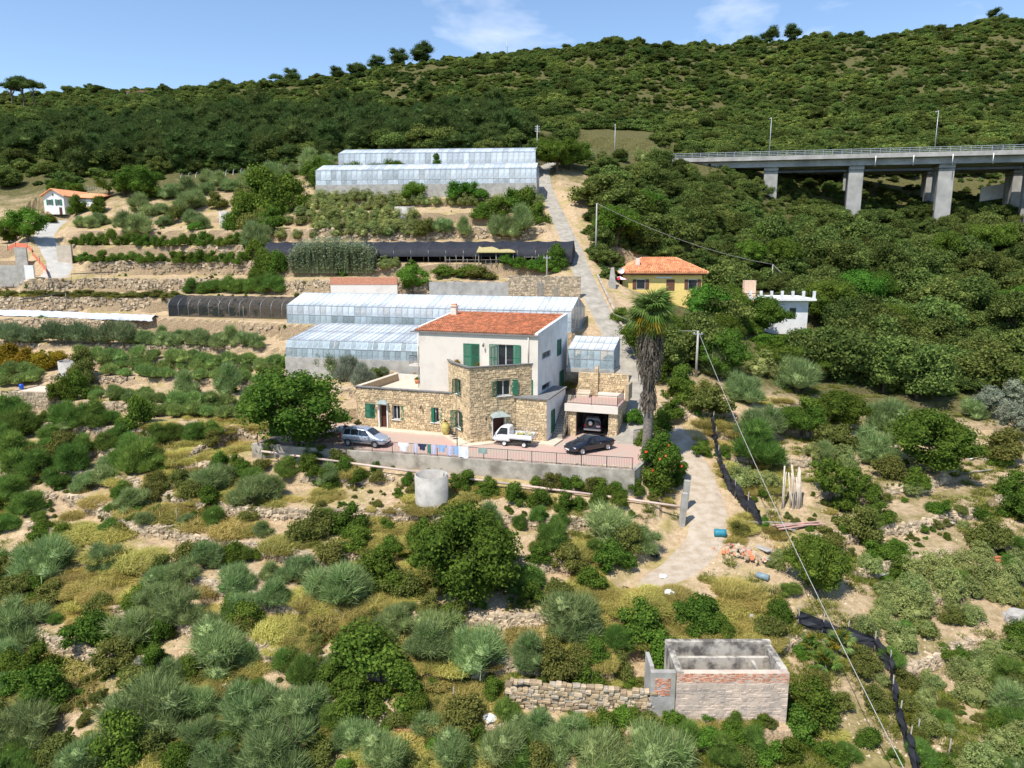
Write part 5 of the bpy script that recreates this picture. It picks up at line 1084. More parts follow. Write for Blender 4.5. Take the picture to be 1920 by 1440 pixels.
# black coupe
coupe_st = [(0, .45, .70, .78, .60, .5), (.06, .32, .82, .90, .80, .66), (.35, .24, .88, .99, .90, .70), (.8, .2, .90, 1.08, .92, .66), (1.55, .2, .90, 1.33, .925, .56), (2.25, .2, .885, 1.37, .925, .57), (2.7, .2, .88, 1.27, .925, .58), (3.25, .2, .86, .95, .92, .74), (4.0, .22, .77, .84, .88, .70), (4.42, .26, .64, .70, .78, .58), (4.6, .36, .50, .56, .58, .44)]
def coupe_x(root, S):
    MB().box(4.40, -.36, .30, 4.635, .36, .60).build('grille', M_BLACKP, root, bevel=.03); MB().box(4.62, -.26, .40, 4.65, .26, .51).build('number_plate', M_PLATE, root)
    for sd_ in (-1, 1): MB().obox((2.75, sd_*1.0, .98), (.06, 0, 0), (0, .09, 0), (0, 0, .055)).build('mirror', MATS['black_car_paint'], root, bevel=.02)
    for sd_ in (-1, 1): MB().obox((1.75, sd_*.935, .78), (.09, 0, 0), (0, .014, 0), (0, 0, .014)).build('handle', M_RIM, root)
car('coupe', 'black coupe parked with its nose to the railing', coupe_st, (8.62, 60.35, .004), math.radians(212), paint('black_car_paint', (0.012, 0.013, 0.02, 1), .2, .2), (.92, 3.70), .335,
    [(2.3, 3.22, 'windscreen'), (1.5, .5, 'rear_window')], [(1.0, 1.75, .35, 0), (1.82, 3.0, 0, .55)], [('headlight', 4.28, .64, .62, .12, .14, .06, M_LAMP), ('tail_lamp', .08, .72, .76, .03, .14, .06, M_RED)], 1.85, coupe_x)
# dark four-wheel drive in the garage, seen from behind
jeep_st = [(0, .5, 1.0, 1.1, .74, .6), (.03, .42, 1.08, 1.55, .82, .66), (.12, .4, 1.1, 1.76, .84, .68), (1.2, .4, 1.1, 1.80, .85, .68), (2.2, .4, 1.08, 1.76, .85, .68), (2.75, .4, 1.06, 1.2, .85, .74), (3.7, .42, .98, 1.06, .83, .72), (3.9, .5, .8, .9, .7, .6)]
def jeep_x(root, S):
    MB().lathe([(.12, -.14), (.33, -.14), (.36, -.08), (.36, .06), (.3, .1), (.1, .1)], 20).build('spare_wheel', M_TYRE, root, (-.13, .18, 1.12), (0, -math.pi/2, 0))
    MB().lathe([(0, 0), (.05, .02), (.22, .0), (.23, -.03)], 12).build('spare_rim', M_RIM, root, (-.235, .18, 1.12), (0, -math.pi/2, 0))
    MB().box(-.16, -.82, .42, .06, .82, .60).build('rear_bumper', mat('pale_bumper', (.5, .49, .48, 1), rough=.4), root, bevel=.02); MB().box(-.04, -.72, .74, -.01, -.36, .90).build('number_plate', M_PLATE, root)
car('off_roader', 'dark blue off roader with rear spare wheel inside the garage', jeep_st, place(9.6, 7.0), math.radians(71), paint('deep_blue_paint', (0.02, 0.028, 0.05, 1), .3), (.75, 3.1), .36,
    [(2.2, 2.72, 'windscreen'), (.12, .03, 'rear_window')], [(.3, 1.1, 0, 0), (1.2, 2.4, 0, .2)], [('tail_lamp', .0, .74, .82, .03, .07, .14, M_RED)], 1.72, jeep_x)
MB().box(-.02, -.55, 1.2, .02, .55, 1.62)
# small white drop-side truck
def truck():
    R = empty('pickup_truck', (1.85, 60.35, .004), math.radians(161)); tag(R, 'small white dropside truck with crates parked by the stone corner', 'truck')
    W = paint('white_truck_paint', (0.72, 0.72, 0.71, 1), 0.0, .35)
    cab = [(0, .38, .95, 1.62, .70, .62), (.1, .34, .98, 1.78, .71, .63), (.75, .34, .98, 1.80, .71, .62), (1.05, .34, .96, 1.6, .71, .62), (1.42, .36, .92, 1.06, .70, .64), (1.55, .42, .72, .80, .66, .58), (1.58, .46, .6, .66, .6, .5)]
    S = CarShape([(x+1.95, *q) for x, *q in cab]); b = S.body().build('cab', W, R); subsurf(b, 2)
    S.screen(2.86, 3.4).build('windscreen', M_CARGL, R)
    for sd_ in (-1, 1): S.glass(2.15, 3.2, sd_, skew1=.35).build('side_window', M_CARGL, R); MB().obox((3.35, sd_*.78, 1.12), (.04, 0, 0), (0, .07, 0), (0, 0, .1)).build('mirror', M_BLACKP, R); MB().obox((3.5, sd_*.5, .62), (.04, 0, 0), (0, .1, 0), (0, 0, .07)).build('headlight', M_LAMP, R, bevel=.02)
    MB().box(3.42, -.62, .36, 3.62, .62, .52).build('bumper', M_BLACKP, R, bevel=.03)
    MB().box(-.05, -.72, .72, 2.0, .72, .80).build('bed_floor', W, R)
    for sd_ in (-1, 1): MB().box(-.05, sd_*.74-.02, .80, 1.98, sd_*.74+.02, 1.14).build('side_board', W, R, bevel=.008)
    MB().box(-.09, -.76, .80, -.05, .76, 1.14).build('tail_board', W, R, bevel=.008); MB().box(1.96, -.72, .80, 2.0, .72, 1.2).build('head_board', W, R)
    MB().box(.1, -.45, .44, 2.0, -.33, .70).box(.1, .33, .44, 2.0, .45, .70).box(.5, -.3, .4, 1.2, .3, .66).build('chassis', M_BLACKP, R)
    fr = MB()
    for x in (.0, .95, 1.93):
        for y in (-.7, .7): fr.tube([(x, y, .8), (x, y, 1.45)], .014, n=4)
    for y in (-.7, .7): fr.tube([(0, y, 1.45), (1.93, y, 1.45)], .014, n=4)
    fr.build('load_rack', M_RIM, R)
    for x in (.62, 2.45):
        for y in (-.60, .60): wheel(R, x, y, .27, .16, M_FRAME)
    return R
TRK = truck()
def on_truck(x, y, z): return TRK.matrix_basis @ Vector((x, y, z))
M_SACK = mat('pale_sack_cloth', (.55, .48, .40, 1), rough=.95, var=.15, scale=8); M_YCR = mat('yellow_crate_plastic', (.62, .55, .16, 1), rough=.6); M_BCR = mat('grey_crate_plastic', (.42, .46, .52, 1), rough=.6)
def crate(p, rz, w, d, h, m_, label):
    R = empty('crate', p, rz); tag(R, label, 'crate')
    for sx in (-1, 1): MB().box(sx*w/2-.012, -d/2, 0, sx*w/2+.012, d/2, h).build('side', m_, R)
    for sy in (-1, 1):
        for k in range(3): MB().box(-w/2+.013, sy*d/2-.012, h*(k/3+.03), w/2-.013, sy*d/2+.012, h*(k+1)/3-h*.04).build('slat', m_, R)
    MB().box(-w/2+.013, -d/2+.013, .01, w/2-.013, d/2-.013, .03).build('bottom', m_, R); return R
crate(on_truck(.45, -.25, .81), 2.7, .55, .4, .3, M_YCR, 'yellow crate at the tail end of the truck bed'); crate(on_truck(.5, .3, .81), 2.8, .55, .4, .3, M_BCR, 'grey crate at the tail end of the truck bed'); crate(on_truck(1.05, .3, .81), 2.85, .55, .4, .42, M_YCR, 'taller yellow crate in the middle of the truck bed')
for i, (x, y, r) in enumerate(((1.5, -.2, .26), (1.15, -.35, .22), (1.6, .3, .22))):
    mb = MB().lathe([(.02, 0), (r*.9, .02), (r, r*.5), (r*.8, r*.95), (r*.3, r*1.2), (.02, r*1.22)], 10)
    tag(mb.build('sack', M_SACK, None, on_truck(x, y, .81)), ['fat pale sack just behind the truck cab', 'pale sack at the near side board of the truck', 'small pale sack against the truck head board'][i], 'sack')
# ------------------------------------------------------------------ yard things
def stand(u, v, z): return pz(u, v, z)
M_LINEN = {k: mat('cloth_'+k, c, rough=.95, var=.12, scale=6) for k, c in dict(white=(.75, .75, .78, 1), lilac=(.52, .5, .66, 1), navy=(.03, .04, .09, 1), green=(.06, .2, .15, 1), blue=(.3, .42, .62, 1), sage=(.28, .36, .32, 1)).items()}
def garment(s, w, h, col, label, shape='towel'):
    p = L3(-17.9, -6.25, 0); q = L3(-5, -5.15, 0); r = L3(15.1, -3.25, 0)
    base = q+(r-q).normalized()*s if s >= 0 else q+(p-q).normalized()*(-s); t = (r-q).normalized() if s >= 0 else (q-p).normalized(); n = Vector((t.y, -t.x, 0))
    P = []; nx, nz = 7, 6; rng = random.Random(int(s*100)+5)
    for j in range(nz+1):
        for i in range(nx+1):
            f = i/nx-.5; k = j/nz; wd = w*(1 if shape != 'shirt' or k < .45 else .62); P.append(base+t*(f*wd)+n*(.05+.04*math.sin(f*9+rng.random())*k)+Vector((0, 0, 1.11-h*k*(1+.05*math.sin(f*7)))))
    m = len(P); P += [q_+n*.02 for q_ in P]; F_ = [(j*(nx+1)+i, j*(nx+1)+i+1, (j+1)*(nx+1)+i+1, (j+1)*(nx+1)+i) for j in range(nz) for i in range(nx)]
    o = MB().add([x_-base for x_ in P], F_+[tuple(m+q_ for q_ in f[::-1]) for f in F_], 0, True).build('laundry', M_LINEN[col], None, base); tag(o, label, 'laundry', None); return o
for s, w, h, c, l, sh in ((1.05, .95, .75, 'white', 'white shirt at the left end of the washing on the railing', 'shirt'), (2.15, .3, .8, 'lilac', 'narrow lilac cloth next to the dark washing on the railing', 'towel'), (2.75, .75, .55, 'navy', 'dark navy garment hung on the courtyard railing', 'shirt'), (3.35, .3, .8, 'green', 'dark green cloth hung on the courtyard railing', 'towel'),
                          (3.75, .35, .8, 'lilac', 'lilac towel right of the green cloth on the railing', 'towel'), (4.45, .85, .6, 'blue', 'pale blue shirt in the middle of the washing', 'shirt'), (5.15, .4, .85, 'lilac', 'lilac cloth left of the white sheets on the railing', 'towel'), (5.7, .5, .75, 'blue', 'blue and pale towel between the sheets on the railing', 'towel'), (6.35, .85, .95, 'white', 'large white sheet at the right end of the washing', 'towel'), (8.0, .75, .5, 'sage', 'sage green mat hung alone on the railing', 'towel')):
    garment(s, w, h, c, l, sh)
M_URN = mat('yellow_glazed_urn', (.52, .44, .14, 1), rough=.5, var=.2, scale=4)
u_ = L3(-3.3, 2.05, .13); R = MB().lathe([(0, 0), (.22, 0), (.36, .35), (.40, .7), (.34, 1.0), (.2, 1.15), (.24, 1.22), (.18, 1.2)], 20).build('urn', M_URN, None, u_); tag(R, 'tall yellow clay urn by the angled stone wall', 'urn')
o = link('potted_cactus', PROTO['gold'][0], None, u_+Vector((0, 0, 1.15))); o.scale = (.22, .22, .22); tag(o, 'small yellow green plant growing out of the tall urn', 'plant')
def chair(p, rz, label):
    R = empty('garden_chair', p, rz); tag(R, label, 'chair')
    MB().box(-.22, -.22, .43, .22, .22, .46).build('seat', M_IRON, R)
    for x in (-.2, .2):
        for y in (-.2, .2): MB().tube([(x, y, 0), (x, y, .43 if y < 0 else .9)], .014, n=5).build('leg', M_IRON, R)
    b = MB(); b.tube([(-.2, .2, .9), (0, .22, .95), (.2, .2, .9)], .014, n=5)
    for x in (-.1, 0, .1): b.tube([(x, .2, .46), (x, .21, .92)], .009, n=4)
    b.build('backrest', M_IRON, R)
chair(L3(-2.35, 1.45, .13), .6, 'dark iron garden chair beside the tall urn'); chair(L3(-1.9, .75, .13), 2.2, 'dark iron garden chair nearer the stone corner')
def pot(p, r, plant_kind, s, label, hs=1.0):
    tag(MB().lathe([(0, 0), (r*.7, 0), (r, r*1.3), (r*.9, r*1.3), (r*.85, r*1.1), (0, r*1.1)], 14).build('plant_pot', M_CLAY, None, p), label+' pot', 'pot')
    o = link('potted_plant', PROTO[plant_kind][1], None, Vector(p)+Vector((0, 0, r))); o.scale = (s, s, s*hs); tag(o, label+' foliage', 'plant')
pot(L3(-2.75, 3.55, 6.1), .28, 'gold', .42, 'yellow green plant at the left of the upper balcony,', 1.4); pot(L3(.1, 1.5, 6.1), .3, 'olive', .5, 'spiky brown plant behind the upper balcony corner,', 1.5); pot(L3(3.4, 3.4, 6.1), .2, 'gold', .3, 'small plant at the right of the upper balcony,', 1.6)
pot(L3(-10.0, 9.8, 3.28), .35, 'bright', .35, 'orange pot plant on the wing terrace,'); pot(L3(-12.6, 1.9, .13), .22, 'olive', .4, 'brown plant at the left end of the house front,', 1.4)
R = empty('balcony_table', L3(1.6, 2.2, 6.1)); tag(R, 'small table under a pinkish cloth on the upper balcony', 'table')
MB().lathe([(.0, .74), (.5, .74), (.52, .72), (.5, .45)], 18).build('tablecloth', mat('pink_cloth', (.70, .55, .56, 1), rough=.9), R)
for a in range(4): MB().tube([(math.cos(a*1.57)*.3, math.sin(a*1.57)*.3, 0), (math.cos(a*1.57)*.3, math.sin(a*1.57)*.3, .73)], .02, n=5).build('leg', M_IRON, R)
# lamp post, gate post, firewood, white tank trailer
R = MB().tube([L3(-.65, -1.35, 0), L3(-.65, -1.35, 2.0)], .04, n=6).lathe([(.03, 0), (.1, .05), (.09, .2), (.02, .28)], 8, L3(-.65, -1.35, 2.0)).build('lamp_post', M_IRON); tag(R, 'short dark lamp post by the stone corner', 'lamp')
for i, (a, b, lab) in enumerate(((15.2, 3.9, 'stone gate pillar right of the black coupe')    ,)):
    fr = [(a-.3, b-.3), (a+.3, b-.3), (a+.3, b+.3), (a-.3, b+.3)]; R = MB().prism([L2(*q) for q in fr], -.1, 1.5 if i == 0 else 2.3).prism([L2(a+s*.37, b+t*.37) for s, t in ((-1, -1), (1, -1), (1, 1), (-1, 1))], 1.5 if i == 0 else 2.3, 1.62 if i == 0 else 2.4).build('gate_pillar', M_RWALL); tag(R, lab, 'pillar')
R = empty('gate', L3(13.9, 4.4, 0), -HR+.9); tag(R, 'dark iron gate leaf standing open by the palm', 'gate')
mbg = MB(); mbg.box(0, -.02, .1, 1.6, .02, .15); mbg.box(0, -.02, 1.35, 1.6, .02, 1.4); mbg.build('gate_frame', M_IRON, R)
for i in range(12): MB().box(.02+i*.14, -.012, .15, .045+i*.14, .012, 1.35).build('bar', M_IRON, R)
R = empty('firewood_pile', L3(-12.6, -2.9, 0), .3); tag(R, 'heap of brown branches and firewood beside the people carrier', 'firewood'); rg = random.Random(4)
for i in range(46):
    x, y = rg.gauss(0, .8), rg.gauss(0, .5); z = max(.05, .75-.5*math.hypot(x, y)*rg.uniform(.8, 1.2)); a = rg.uniform(-.7, .7); l = rg.uniform(.4, .9)
    MB().tube([(x-math.cos(a)*l, y-math.sin(a)*l, z-.05), (x+math.cos(a)*l, y+math.sin(a)*l, z+rg.uniform(-.1, .15))], rg.uniform(.03, .06), n=5).build('branch', M_TWIG, R)
R = empty('water_tank', L3(-11.9, -1.4, 0), -.2); tag(R, 'low white plastic water tank behind the people carrier', 'tank')
MB().box(-.8, -.5, .25, .8, .5, 1.0).build('tank_body', M_FRAME, R, bevel=.14); MB().lathe([(.2, 0), (.2, .1), (.0, .12)], 12, (0, 0, 1.0)).build('cap', M_BLACKP, R)
for x in (-.6, .6): MB().box(x-.08, -.45, 0, x+.08, .45, .25).build('foot', M_BLACKP, R)
# ------------------------------------------------------------------ round cisterns
M_CIST = mat('streaky_concrete', (.44, .415, .37, 1), rough=.95, scale=1.1, col2=(.27, .25, .225, 1), w=(.3, .6), bump=.3, detail=8)
def cistern(u, v, wpx, hpx, label, p=None):
    p = p or gr(u, v); s = pxm(p); r = wpx*s/2; h = hpx*s
    R = empty('cistern', p+Vector((0, r*.6, 0))); tag(R, label, 'tank')
    MB().lathe([(r, -.8), (r, h), (r-.12, h), (r-.12, h*.35)], 36).build('shell', M_CIST, R); MB().lathe([(r-.121, h*.36), (0, h*.36)], 36).build('water', mat('murky_water', (.05, .06, .04, 1), rough=.15, spec=.6), R)
    MB().tube([(r*.75, -r*.1, h*.7), (r*.75, -r*.1, h+.12), (r*1.15, -r*.4, h+.05)], .05, n=6).build('inlet_pipe', M_CIST, R); return R
cistern(808, 952, 63, 60, 'round open concrete cistern below the courtyard wall'); cistern(132, 718, 50, 40, 'round concrete cistern beside the stone field shed'); cistern(427, 427, 36, 30, 'pale round cistern on the upper left slope'); cistern(757, 408, 37, 20, 'low brown round cistern in the orchard')
# ------------------------------------------------------------------ pipe along the wall and its posts
pp = PIPE
R = empty('irrigation_pipe', pp[0]); tag(R, 'long pinkish irrigation pipe along the foot of the courtyard wall', 'pipe')
for a, b in zip(pp[:-1], pp[1:]): MB().tube([a-pp[0], b-pp[0]], .10, n=8).build('pipe_length', mat('pink_pipe', (.58, .44, .36, 1), rough=.7, var=.12, scale=.8), R)
for k in range(9):
    t = k/8; q = pp[0]+(pp[-1]-pp[0])*t; MB().box(-.06, -.06, -1.6, .06, .06, -.1).build('support', M_CONC, R, q-pp[0])
for u, v, h, l in ((1278, 985, 2.6, 'leaning concrete post where the pink pipe ends'), (1283, 955, 2.4, 'second concrete post behind the pipe end')):
    p = gr(u, v); tag(MB().box(-.2, -.2, -.4, .2, .2, h).build('concrete_post', M_CIST, None, p, (.03, .05, .1), bevel=.02), l, 'post')
# ------------------------------------------------------------------ greenhouses
def pane_mat(name, col, alpha, rough=.25):
    m = mat(name, col, rough=rough, var=.35, scale=.5, spec=.7, detail=4); nt = m.node_tree; N = nt.nodes; P = N['Principled BSDF']; oi = N.new('ShaderNodeObjectInfo'); mr = N.new('ShaderNodeMapRange'); mr.inputs[3].default_value = alpha-.34; mr.inputs[4].default_value = min(1, alpha+.2)
    nt.links.new(oi.outputs['Random'], mr.inputs[0]); nt.links.new(mr.outputs[0], P.inputs['Alpha']); return m
M_PANE = pane_mat('whitewashed_glass', (.70, .76, .82, 1), .72); M_PANEB = pane_mat('bluish_glass', (.52, .63, .68, 1), .60); M_GALV = mat('galvanised_frame', (.42, .44, .46, 1), rough=.5, metal=.5, var=.2); M_OLDW = mat('grey_weathered_wood', (.30, .27, .23, 1), rough=.95, var=.3, scale=6)
def glasshouse(name, label, o, rz, L, sects, ncol, zb, wallh, pm_, gable=True, hidden=0.0):
    """long glazed house: sects is the cross-section [(y, z), ...] from the front base over the top to the back; every bay of every face gets its own pane"""
    R = empty(name, o, rz); tag(R, label, 'greenhouse'); fr = MB(); w = L/ncol; cache = {}
    for k, (q0, q1) in enumerate(zip(sects[:-1], sects[1:])):
        dy, dz = q1[0]-q0[0], q1[1]-q0[1]; n = math.hypot(dy, dz); nrm = (0, -dz/n, dy/n)
        pmsh = MB().obox((w/2, dy/2, dz/2), (w/2-.03, 0, 0), (0, dy/2*.985, dz/2*.985), tuple(.006*x for x in nrm)).mesh('pane', [pm_[min(k, len(pm_)-1)]])
        for i in range(ncol): link('pane', pmsh, R, (i*w, q0[0], q0[1]))
        fr.obox((L/2, q0[0], q0[1]), (L/2+.05, 0, 0), (0, .035, 0), (0, 0, .035))
        for i in range(ncol+1): fr.obox((i*w, q0[0]+dy/2, q0[1]+dz/2), (.022, 0, 0), (0, dy/2, dz/2), tuple(.03*x for x in nrm))
    fr.obox((L/2, sects[-1][0], sects[-1][1]), (L/2+.05, 0, 0), (0, .035, 0), (0, 0, .035))
    if gable:
        D = sects[-1][0]; Ys = [s[0] for s in sects]; Zs = [s[1] for s in sects]; ng = 9
        for x in (0, L):
            for i in range(ng):
                y0, y1 = D*i/ng+.03, D*(i+1)/ng-.03; z0_, z1_ = np.interp([y0, y1], Ys, Zs) if Ys == sorted(Ys) else (2, 2)
                MB().add([(x-.006, y0, 0), (x-.006, y1, 0), (x-.006, y1, z1_), (x-.006, y0, z0_), (x+.006, y0, 0), (x+.006, y1, 0), (x+.006, y1, z1_), (x+.006, y0, z0_)], [(0, 1, 2, 3), (7, 6, 5, 4), (0, 3, 7, 4), (3, 2, 6, 7), (2, 1, 5, 6)]).build('gable_pane', pm_[-1], R); fr.box(x-.03, y1, 0, x+.03, y1+.06, z1_)
    for i in range(int(L/1.5)):
        for k in (.3, .7): q = link('added_crop', PROTO['dark'][(i+int(k*10)) % 4], R, (.8+i*1.5, sects[-1][0]*k, .05), (0, 0, i)); q.scale = (.75, .9, .8)  # dark plants added inside so the view through the panes turns darker
    fr.build('frame', M_GALV, R)
    if wallh: MB().box(-.1, -.12, -wallh, L+.1, sects[-1][0]+.12, -.02).build('base_wall', M_CIST, R)
    return R
glasshouse('greenhouse', 'long whitewashed glass greenhouse behind the house', (-29.5, 92.5, 7.95), math.radians(-17), 38.0, [(0, 0), (.02, 1.15), (.04, 2.35), (4.0, 3.75), (8.0, 2.35)], 46, 0, .5, [M_PANEB, M_PANE, M_PANE, M_PANE, M_PANEB])
R = glasshouse('greenhouse', 'low greenhouse with slanted bluish front panes left of the house', (-26.0, 80.4, 5.2), math.radians(-12.8), 16.0, [(0, 0), (0.02, 1.05), (.45, 1.9), (8.6, 3.1)], 24, 0, 3.3, [M_PANEB, M_PANEB, M_PANE], gable=True)
glasshouse('greenhouse', 'upper greenhouse with pale roof on a concrete base wall', (-38.2, 142.0, 30.2), math.radians(-5.5), 43.0, [(0, 0), (.02, .9), (.05, 2.7), (4.5, 4.2), (9.0, 2.7)], 42, 0, 2.9, [M_PANE])
glasshouse('greenhouse', 'farthest greenhouse with bright white roof on the hill', (-37.0, 156.2, 35.6), math.radians(-4), 42.0, [(0, 0), (.05, 2.4), (5, 3.9), (10, 2.4)], 36, 0, 2.2, [M_PANE])
glasshouse('garden_room', 'small glazed lean-to with tilted white roof above the stone wall', tuple(L3(5.75, 12.2, 5.45)), -HR, 4.7, [(0, 0), (.02, .95), (.03, 1.9), (1.6, 2.4), (3.2, 2.9)], 7, 0, .4, [M_PANEB, M_PANEB, M_PANE])
R = MB()
for k in range(24): R.box(-30+k*1.65, 100.5-k*.48, 11.7, -29.9+k*1.65, 100.6-k*.48, 12.6)
# ------------------------------------------------------------------ netted tunnels
M_NET = mat('black_shade_net', (.022, .023, .03, 1), rough=.75, var=.3, scale=1.5); M_NETT = mat('see_through_net', (.03, .032, .034, 1), rough=.8, var=.3)
MATS['see_through_net'].node_tree.nodes['Principled BSDF'].inputs['Alpha'].default_value = .62
def tunnel():
    R = empty('net_tunnel', (-50.2, 103.2, 7.9), math.radians(-15)); tag(R, 'hooped tunnel covered in black net left of the long greenhouse', 'tunnel'); L, rad, n = 20.5, 2.7, 12; bay = L/n
    for i in range(n+1):
        P = [(i*bay, rad-rad*math.cos(a), 1.5+1.45*math.sin(a)) for a in np.linspace(0, math.pi, 13)]; MB().tube([(i*bay, 0, 0)]+P+[(i*bay, 2*rad, 0)], .03, n=5).build('hoop', M_GALV, R)
    for i in range(n):
        V = []; m = 14
        for x in (i*bay+.03, (i+.5)*bay, (i+1)*bay-.03):
            sag = .06 if x == (i+.5)*bay else 0
            V += [(x, rad-(rad+.02-sag)*math.cos(a), 1.52+(1.47-sag)*math.sin(a)) for a in np.linspace(0, math.pi, m)]
        MB().add(V, [(r_*m+j, r_*m+j+1, (r_+1)*m+j+1, (r_+1)*m+j) for r_ in range(2) for j in range(m-1)], 0, True).build('net_cover', M_NETT, R)
        MB().add([(i*bay+.03, -.03, .05), ((i+1)*bay-.03, -.03, .05), ((i+1)*bay-.03, -.02, 1.5), (i*bay+.03, -.02, 1.5)], [(0, 1, 2, 3)]).build('side_net', M_NETT, R)
    MB().add([(-.02, 2*rad*j/8, 0) for j in range(9)]+[(-.02, rad-rad*math.cos(a), 1.5+1.45*math.sin(a)) for a in np.linspace(0, math.pi, 9)], [(j, 9+j, 10+j, j+1) for j in range(8)]).build('end_net', M_NET, R)
    for i in range(8): # dim crop inside
        o = link('crop_row', PROTO['dark'][i % 4], R, (1.5+i*2.4, rad, .1)); o.scale = (1.2, 1.4, .9)
tunnel()
def shade_house():
    R = empty('shade_house', (-40.0, 113.6, 15.6), math.radians(-8.7)); tag(R, 'very long shade house covered in black net by the road', 'shade house'); L, n = 49.5, 18; bay = L/n; rg = random.Random(2)
    for i in range(n):
        V = []; prof = [(0, 0.0), (.05, .9), (.1, 1.8), (1.8, 2.6), (3.6, 3.3), (5.4, 2.6), (7.2, 1.7), (7.25, .1)]
        e0 = .0 if i else -.0
        for q, x in enumerate(np.linspace(i*bay+.01, (i+1)*bay-.01, 5)):
            sg = .16*math.sin(math.pi*q/4); V += [(x, y, z-sg*(z > 1)+rg.uniform(-.03, .03)*(z > 1)) for y, z in prof]
        m = len(prof); MB().add(V, [(r_*m+j, (r_+1)*m+j, (r_+1)*m+j+1, r_*m+j+1) for r_ in range(4) for j in range(m-1) if not (j == 0 and 5 < i < 16)], 0, True).build('net_cover', M_NET, R)
        MB().tube([(i*bay, .12, -.2), (i*bay, .12, 1.8)], .05, n=5).build('post', M_OLDW, R)
    for x in (0, L): MB().add([(x, 0, 0), (x, 0.1, 1.8), (x, 3.6, 3.3), (x, 7.2, 1.7), (x, 7.2, 0)], [(0, 1, 2, 3, 4)]).build('end_net', M_NET, R)
shade_house()
def hoop_row():
    p0, p1 = py(338, 342, 166), py(560, 322, 170); R = empty('hoop_frame', p0, math.atan2((p1-p0).y, (p1-p0).x)); tag(R, 'bare hoop frame with torn black net below the pine wood', 'tunnel'); L = (p1-p0).length; n = 16; dz = (p1.z-p0.z)/L
    for i in range(n+1): MB().tube([(i*L/n, 2.4-2.4*math.cos(a), dz*i*L/n+2.6*math.sin(a)-.4) for a in np.linspace(0, math.pi, 9)], .07, n=4).build('hoop', M_GALV, R)
    MB().add([(0, 4.8, -.5), (L, 4.8, dz*L-.5), (L, 4.8, dz*L+2), (0, 4.8, 2)], [(0, 1, 2, 3)]).build('net_cover', M_NET, R)
    MB().add([(L*.62, -.1, dz*L*.62-.5), (L, -.1, dz*L-.5), (L, -.1, dz*L+1.6), (L*.62, -.1, dz*L*.62+1.6)], [(0, 1, 2, 3)]).build('side_net', M_NET, R)
hoop_row()
# white plastic-covered bed
R = empty('plastic_sheet', gr(150, 598)); tag(R, 'long crumpled white plastic sheet over a bed at far left', 'plastic sheet'); b0 = gr(150, 598)
P_ = [gr(u, v, .0) for u, v in ((-60, 588), (0, 590), (60, 592), (120, 594), (180, 597), (240, 599), (291, 601))]; V = []; rg = random.Random(9)
for i in range(61):
    t = i/60*(len(P_)-1); k = min(int(t), len(P_)-2); q = P_[k]+(P_[k+1]-P_[k])*(t-k)
    V += [q-b0+Vector((rg.uniform(-.15, .15), y, h+rg.uniform(-.08, .08))) for y, h in ((-1.0, .0), (-.9, .45), (0.2, .75), (1.3, .5), (1.4, 0))]
MB().add(V, [(r_*5+j, (r_+1)*5+j, (r_+1)*5+j+1, r_*5+j+1) for r_ in range(60) for j in range(4)], 0, False).build('sheet', mat('white_plastic', (.60, .62, .68, 1), rough=.4, var=.12, spec=.5), R)
# ------------------------------------------------------------------ field shed, garden walls, shelters
def stone_box(name, label, o, rz, w, d, h, seed, top=M_WALK, roof=True, cat='shed', z0=-.6):
    R = empty(name, o, rz); tag(R, label, cat); k = 0
    for a0, b0, a1, b1 in ((0, 0, w, 0), (w, 0, w, d), (w, d, 0, d), (0, d, 0, 0)):
        fr = wallframe(a0, b0, a1, b1); wl = panel(fr, z0, h, []).build('wall', M_MORTAR, R); tag(clad(fr, z0, h, [], seed+k, hmin=.16, hmax=.3, wmin=.2, wmax=.5).build('wall_stones', M_STONE, wl), kind='stuff'); k += 1
    if roof: MB().box(.1, .1, h-.3, w-.1, d-.1, h-.1).build('flat_top', top, R)
    return R
p = py(20, 768, 74.6); stone_box('stone_shed', 'square stone field shed with flat top at far left', (p.x, p.y, p.z), -.12, 4.6, 4.2, 2.0, 300)
bp = py(42, 740, 76.2); bp.z = p.z+1.9; tag(MB().lathe([(0, 0), (.2, 0), (.22, .2), (.22, .4), (.2, .62), (0, .62)], 14).build('barrel', mat('blue_plastic', (.02, .09, .5, 1), rough=.4), None, bp), 'small blue barrel on the flat top of the field shed', 'barrel')
M_BRICK = mat('pale_red_brick', (.52, .23, .14, 1), rough=.95, var=.2, scale=4, island=.25)
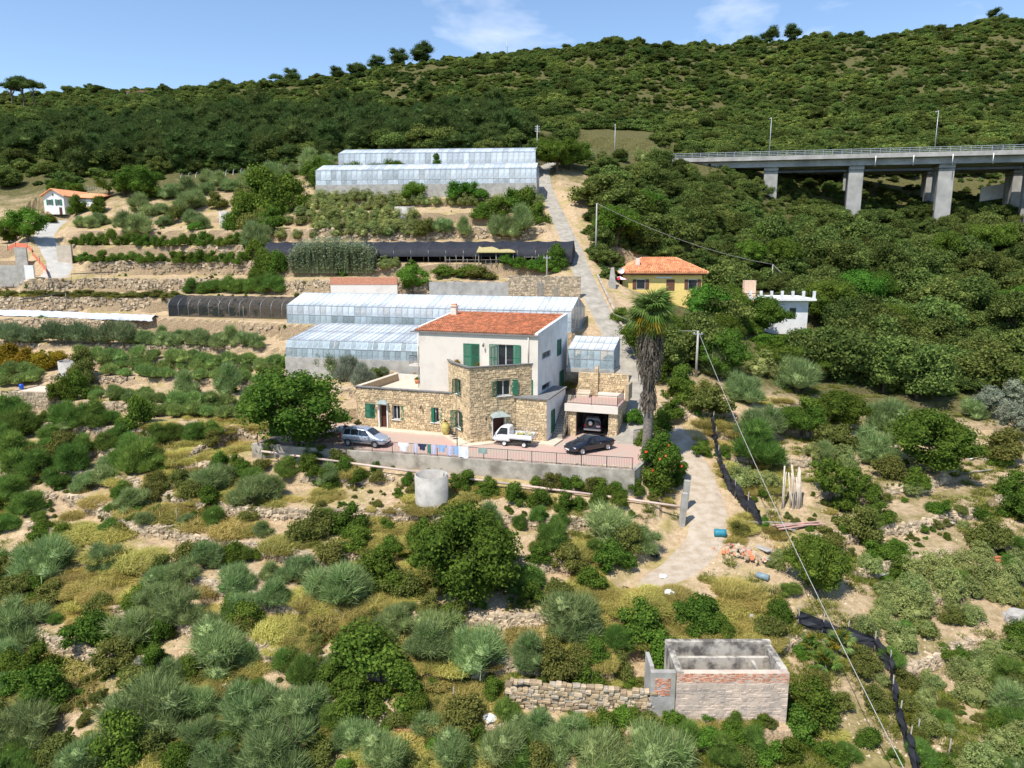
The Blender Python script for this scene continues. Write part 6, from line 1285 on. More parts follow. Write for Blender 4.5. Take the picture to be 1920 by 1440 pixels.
def garden_wall(name, label, pts, h, m_, th=.3, clad_seed=None, top=None):
    """wall that follows the ground between survey points (u, v, Y)"""
    P = [py(*q) for q in pts]; R = empty(name, P[0]); tag(R, label, 'wall'); k = 0
    for a, b in zip(P[:-1], P[1:]):
        t = (b-a).normalized(); n = Vector((t.y, -t.x, 0)).normalized(); A, B_ = a-P[0], b-P[0]
        V = [A+n*0-Vector((0, 0, .8)), B_-Vector((0, 0, .8)), B_-n*th-Vector((0, 0, .8)), A-n*th-Vector((0, 0, .8)), A+Vector((0, 0, h)), B_+Vector((0, 0, h)), B_-n*th+Vector((0, 0, h)), A-n*th+Vector((0, 0, h))]
        s = MB().add(V, [(0, 3, 2, 1), (4, 5, 6, 7), (0, 1, 5, 4), (1, 2, 6, 5), (2, 3, 7, 6), (3, 0, 4, 7)]).build('wall_section', m_, R)
        if clad_seed is not None:
            fr = (Vector((A.x, A.y, 0)), Vector((t.x, t.y, 0)).normalized(), n, (b-a).length); tag(clad(fr, A.z-.5, A.z+h, [], clad_seed+k).build('wall_stones', M_STONE, s), kind='stuff')
        if top:
            q = MB().add([x_+Vector((0, 0, h+.002))+n*.04 for x_ in (A, B_)]+[x_+Vector((0, 0, h+.002))-n*(th+.04) for x_ in (B_, A)]+[x_+Vector((0, 0, h+top[1]))+n*.04 for x_ in (A, B_)]+[x_+Vector((0, 0, h+top[1]))-n*(th+.04) for x_ in (B_, A)], [(3, 2, 1, 0), (4, 5, 6, 7), (0, 1, 5, 4), (1, 2, 6, 5), (2, 3, 7, 6), (3, 0, 4, 7)]).build('top_course', top[0], R)
        k += 1
    return R
garden_wall('garden_wall', 'low garden wall with brick red top behind the greenhouse', [(620, 546, 99), (745, 546, 98)], .9, M_STUCCO, top=(M_BRICK, 1.0))
garden_wall('garden_wall', 'plain pale concrete wall behind the greenhouse', [(805, 549, 97.6), (952, 551, 96.4)], 1.5, M_CIST)
garden_wall('garden_wall', 'stone wall with leaning planks beside the road', [(952, 553, 96.4), (1088, 556, 95.0)], 2.6, M_MORTAR, clad_seed=320)
for u, w, h, l in ((1015, 1.1, 2.3, 'grey planks leaning on the stone wall near the road'), (1043, .7, 1.7, 'narrow grey planks leaning on the stone wall')):
    q = py(u, 558, 94.7); R = empty('leaning_planks', q); tag(R, l, 'planks')
    for i in range(int(w/.16)): MB().box(-w/2+i*.16, -.03, -.3, -w/2+i*.16+.13, .02, h-.2*((i*7) % 3)).build('plank', M_OLDW, R, (0, 0, 0), (.12, 0, 0))
# thatched shelter and cane trellis in the kitchen garden
q = gr(930, 502); R = empty('shelter', q); tag(R, 'open garden shelter with yellowish reed roof', 'shelter')
for x in (-2.6, 0, 2.6):
    for y in (0, 2.4): MB().tube([(x, y, -.3), (x, y, 2.2)], .06, n=5).build('post', M_OLDW, R)
MB().add([(-2.9, -.3, 2.2), (2.9, -.3, 2.2), (2.6, 2.7, 3.1), (-2.6, 2.7, 3.1), (-2.9, -.3, 2.35), (2.9, -.3, 2.35), (2.6, 2.7, 3.25), (-2.6, 2.7, 3.25)], [(3, 2, 1, 0), (4, 5, 6, 7), (0, 1, 5, 4), (1, 2, 6, 5), (2, 3, 7, 6), (3, 0, 4, 7)]).build('reed_roof', mat('reed_thatch', (.42, .35, .16, 1), rough=1, var=.25, scale=6), R)
rg = random.Random(12)
for nm, u0, u1, v, l in (('cane_trellis', 835, 965, 505, 'cane bean trellis left of the reed shelter'), ('cane_trellis', 985, 1062, 500, 'cane trellis with vines near the road')):
    a, b = gr(u0, v), gr(u1, v); R = empty(nm, a); tag(R, l, 'trellis'); d_ = b-a
    for i in range(int(d_.length/.9)):
        x = d_*(i*.9/d_.length); MB().tube([x-Vector((0, 0, .2)), x+Vector((rg.uniform(-.3, .3), rg.uniform(-.2, .2), rg.uniform(1.4, 2.4)))], .035, n=4).build('cane', M_OLDW, R)
    MB().tube([Vector((0, 0, 1.4)), d_+Vector((0, 0, 1.4))], .035, n=4).build('cross_cane', M_OLDW, R)
# giant reed thicket
def reeds(u0, u1, v, label):
    a, b = gr(u0, v), gr(u1, v); R = empty('reed_thicket', (a+b)/2); tag(R, label, 'reeds'); r = np.random.default_rng(5); n = 1500
    t = r.uniform(0, 1, n); base = np.outer(1-t, np.array(a-(a+b)/2))+np.outer(t, np.array(b-(a+b)/2)); base[:, 1] += r.uniform(-1.2, 3.0, n); base[:, 2] += 0.4*np.maximum(base[:, 1], 0)*.5
    env = 0.55+0.45*np.sqrt(np.clip(1-(2*t-1)**2, 0, 1)); H = 5.0*env*r.uniform(.7, 1.1, n); V = []; Q = []
    for i in range(n):
        x, y, z = base[i]; ln = r.normal(0, .12, 2); h = H[i]; top = np.array([x+ln[0]*h, y+ln[1]*h, z+h])
        V += [(x-.02, y, z), (x+.02, y, z), tuple(top)]; k = len(V); Q.append((k-3, k-2, k-1))
        for j in range(9):
            f = .15+.8*j/8; c = np.array([x, y, z])+(top-np.array([x, y, z]))*f; an = r.uniform(0, 6.28); e = c+np.array([math.cos(an)*.55, math.sin(an)*.55, .28-.35*r.uniform()]); m = (c+e)/2+np.array([0, 0, .12]); s_ = np.array([-math.sin(an), math.cos(an), 0])*.09
            V += [tuple(c), tuple(m+s_), tuple(e), tuple(m-s_)]; k = len(V); Q.append((k-4, k-3, k-2, k-1))
    me = bpy.data.meshes.new('reed_blades'); me.from_pydata(V, [], Q); me.materials.append(LM['reed']); link('reed_blades', me, R)
reeds(548, 702, 512, 'tall silvery reed thicket in front of the black shade house')
# ------------------------------------------------------------------ the palm
def fan_mesh(r, n, rad, m_, droop, name, pet=.9):
    """one fan leaf: stalk plus n folded blades radiating from its end"""
    mb = MB(); mb.tube([(0, 0, 0), (pet*.5, 0, .06), (pet, 0, .04)], [.03, .022, .016], n=4, cap=False)
    for i in range(n):
        a = (i/(n-1)-.5)*math.radians(245); L = rad*(1-.25*abs(a)/2.2)*r.uniform(.88, 1.05); w = .05*rad
        d_ = np.array([math.cos(a), math.sin(a), 0]); s_ = np.array([-d_[1], d_[0], 0]); c0 = np.array([pet, 0, .04]); c1 = c0+d_*L*.55+np.array([0, 0, .05-droop*.10]); c2 = c0+d_*L+np.array([0, 0, -droop*L*.45])
        mb.add([c0, c1-s_*w, c1+np.array([0, 0, .03]), c1+s_*w, c2], [(0, 1, 2), (0, 2, 3), (1, 4, 2), (2, 4, 3)])
    return mb.mesh(name, [m_])
def palm():
    R = empty('palm_tree', (11.35, 57.6, 0)); tag(R, 'tall fan palm with a skirt of dead fronds by the gate', 'palm'); r = random.Random(3); H = 12.1; g = hz(11.35, 57.6)
    tr = MB(); Z = np.linspace(g-.6, H, 40); tr.tube([(.12*math.sin(z*.3), .05*z/10, z) for z in Z], [.42-.012*z+(.035 if i % 2 else 0) for i, z in enumerate(Z)], n=12); tr.build('trunk', mat('palm_bark', (.19, .165, .14, 1), rough=.95, var=.35, scale=6, bump=.6), R)
    fans = [fan_mesh(r, 24, 1.3, LM['row'], .8, 'frond'), fan_mesh(r, 22, 1.35, LM['green'], 1.2, 'frond'), fan_mesh(r, 22, 1.2, LM['gold'], 1.4, 'frond')]
    for i in range(84):
        el = math.radians(r.uniform(-38, 82)); az = r.uniform(0, 6.28); k = 2 if (el < -.1 and r.random() < .45) else r.choice((0, 0, 1)); o = link('frond', fans[k], R, (.1, .08, H-.1+r.uniform(-.35, .35)), (r.uniform(-.4, .4), -el, az)); s = r.uniform(.85, 1.15); o.scale = (s, s, s)
    # dead fronds hang against the trunk, thick at the top and again lower down
    n = 1500; rr = np.random.default_rng(8); V = []; T = []
    prof_z = [4.0, 4.6, 5.6, 6.4, 6.6, 7.4, 9.0, 10.5, 11.6]; prof_r = [.5, .78, .72, .42, .5, .95, 1.15, 1.2, .8]
    for i in range(n):
        z = 4.5+7.3*rr.uniform()**.8; a = rr.uniform(0, 6.28); rad = np.interp(z, prof_z, prof_r)*rr.uniform(.6, 1.05); L = rr.uniform(.7, 1.6); c = np.array([math.cos(a), math.sin(a), 0]); s_ = np.array([-c[1], c[0], 0])*rr.uniform(.03, .08)
        p0 = c*rad*.75+np.array([.05, 0, z]); p1 = c*rad+np.array([.05, 0, z-L*.5])+s_*rr.normal()*2; p2 = c*rad*rr.uniform(.75, 1.02)+np.array([.05, 0, max(z-L, 3.6)])+s_*rr.normal()*3; k = len(V); V += [p0, p1-s_, p1+s_, p2]; T += [(k, k+1, k+2), (k+1, k+3, k+2)]
    link('dead_frond_skirt', np_mesh('dead_frond_skirt', V, tris=T, mats=[LM['dry']]), R)['kind'] = 'stuff'
palm()
def small_palm(u, v, w, label, m_='green'):
    p = gr(u, v); s = w*pxm(p)/2.6; r = random.Random(int(u)); R = empty('fan_palm', p); tag(R, label, 'palm'); R.scale = (s, s, s)
    MB().tube([(0, 0, -.3), (0, 0, .55)], [.2, .14], n=8).build('trunk', MATS['palm_bark'], R); f = [fan_mesh(r, 16, .62, LM[m_], .6, 'frond', .7), fan_mesh(r, 16, .62, LM['gold'], .9, 'frond', .7)]
    for i in range(26): link('frond', f[1] if r.random() < .25 else f[0], R, (0, 0, .5), (r.uniform(-.4, .4), -math.radians(r.uniform(0, 85)), r.uniform(0, 6.28)))
small_palm(1575, 1222, 70, 'fan palm behind the black netting at lower right', 'row'); small_palm(1545, 1262, 75, 'fan palm with yellowing fronds right of the ruin'); small_palm(1520, 1225, 60, 'small dark fan palm nearest the ruin corner'); small_palm(1515, 1345, 70, 'fan palm below the right corner of the ruin'); small_palm(1352, 672, 26, 'small fan palm below the yellow house', 'dark')
# flowering creeper at the courtyard corner
for u, v, w, l in ((1232, 918, 92, 'orange flowered creeper bush at the courtyard corner'), (1268, 905, 44, 'smaller flowering creeper right of the courtyard corner')):
    p = gr(u, v); s = w*pxm(p)/2.0; R = empty('flowering_creeper', p); tag(R, l, 'bush')
    for k in range(3):
        o = link('foliage', PROTO['dark'][k], R, (0.1*k, .2*k-.2, -.2+k*.62*s), (0, 0, k*2.0)); o.scale = (s*(1-.08*k), s*(1-.08*k), s*(.75+.1*k))
    r = random.Random(int(u)); f = MB()
    for i in range(9):
        a = r.uniform(0, 6.28); e = r.uniform(.1, 1.2); c = Vector((math.cos(a)*math.cos(e), math.sin(a)*math.cos(e), math.sin(e)))*s*1.02+Vector((0, 0, s*.9)); f.obox(c, (.05, 0, .02), (0, .045, .03), (0.01, .02, .035))
    f.build('flowers', LM['flower'], R)['kind'] = 'stuff'
# ------------------------------------------------------------------ neighbouring houses
M_YELL = mat('yellow_stucco', (.84, .62, .21, 1), rough=.9, var=.08); M_BROWN = mat('brown_timber', (.16, .07, .045, 1), rough=.7, var=.2)
def hip_roof(R, w, d, z, rise, ov, seed):
    x0, x1, y0, y1 = -ov, w+ov, -ov, d+ov; rx0, rx1 = d/2*.75, w-d/2*.75; ym = d/2
    rf = MB().add([(x0, y0, z), (x1, y0, z), (x1, y1, z), (x0, y1, z), (rx0, ym, z+rise), (rx1, ym, z+rise), (x0, y0, z-.12), (x1, y0, z-.12), (x1, y1, z-.12), (x0, y1, z-.12)], [(0, 1, 5, 4), (1, 2, 5), (2, 3, 4, 5), (3, 0, 4), (9, 8, 7, 6), (6, 7, 1, 0), (7, 8, 2, 1), (8, 9, 3, 2), (9, 6, 0, 3)]).build('roof', M_TILE, R)
    L = math.hypot(ym-y0, rise); W = x1-x0; k0, k1 = (rx0-x0)/L, (x1-rx1)/L
    t = barrel_tiles((x0, y0, z+.01), (1, 0, 0), (0, ym-y0, rise), W, L, .3, .45, seed, skip=lambda x, y: x < y*k0 or x > W-y*k1).build('roof_tiles', M_TILE, rf); tag(t, kind='stuff')
    Ls = math.hypot(rx0-x0, rise); Wd = y1-y0
    for o_, ux, uy in (((x0, y1, z+.01), (0, -1, 0), (rx0-x0, 0, rise)), ((x1, y0, z+.01), (0, 1, 0), (rx1-x1, 0, rise))):
        t = barrel_tiles(o_, ux, uy, Wd, Ls, .3, .45, seed+1, skip=lambda x, y: x < y*(Wd/2/Ls) or x > Wd-y*(Wd/2/Ls)).build('roof_tiles', M_TILE, rf); tag(t, kind='stuff')
    return rf
def far_window(R, x, y, z, w, h, m_=M_BROWN, rz=0, shut=True):
    f = MB().box(0, -.04, 0, w, .02, h).build('window', M_FRAME, R, (x, y, z), (0, 0, rz)); MB().box(.06, -.06, .06, w-.06, -.041, h-.06).build('pane', M_GLASS, f)
    if shut:
        for s in (-.42*w, w): MB().box(s, -.08, 0, s+.42*w, -.03, h).build('shutter', m_, f)
    return f
def yellow_house():
    p = py(1166, 590, 105.5); z0 = 8.6; R = empty('yellow_house', (p.x, p.y, z0), math.radians(-3)); tag(R, 'yellow house with hipped orange tile roof beside the road', 'house'); w, d, h = 11.6, 9.0, 5.5
    MB().box(0, 0, -.6, w, d, h).build('wall', M_YELL, R); hip_roof(R, w, d, h+.12, 2.15, .75, 40); MB().box(-.5, -.5, h-.25, w+.5, d+.5, h-.02).build('eaves', M_BROWN, R)
    for x, s in ((2.0, True), (6.4, False), (9.6, True)):
        if s: far_window(R, x, 0, 3.2, 1.3, 1.4)
        else: MB().box(x, -.06, 3.0, x+1.2, .0, 4.6).build('shutter', M_BROWN, R)
    MB().box(-3.4, .6, -.6, -.02, d-.6, 2.6).build('porch_base', M_YELL, R)
    for y in (.8, 3.5): MB().box(-3.2, y, 2.6, -2.9, y+.3, h).build('porch_column', M_YELL, R)
    MB().box(4.9, -.12, 4.75, 7.1, -.02, 5.0).build('awning_box', M_FRAME, R); MB().box(2.0, 1.4, h+1.0, 2.6, 2.0, h+2.2).build('chimney', M_STUCCO, R); MB().lathe([(0, 0), (.35, .1), (.45, .25)], 12).build('satellite_dish', M_FRAME, R, (-.4, -.9, h+.3), (1.2, .3, 0))
yellow_house()
p = py(1161, 545, 104); R = empty('parasol', (p.x, p.y, 11.2)); tag(R, 'red and white parasol on the yellow house terrace', 'parasol'); MB().tube([(0, 0, 0), (0, 0, 2.4)], .03, n=5).build('pole', M_FRAME, R)
for i in range(8):
    a0, a1 = i*math.tau/8, (i+1)*math.tau/8; MB().add([(0, 0, 2.5), (1.3*math.cos(a0), 1.3*math.sin(a0), 2.05), (1.3*math.cos(a1), 1.3*math.sin(a1), 2.05)], [(0, 1, 2)]).build('canopy_panel', mat('red_cloth', (.5, .03, .05, 1)) if i % 2 else M_LINEN['white'], R)
p = py(1147, 560, 100); tag(MB().prism([(-.45, -.45), (.45, -.45), (.45, .45), (-.45, .45)], -.8, 2.4).add([(-.4, -.4, 2.4), (.4, -.4, 2.4), (.4, .4, 2.4), (-.4, .4, 2.4), (-.2, -.2, 4.3), (.2, -.2, 4.3), (.2, .2, 4.3), (-.2, .2, 4.3)], [(0, 1, 5, 4), (1, 2, 6, 5), (2, 3, 7, 6), (3, 0, 4, 7), (4, 5, 6, 7)]).build('barbecue_chimney', M_CIST, None, p), 'tall tapering grey barbecue chimney between road and yellow house', 'chimney')
def white_house():
    p = py(1415, 615, 101); R = empty('terraced_house', (p.x, p.y, 5.6), math.radians(-6)); tag(R, 'white flat roofed house with pillared roof terrace in the trees', 'house'); w, d = 7.2, 8.0; h = 4.8
    MB().box(0, 0, -.6, w, d, h).build('wall', M_WHITE, R); MB().box(-4.2, -.9, h, w+.8, d+.2, h+.28).build('roof_slab', M_WHITE, R); MB().box(-4.0, 1.0, -.6, -.02, d, h-.02).build('side_wall', M_STUCCO, R)
    for i in range(9): MB().box(-4.1+i*1.45, -.85, h+.28, -3.75+i*1.45, -.5, h+1.35).build('pillar', M_WHITE, R)
    MB().box(-4.0, -.72, h+.95, w+.6, -.64, h+1.03).build('handrail', M_IRON, R); MB().box(-1.3, 2.0, h+.28, .3, 3.4, h+2.7).build('stair_tower', mat('peach_stucco', (.68, .47, .33, 1), rough=.9), R)
    far_window(R, 4.6, 0, 2.2, 1.0, 1.6, shut=False); far_window(R, 1.4, 0, 2.4, 1.0, 1.2, shut=False); MB().box(-3.6, -.88, h-.35, .5, -.6, h-.002).build('fascia', M_CLAY, R)
white_house()
def cottage():
    p = py(86, 414, 149); R = empty('cottage', (p.x, p.y, 25.5), math.radians(-8)); tag(R, 'small white gabled cottage with orange roof at far left', 'house'); w, d, h = 4.6, 9.5, 3.6
    MB().add([(0, 0, -.5), (w, 0, -.5), (w, d, -.5), (0, d, -.5), (0, 0, h-.3), (w, 0, h-.3), (w, d, h-.3), (0, d, h-.3), (w/2, 0, h+.9), (w/2, d, h+.9)], [(0, 1, 5, 8, 4), (1, 2, 6, 5), (2, 3, 7, 9, 6), (3, 0, 4, 7)]).build('wall', M_WHITE, R)
    MB().box(w+.02, 2.0, -.5, w+5.4, 7.5, 2.6).build('side_wing', M_WHITE, R)
    for s in (0, 1):
        a = Vector((w/2, -.5, h+.95)); b = Vector((-.5 if s == 0 else w+.5, -.5, h-.55)); MB().add([a, b, b+Vector((0, d+1, 0)), a+Vector((0, d+1, 0)), a+Vector((0, 0, .15)), b+Vector((0, 0, .15)), b+Vector((0, d+1, .15)), a+Vector((0, d+1, .15))], [(0, 1, 2, 3), (7, 6, 5, 4), (0, 4, 5, 1), (1, 5, 6, 2), (3, 2, 6, 7)]).build('roof', M_TILE, R)
    MB().add([(w-.3, 1.6, 3.0), (w+5.8, 1.6, 2.7), (w+5.8, 7.9, 3.9), (w-.3, 7.9, 4.2), (w-.3, 1.6, 3.15), (w+5.8, 1.6, 2.85), (w+5.8, 7.9, 4.05), (w-.3, 7.9, 4.35)], [(3, 2, 1, 0), (4, 5, 6, 7), (0, 1, 5, 4), (1, 2, 6, 5), (2, 3, 7, 6), (3, 0, 4, 7)]).build('roof', M_TILE, R)
    far_window(R, 1.0, 0, 1.4, .8, 1.1, M_SHUT); far_window(R, 3.0, 0, 1.3, .8, 1.2, M_SHUT); far_window(R, 2.0, 0, 3.2, .5, .5, shut=False); MB().box(3.4, -.05, -.5, 4.0, 0, .9).build('door', M_DOOR, R)
cottage()
p = py(255, 176, 392); R = empty('ridge_house', (p.x, p.y, hz(p.x, p.y)-.5)); tag(R, 'tiny house with brown roof on the left skyline', 'house'); MB().box(-5, 0, 0, 5, 6, 2.6).build('wall', M_STUCCO, R); MB().add([(-5.6, -.6, 2.6), (5.6, -.6, 2.6), (5.6, 3, 4.0), (-5.6, 3, 4.0), (5.6, 6.6, 2.6), (-5.6, 6.6, 2.6)], [(0, 1, 2, 3), (3, 2, 4, 5), (1, 4, 2), (0, 3, 5)]).build('roof', M_BROWN, R); MB().box(-2, -.05, .6, -1, .0, 1.8).build('window', M_GLASS, R)
# ------------------------------------------------------------------ motorway viaduct
M_PIER = mat('viaduct_concrete', (.36, .345, .32, 1), rough=.9, var=.3, scale=.25, bump=.15, detail=6)
def viaduct():
    A, B_ = py(1246, 301, 203), py(1990, 283, 172); t = (B_-A); L = t.length; R = empty('viaduct', A, math.atan2(t.y, t.x)); tag(R, 'grey concrete motorway viaduct on tall piers at upper right', 'bridge'); dz = t.z/L
    def slab(x0, x1, y0, y1, z0, z1, nm, m_=M_PIER): return MB().add([(x0, y0, z0+dz*x0), (x1, y0, z0+dz*x1), (x1, y1, z0+dz*x1), (x0, y1, z0+dz*x0), (x0, y0, z1+dz*x0), (x1, y0, z1+dz*x1), (x1, y1, z1+dz*x1), (x0, y1, z1+dz*x0)], [(0, 3, 2, 1), (4, 5, 6, 7), (0, 1, 5, 4), (1, 2, 6, 5), (2, 3, 7, 6), (3, 0, 4, 7)]).build(nm, m_, R)
    c = math.cos(math.atan2(t.y, t.x)); s = math.sin(math.atan2(t.y, t.x))
    xs = []
    for u in (1448, 1610, 1783, 1965):
        best = min(range(0, 1300), key=lambda k: abs(960+F_PX*(A.x+c*k*.1)/((A.y+s*k*.1)*cp-(A.z-CAM_H)*sp)-u)); xs.append(best*.1)
    X0 = -30
    for k, (y0, y1) in enumerate(((0, 11.5), (14.5, 26))):
        slab(X0, L+40, y0, y1, -.55, 0.0, 'deck'); slab(X0, L+40, y0+.0, y0+.35, 0.002, .55, 'edge_beam', M_PIER); slab(X0, L+40, y1-.35, y1, 0.002, .55, 'edge_beam', M_PIER)
        for yg in (1.2, 4.2, 7.2, 10.0): slab(2, L+40, y0+yg, y0+yg+.5, -2.2, -.552, 'girder')
        for x in xs:
            wx, wy = A.x+c*x-s*(y0+5.5), A.y+s*x+c*(y0+5.5); gz = hz(wx, wy)-A.z-6
            MB().box(x-1.8, y0+1.7, dz*x-3.2, x+1.8, y0+9.6, dz*x-2.202).build('pier_cap', M_PIER, R, bevel=.1)
            pr = MB(); pr.prism([(x-1.75, y0+2.0), (x+1.75, y0+2.0), (x+1.75, y0+4.6), (x-1.75, y0+4.6)], gz, dz*x-3.202); pr.build('pier', M_PIER, R, bevel=.12)
            MB().box(x-1.7, y0+7.2, gz, x+1.7, y0+9.4, dz*x-3.202).build('pier', M_PIER, R, bevel=.12)
        slab(X0, 1.9, y0+.4, y1-.4, -9, -.56, 'abutment', M_CIST)
    pst = MB(); rl = MB(); n = int((L+60)/2.2)
    for i in range(n):
        x = X0+i*2.2; pst.box(x-.05, .1, dz*x+.55, x+.05, .2, dz*x+1.75)
    for h in (.85, 1.25, 1.7): rl.add([(X0, .08, h-.05+dz*X0), (L+40, .08, h-.05+dz*(L+40)), (L+40, .22, h-.05+dz*(L+40)), (X0, .22, h-.05+dz*X0), (X0, .08, h+.05+dz*X0), (L+40, .08, h+.05+dz*(L+40)), (L+40, .22, h+.05+dz*(L+40)), (X0, .22, h+.05+dz*X0)], [(0, 3, 2, 1), (4, 5, 6, 7), (0, 1, 5, 4), (1, 2, 6, 5), (2, 3, 7, 6), (3, 0, 4, 7)])
    tag(pst.build('guard_posts', M_GALV, R), kind='stuff'); rl.build('guard_rail', M_GALV, R)
    for k in range(5):
        x = xs[1]+4+k*8.5; MB().tube([(x, -.05, dz*x-.1), (x, -.05, dz*x-2.6)], .11, n=6).build('drain_pipe', M_FRAME, R)
    return A, c, s, dz
VA, vc, vsn, vdz = viaduct()
for u, l in ((1445, 'tall thin lamp post on the left part of the viaduct'), (1757, 'tall thin lamp post on the right part of the viaduct'), (1153, 'tall thin lamp post left of the viaduct end')):
    best = min(range(-400, 1300), key=lambda k: abs(960+F_PX*(VA.x+vc*k*.1)/((VA.y+vsn*k*.1)*cp-(VA.z-CAM_H)*sp)-u)); x = best*.1; q = Vector((VA.x+vc*x, VA.y+vsn*x, VA.z+vdz*x)); R = empty('street_lamp', q); tag(R, l, 'lamp'); MB().tube([(0, 1.0, -.5), (0, 1.0, 10.2)], [.14, .07], n=6).build('pole', M_GALV, R); MB().obox((0, 1.6, 10.25), (.15, 0, 0), (0, .6, 0), (0, 0, .06)).build('lamp_head', M_FRAME, R)
for u, v, w, l in ((1105, 300, 26, 0), (1128, 298, 24, 1), (1200, 303, 30, 2), (1225, 300, 30, 3), (1252, 297, 26, 4), (1168, 302, 24, 5)):
    q = gr(u, v); s = w*pxm(q)/2; o = link('oleander', PROTO['pale'][l % 3], None, q, (0, 0, l)); o.scale = (s, s, s*1.2); tag(o, 'pale flowering oleander near the viaduct end', 'bush', 'oleanders near the viaduct end'); PLANTS.append((o, 'oleander', u, v, w, None, q))
garden_wall('roadside_wall', 'pale concrete wall on the slope under the viaduct at far right', [(1838, 372, 196), (1935, 358, 196)], 3.0, M_WHITE)
garden_wall('roadside_wall', 'low grey wall along the right side of the hill road', [(1204, 690, 76.6), (1180, 640, 83.3), (1152, 585, 91.5), (1122, 520, 103)], .45, M_RWALL, .25)
# ------------------------------------------------------------------ poles and cables
POLE = {}
def pole(key, u, v, hpx, label, r=.13, arms=0, Y=None, conc=True):
    p = py(u, v, Y) if Y else gr(u, v); h = hpx*pxm(p); R = empty('utility_pole', p); tag(R, label, 'pole'); MB().tube([(0, 0, -.8), (0, 0, h)], [r*1.3, r*.8], n=8).build('shaft', M_CIST if conc else M_OLDW, R)
    for k in range(arms): MB().obox((0, 0, h-.35-.5*k), (.55, 0, 0), (0, .05, 0), (0, 0, .05)).build('cross_arm', M_GALV, R); MB().lathe([(.03, 0), (.06, .06), (.03, .14)], 8, (.4, 0, h-.3-.5*k)).lathe([(.03, 0), (.06, .06), (.03, .14)], 8, (-.4, 0, h-.3-.5*k)).build('insulators', M_FRAME, R)
    POLE[key] = p+Vector((0, 0, h)); return R
pole('a', 1305, 706, 86, 'grey concrete utility pole in the shrubs right of the palm', arms=1); pole('b', 1117, 478, 94, 'leaning pale utility pole right of the hill road', r=.12); pole('c', 1007, 306, 68, 'pole with antennas beside the farthest greenhouse', arms=3); pole('d', 1447, 528, 32, 'small pole in the trees behind the white house', r=.1); pole('e', 1695, 668, 36, 'short pole sticking out of the valley trees', r=.1); pole('f', 1025, 552, 72, 'thin wooden pole in front of the stone garden wall', r=.09, conc=False, arms=1)
def cable(label, a, b, sag, r=.02, n=24):
    a, b = Vector(a), Vector(b); P = [a+(b-a)*(i/n)-Vector((0, 0, 4*sag*(i/n)*(1-i/n))) for i in range(n+1)]; mx = [q-a for q in P]
    tag(MB().tube(mx, r, n=5).build('cable', mat('pale_cable', (.42, .40, .37, 1), rough=.7), None, a), label, 'cable')
end = py(1745, 1540, 25.5)
cable('thick pale cable sagging from the utility pole to the lower right', POLE['a'], end, .9, .022)
cable('cable from the utility pole towards the palm', POLE['a'], py(1150, 588, 82), .6, .025); cable('cable crossing the trees above the yellow house', POLE['b'], POLE['d'], 1.2, .035); cable('cable running down from the small tree pole to the right', POLE['d'], py(1600, 600, 108), 1.0, .03); cable('cable over the valley trees at right', py(1510, 548, 112), POLE['e'], .6, .03); cable('cable from the short valley pole to the far right', POLE['e'], py(1900, 765, 82), 1.0, .03)
p = Vector((0, 0, 0)); j = int((((953-960)/F_PX)-S_AX[0])/(S_AX[1]-S_AX[0])); e_ = (GZ[:, j]-CAM_H)/GY[:, j]; i = int(np.argmax(np.where(GY[:, j] > 200, e_, -9))); q = Vector((GX[i, j], GY[i, j], GZ[i, j])); R = empty('radio_mast', q); tag(R, 'thin radio mast on the skyline left of the cloud', 'mast'); MB().tube([(0, 0, -1), (0, 0, 10)], .22, n=5).build('shaft', M_GALV, R); MB().box(-.7, -.1, 5, .7, .1, 5.3).build('antenna', M_GALV, R)
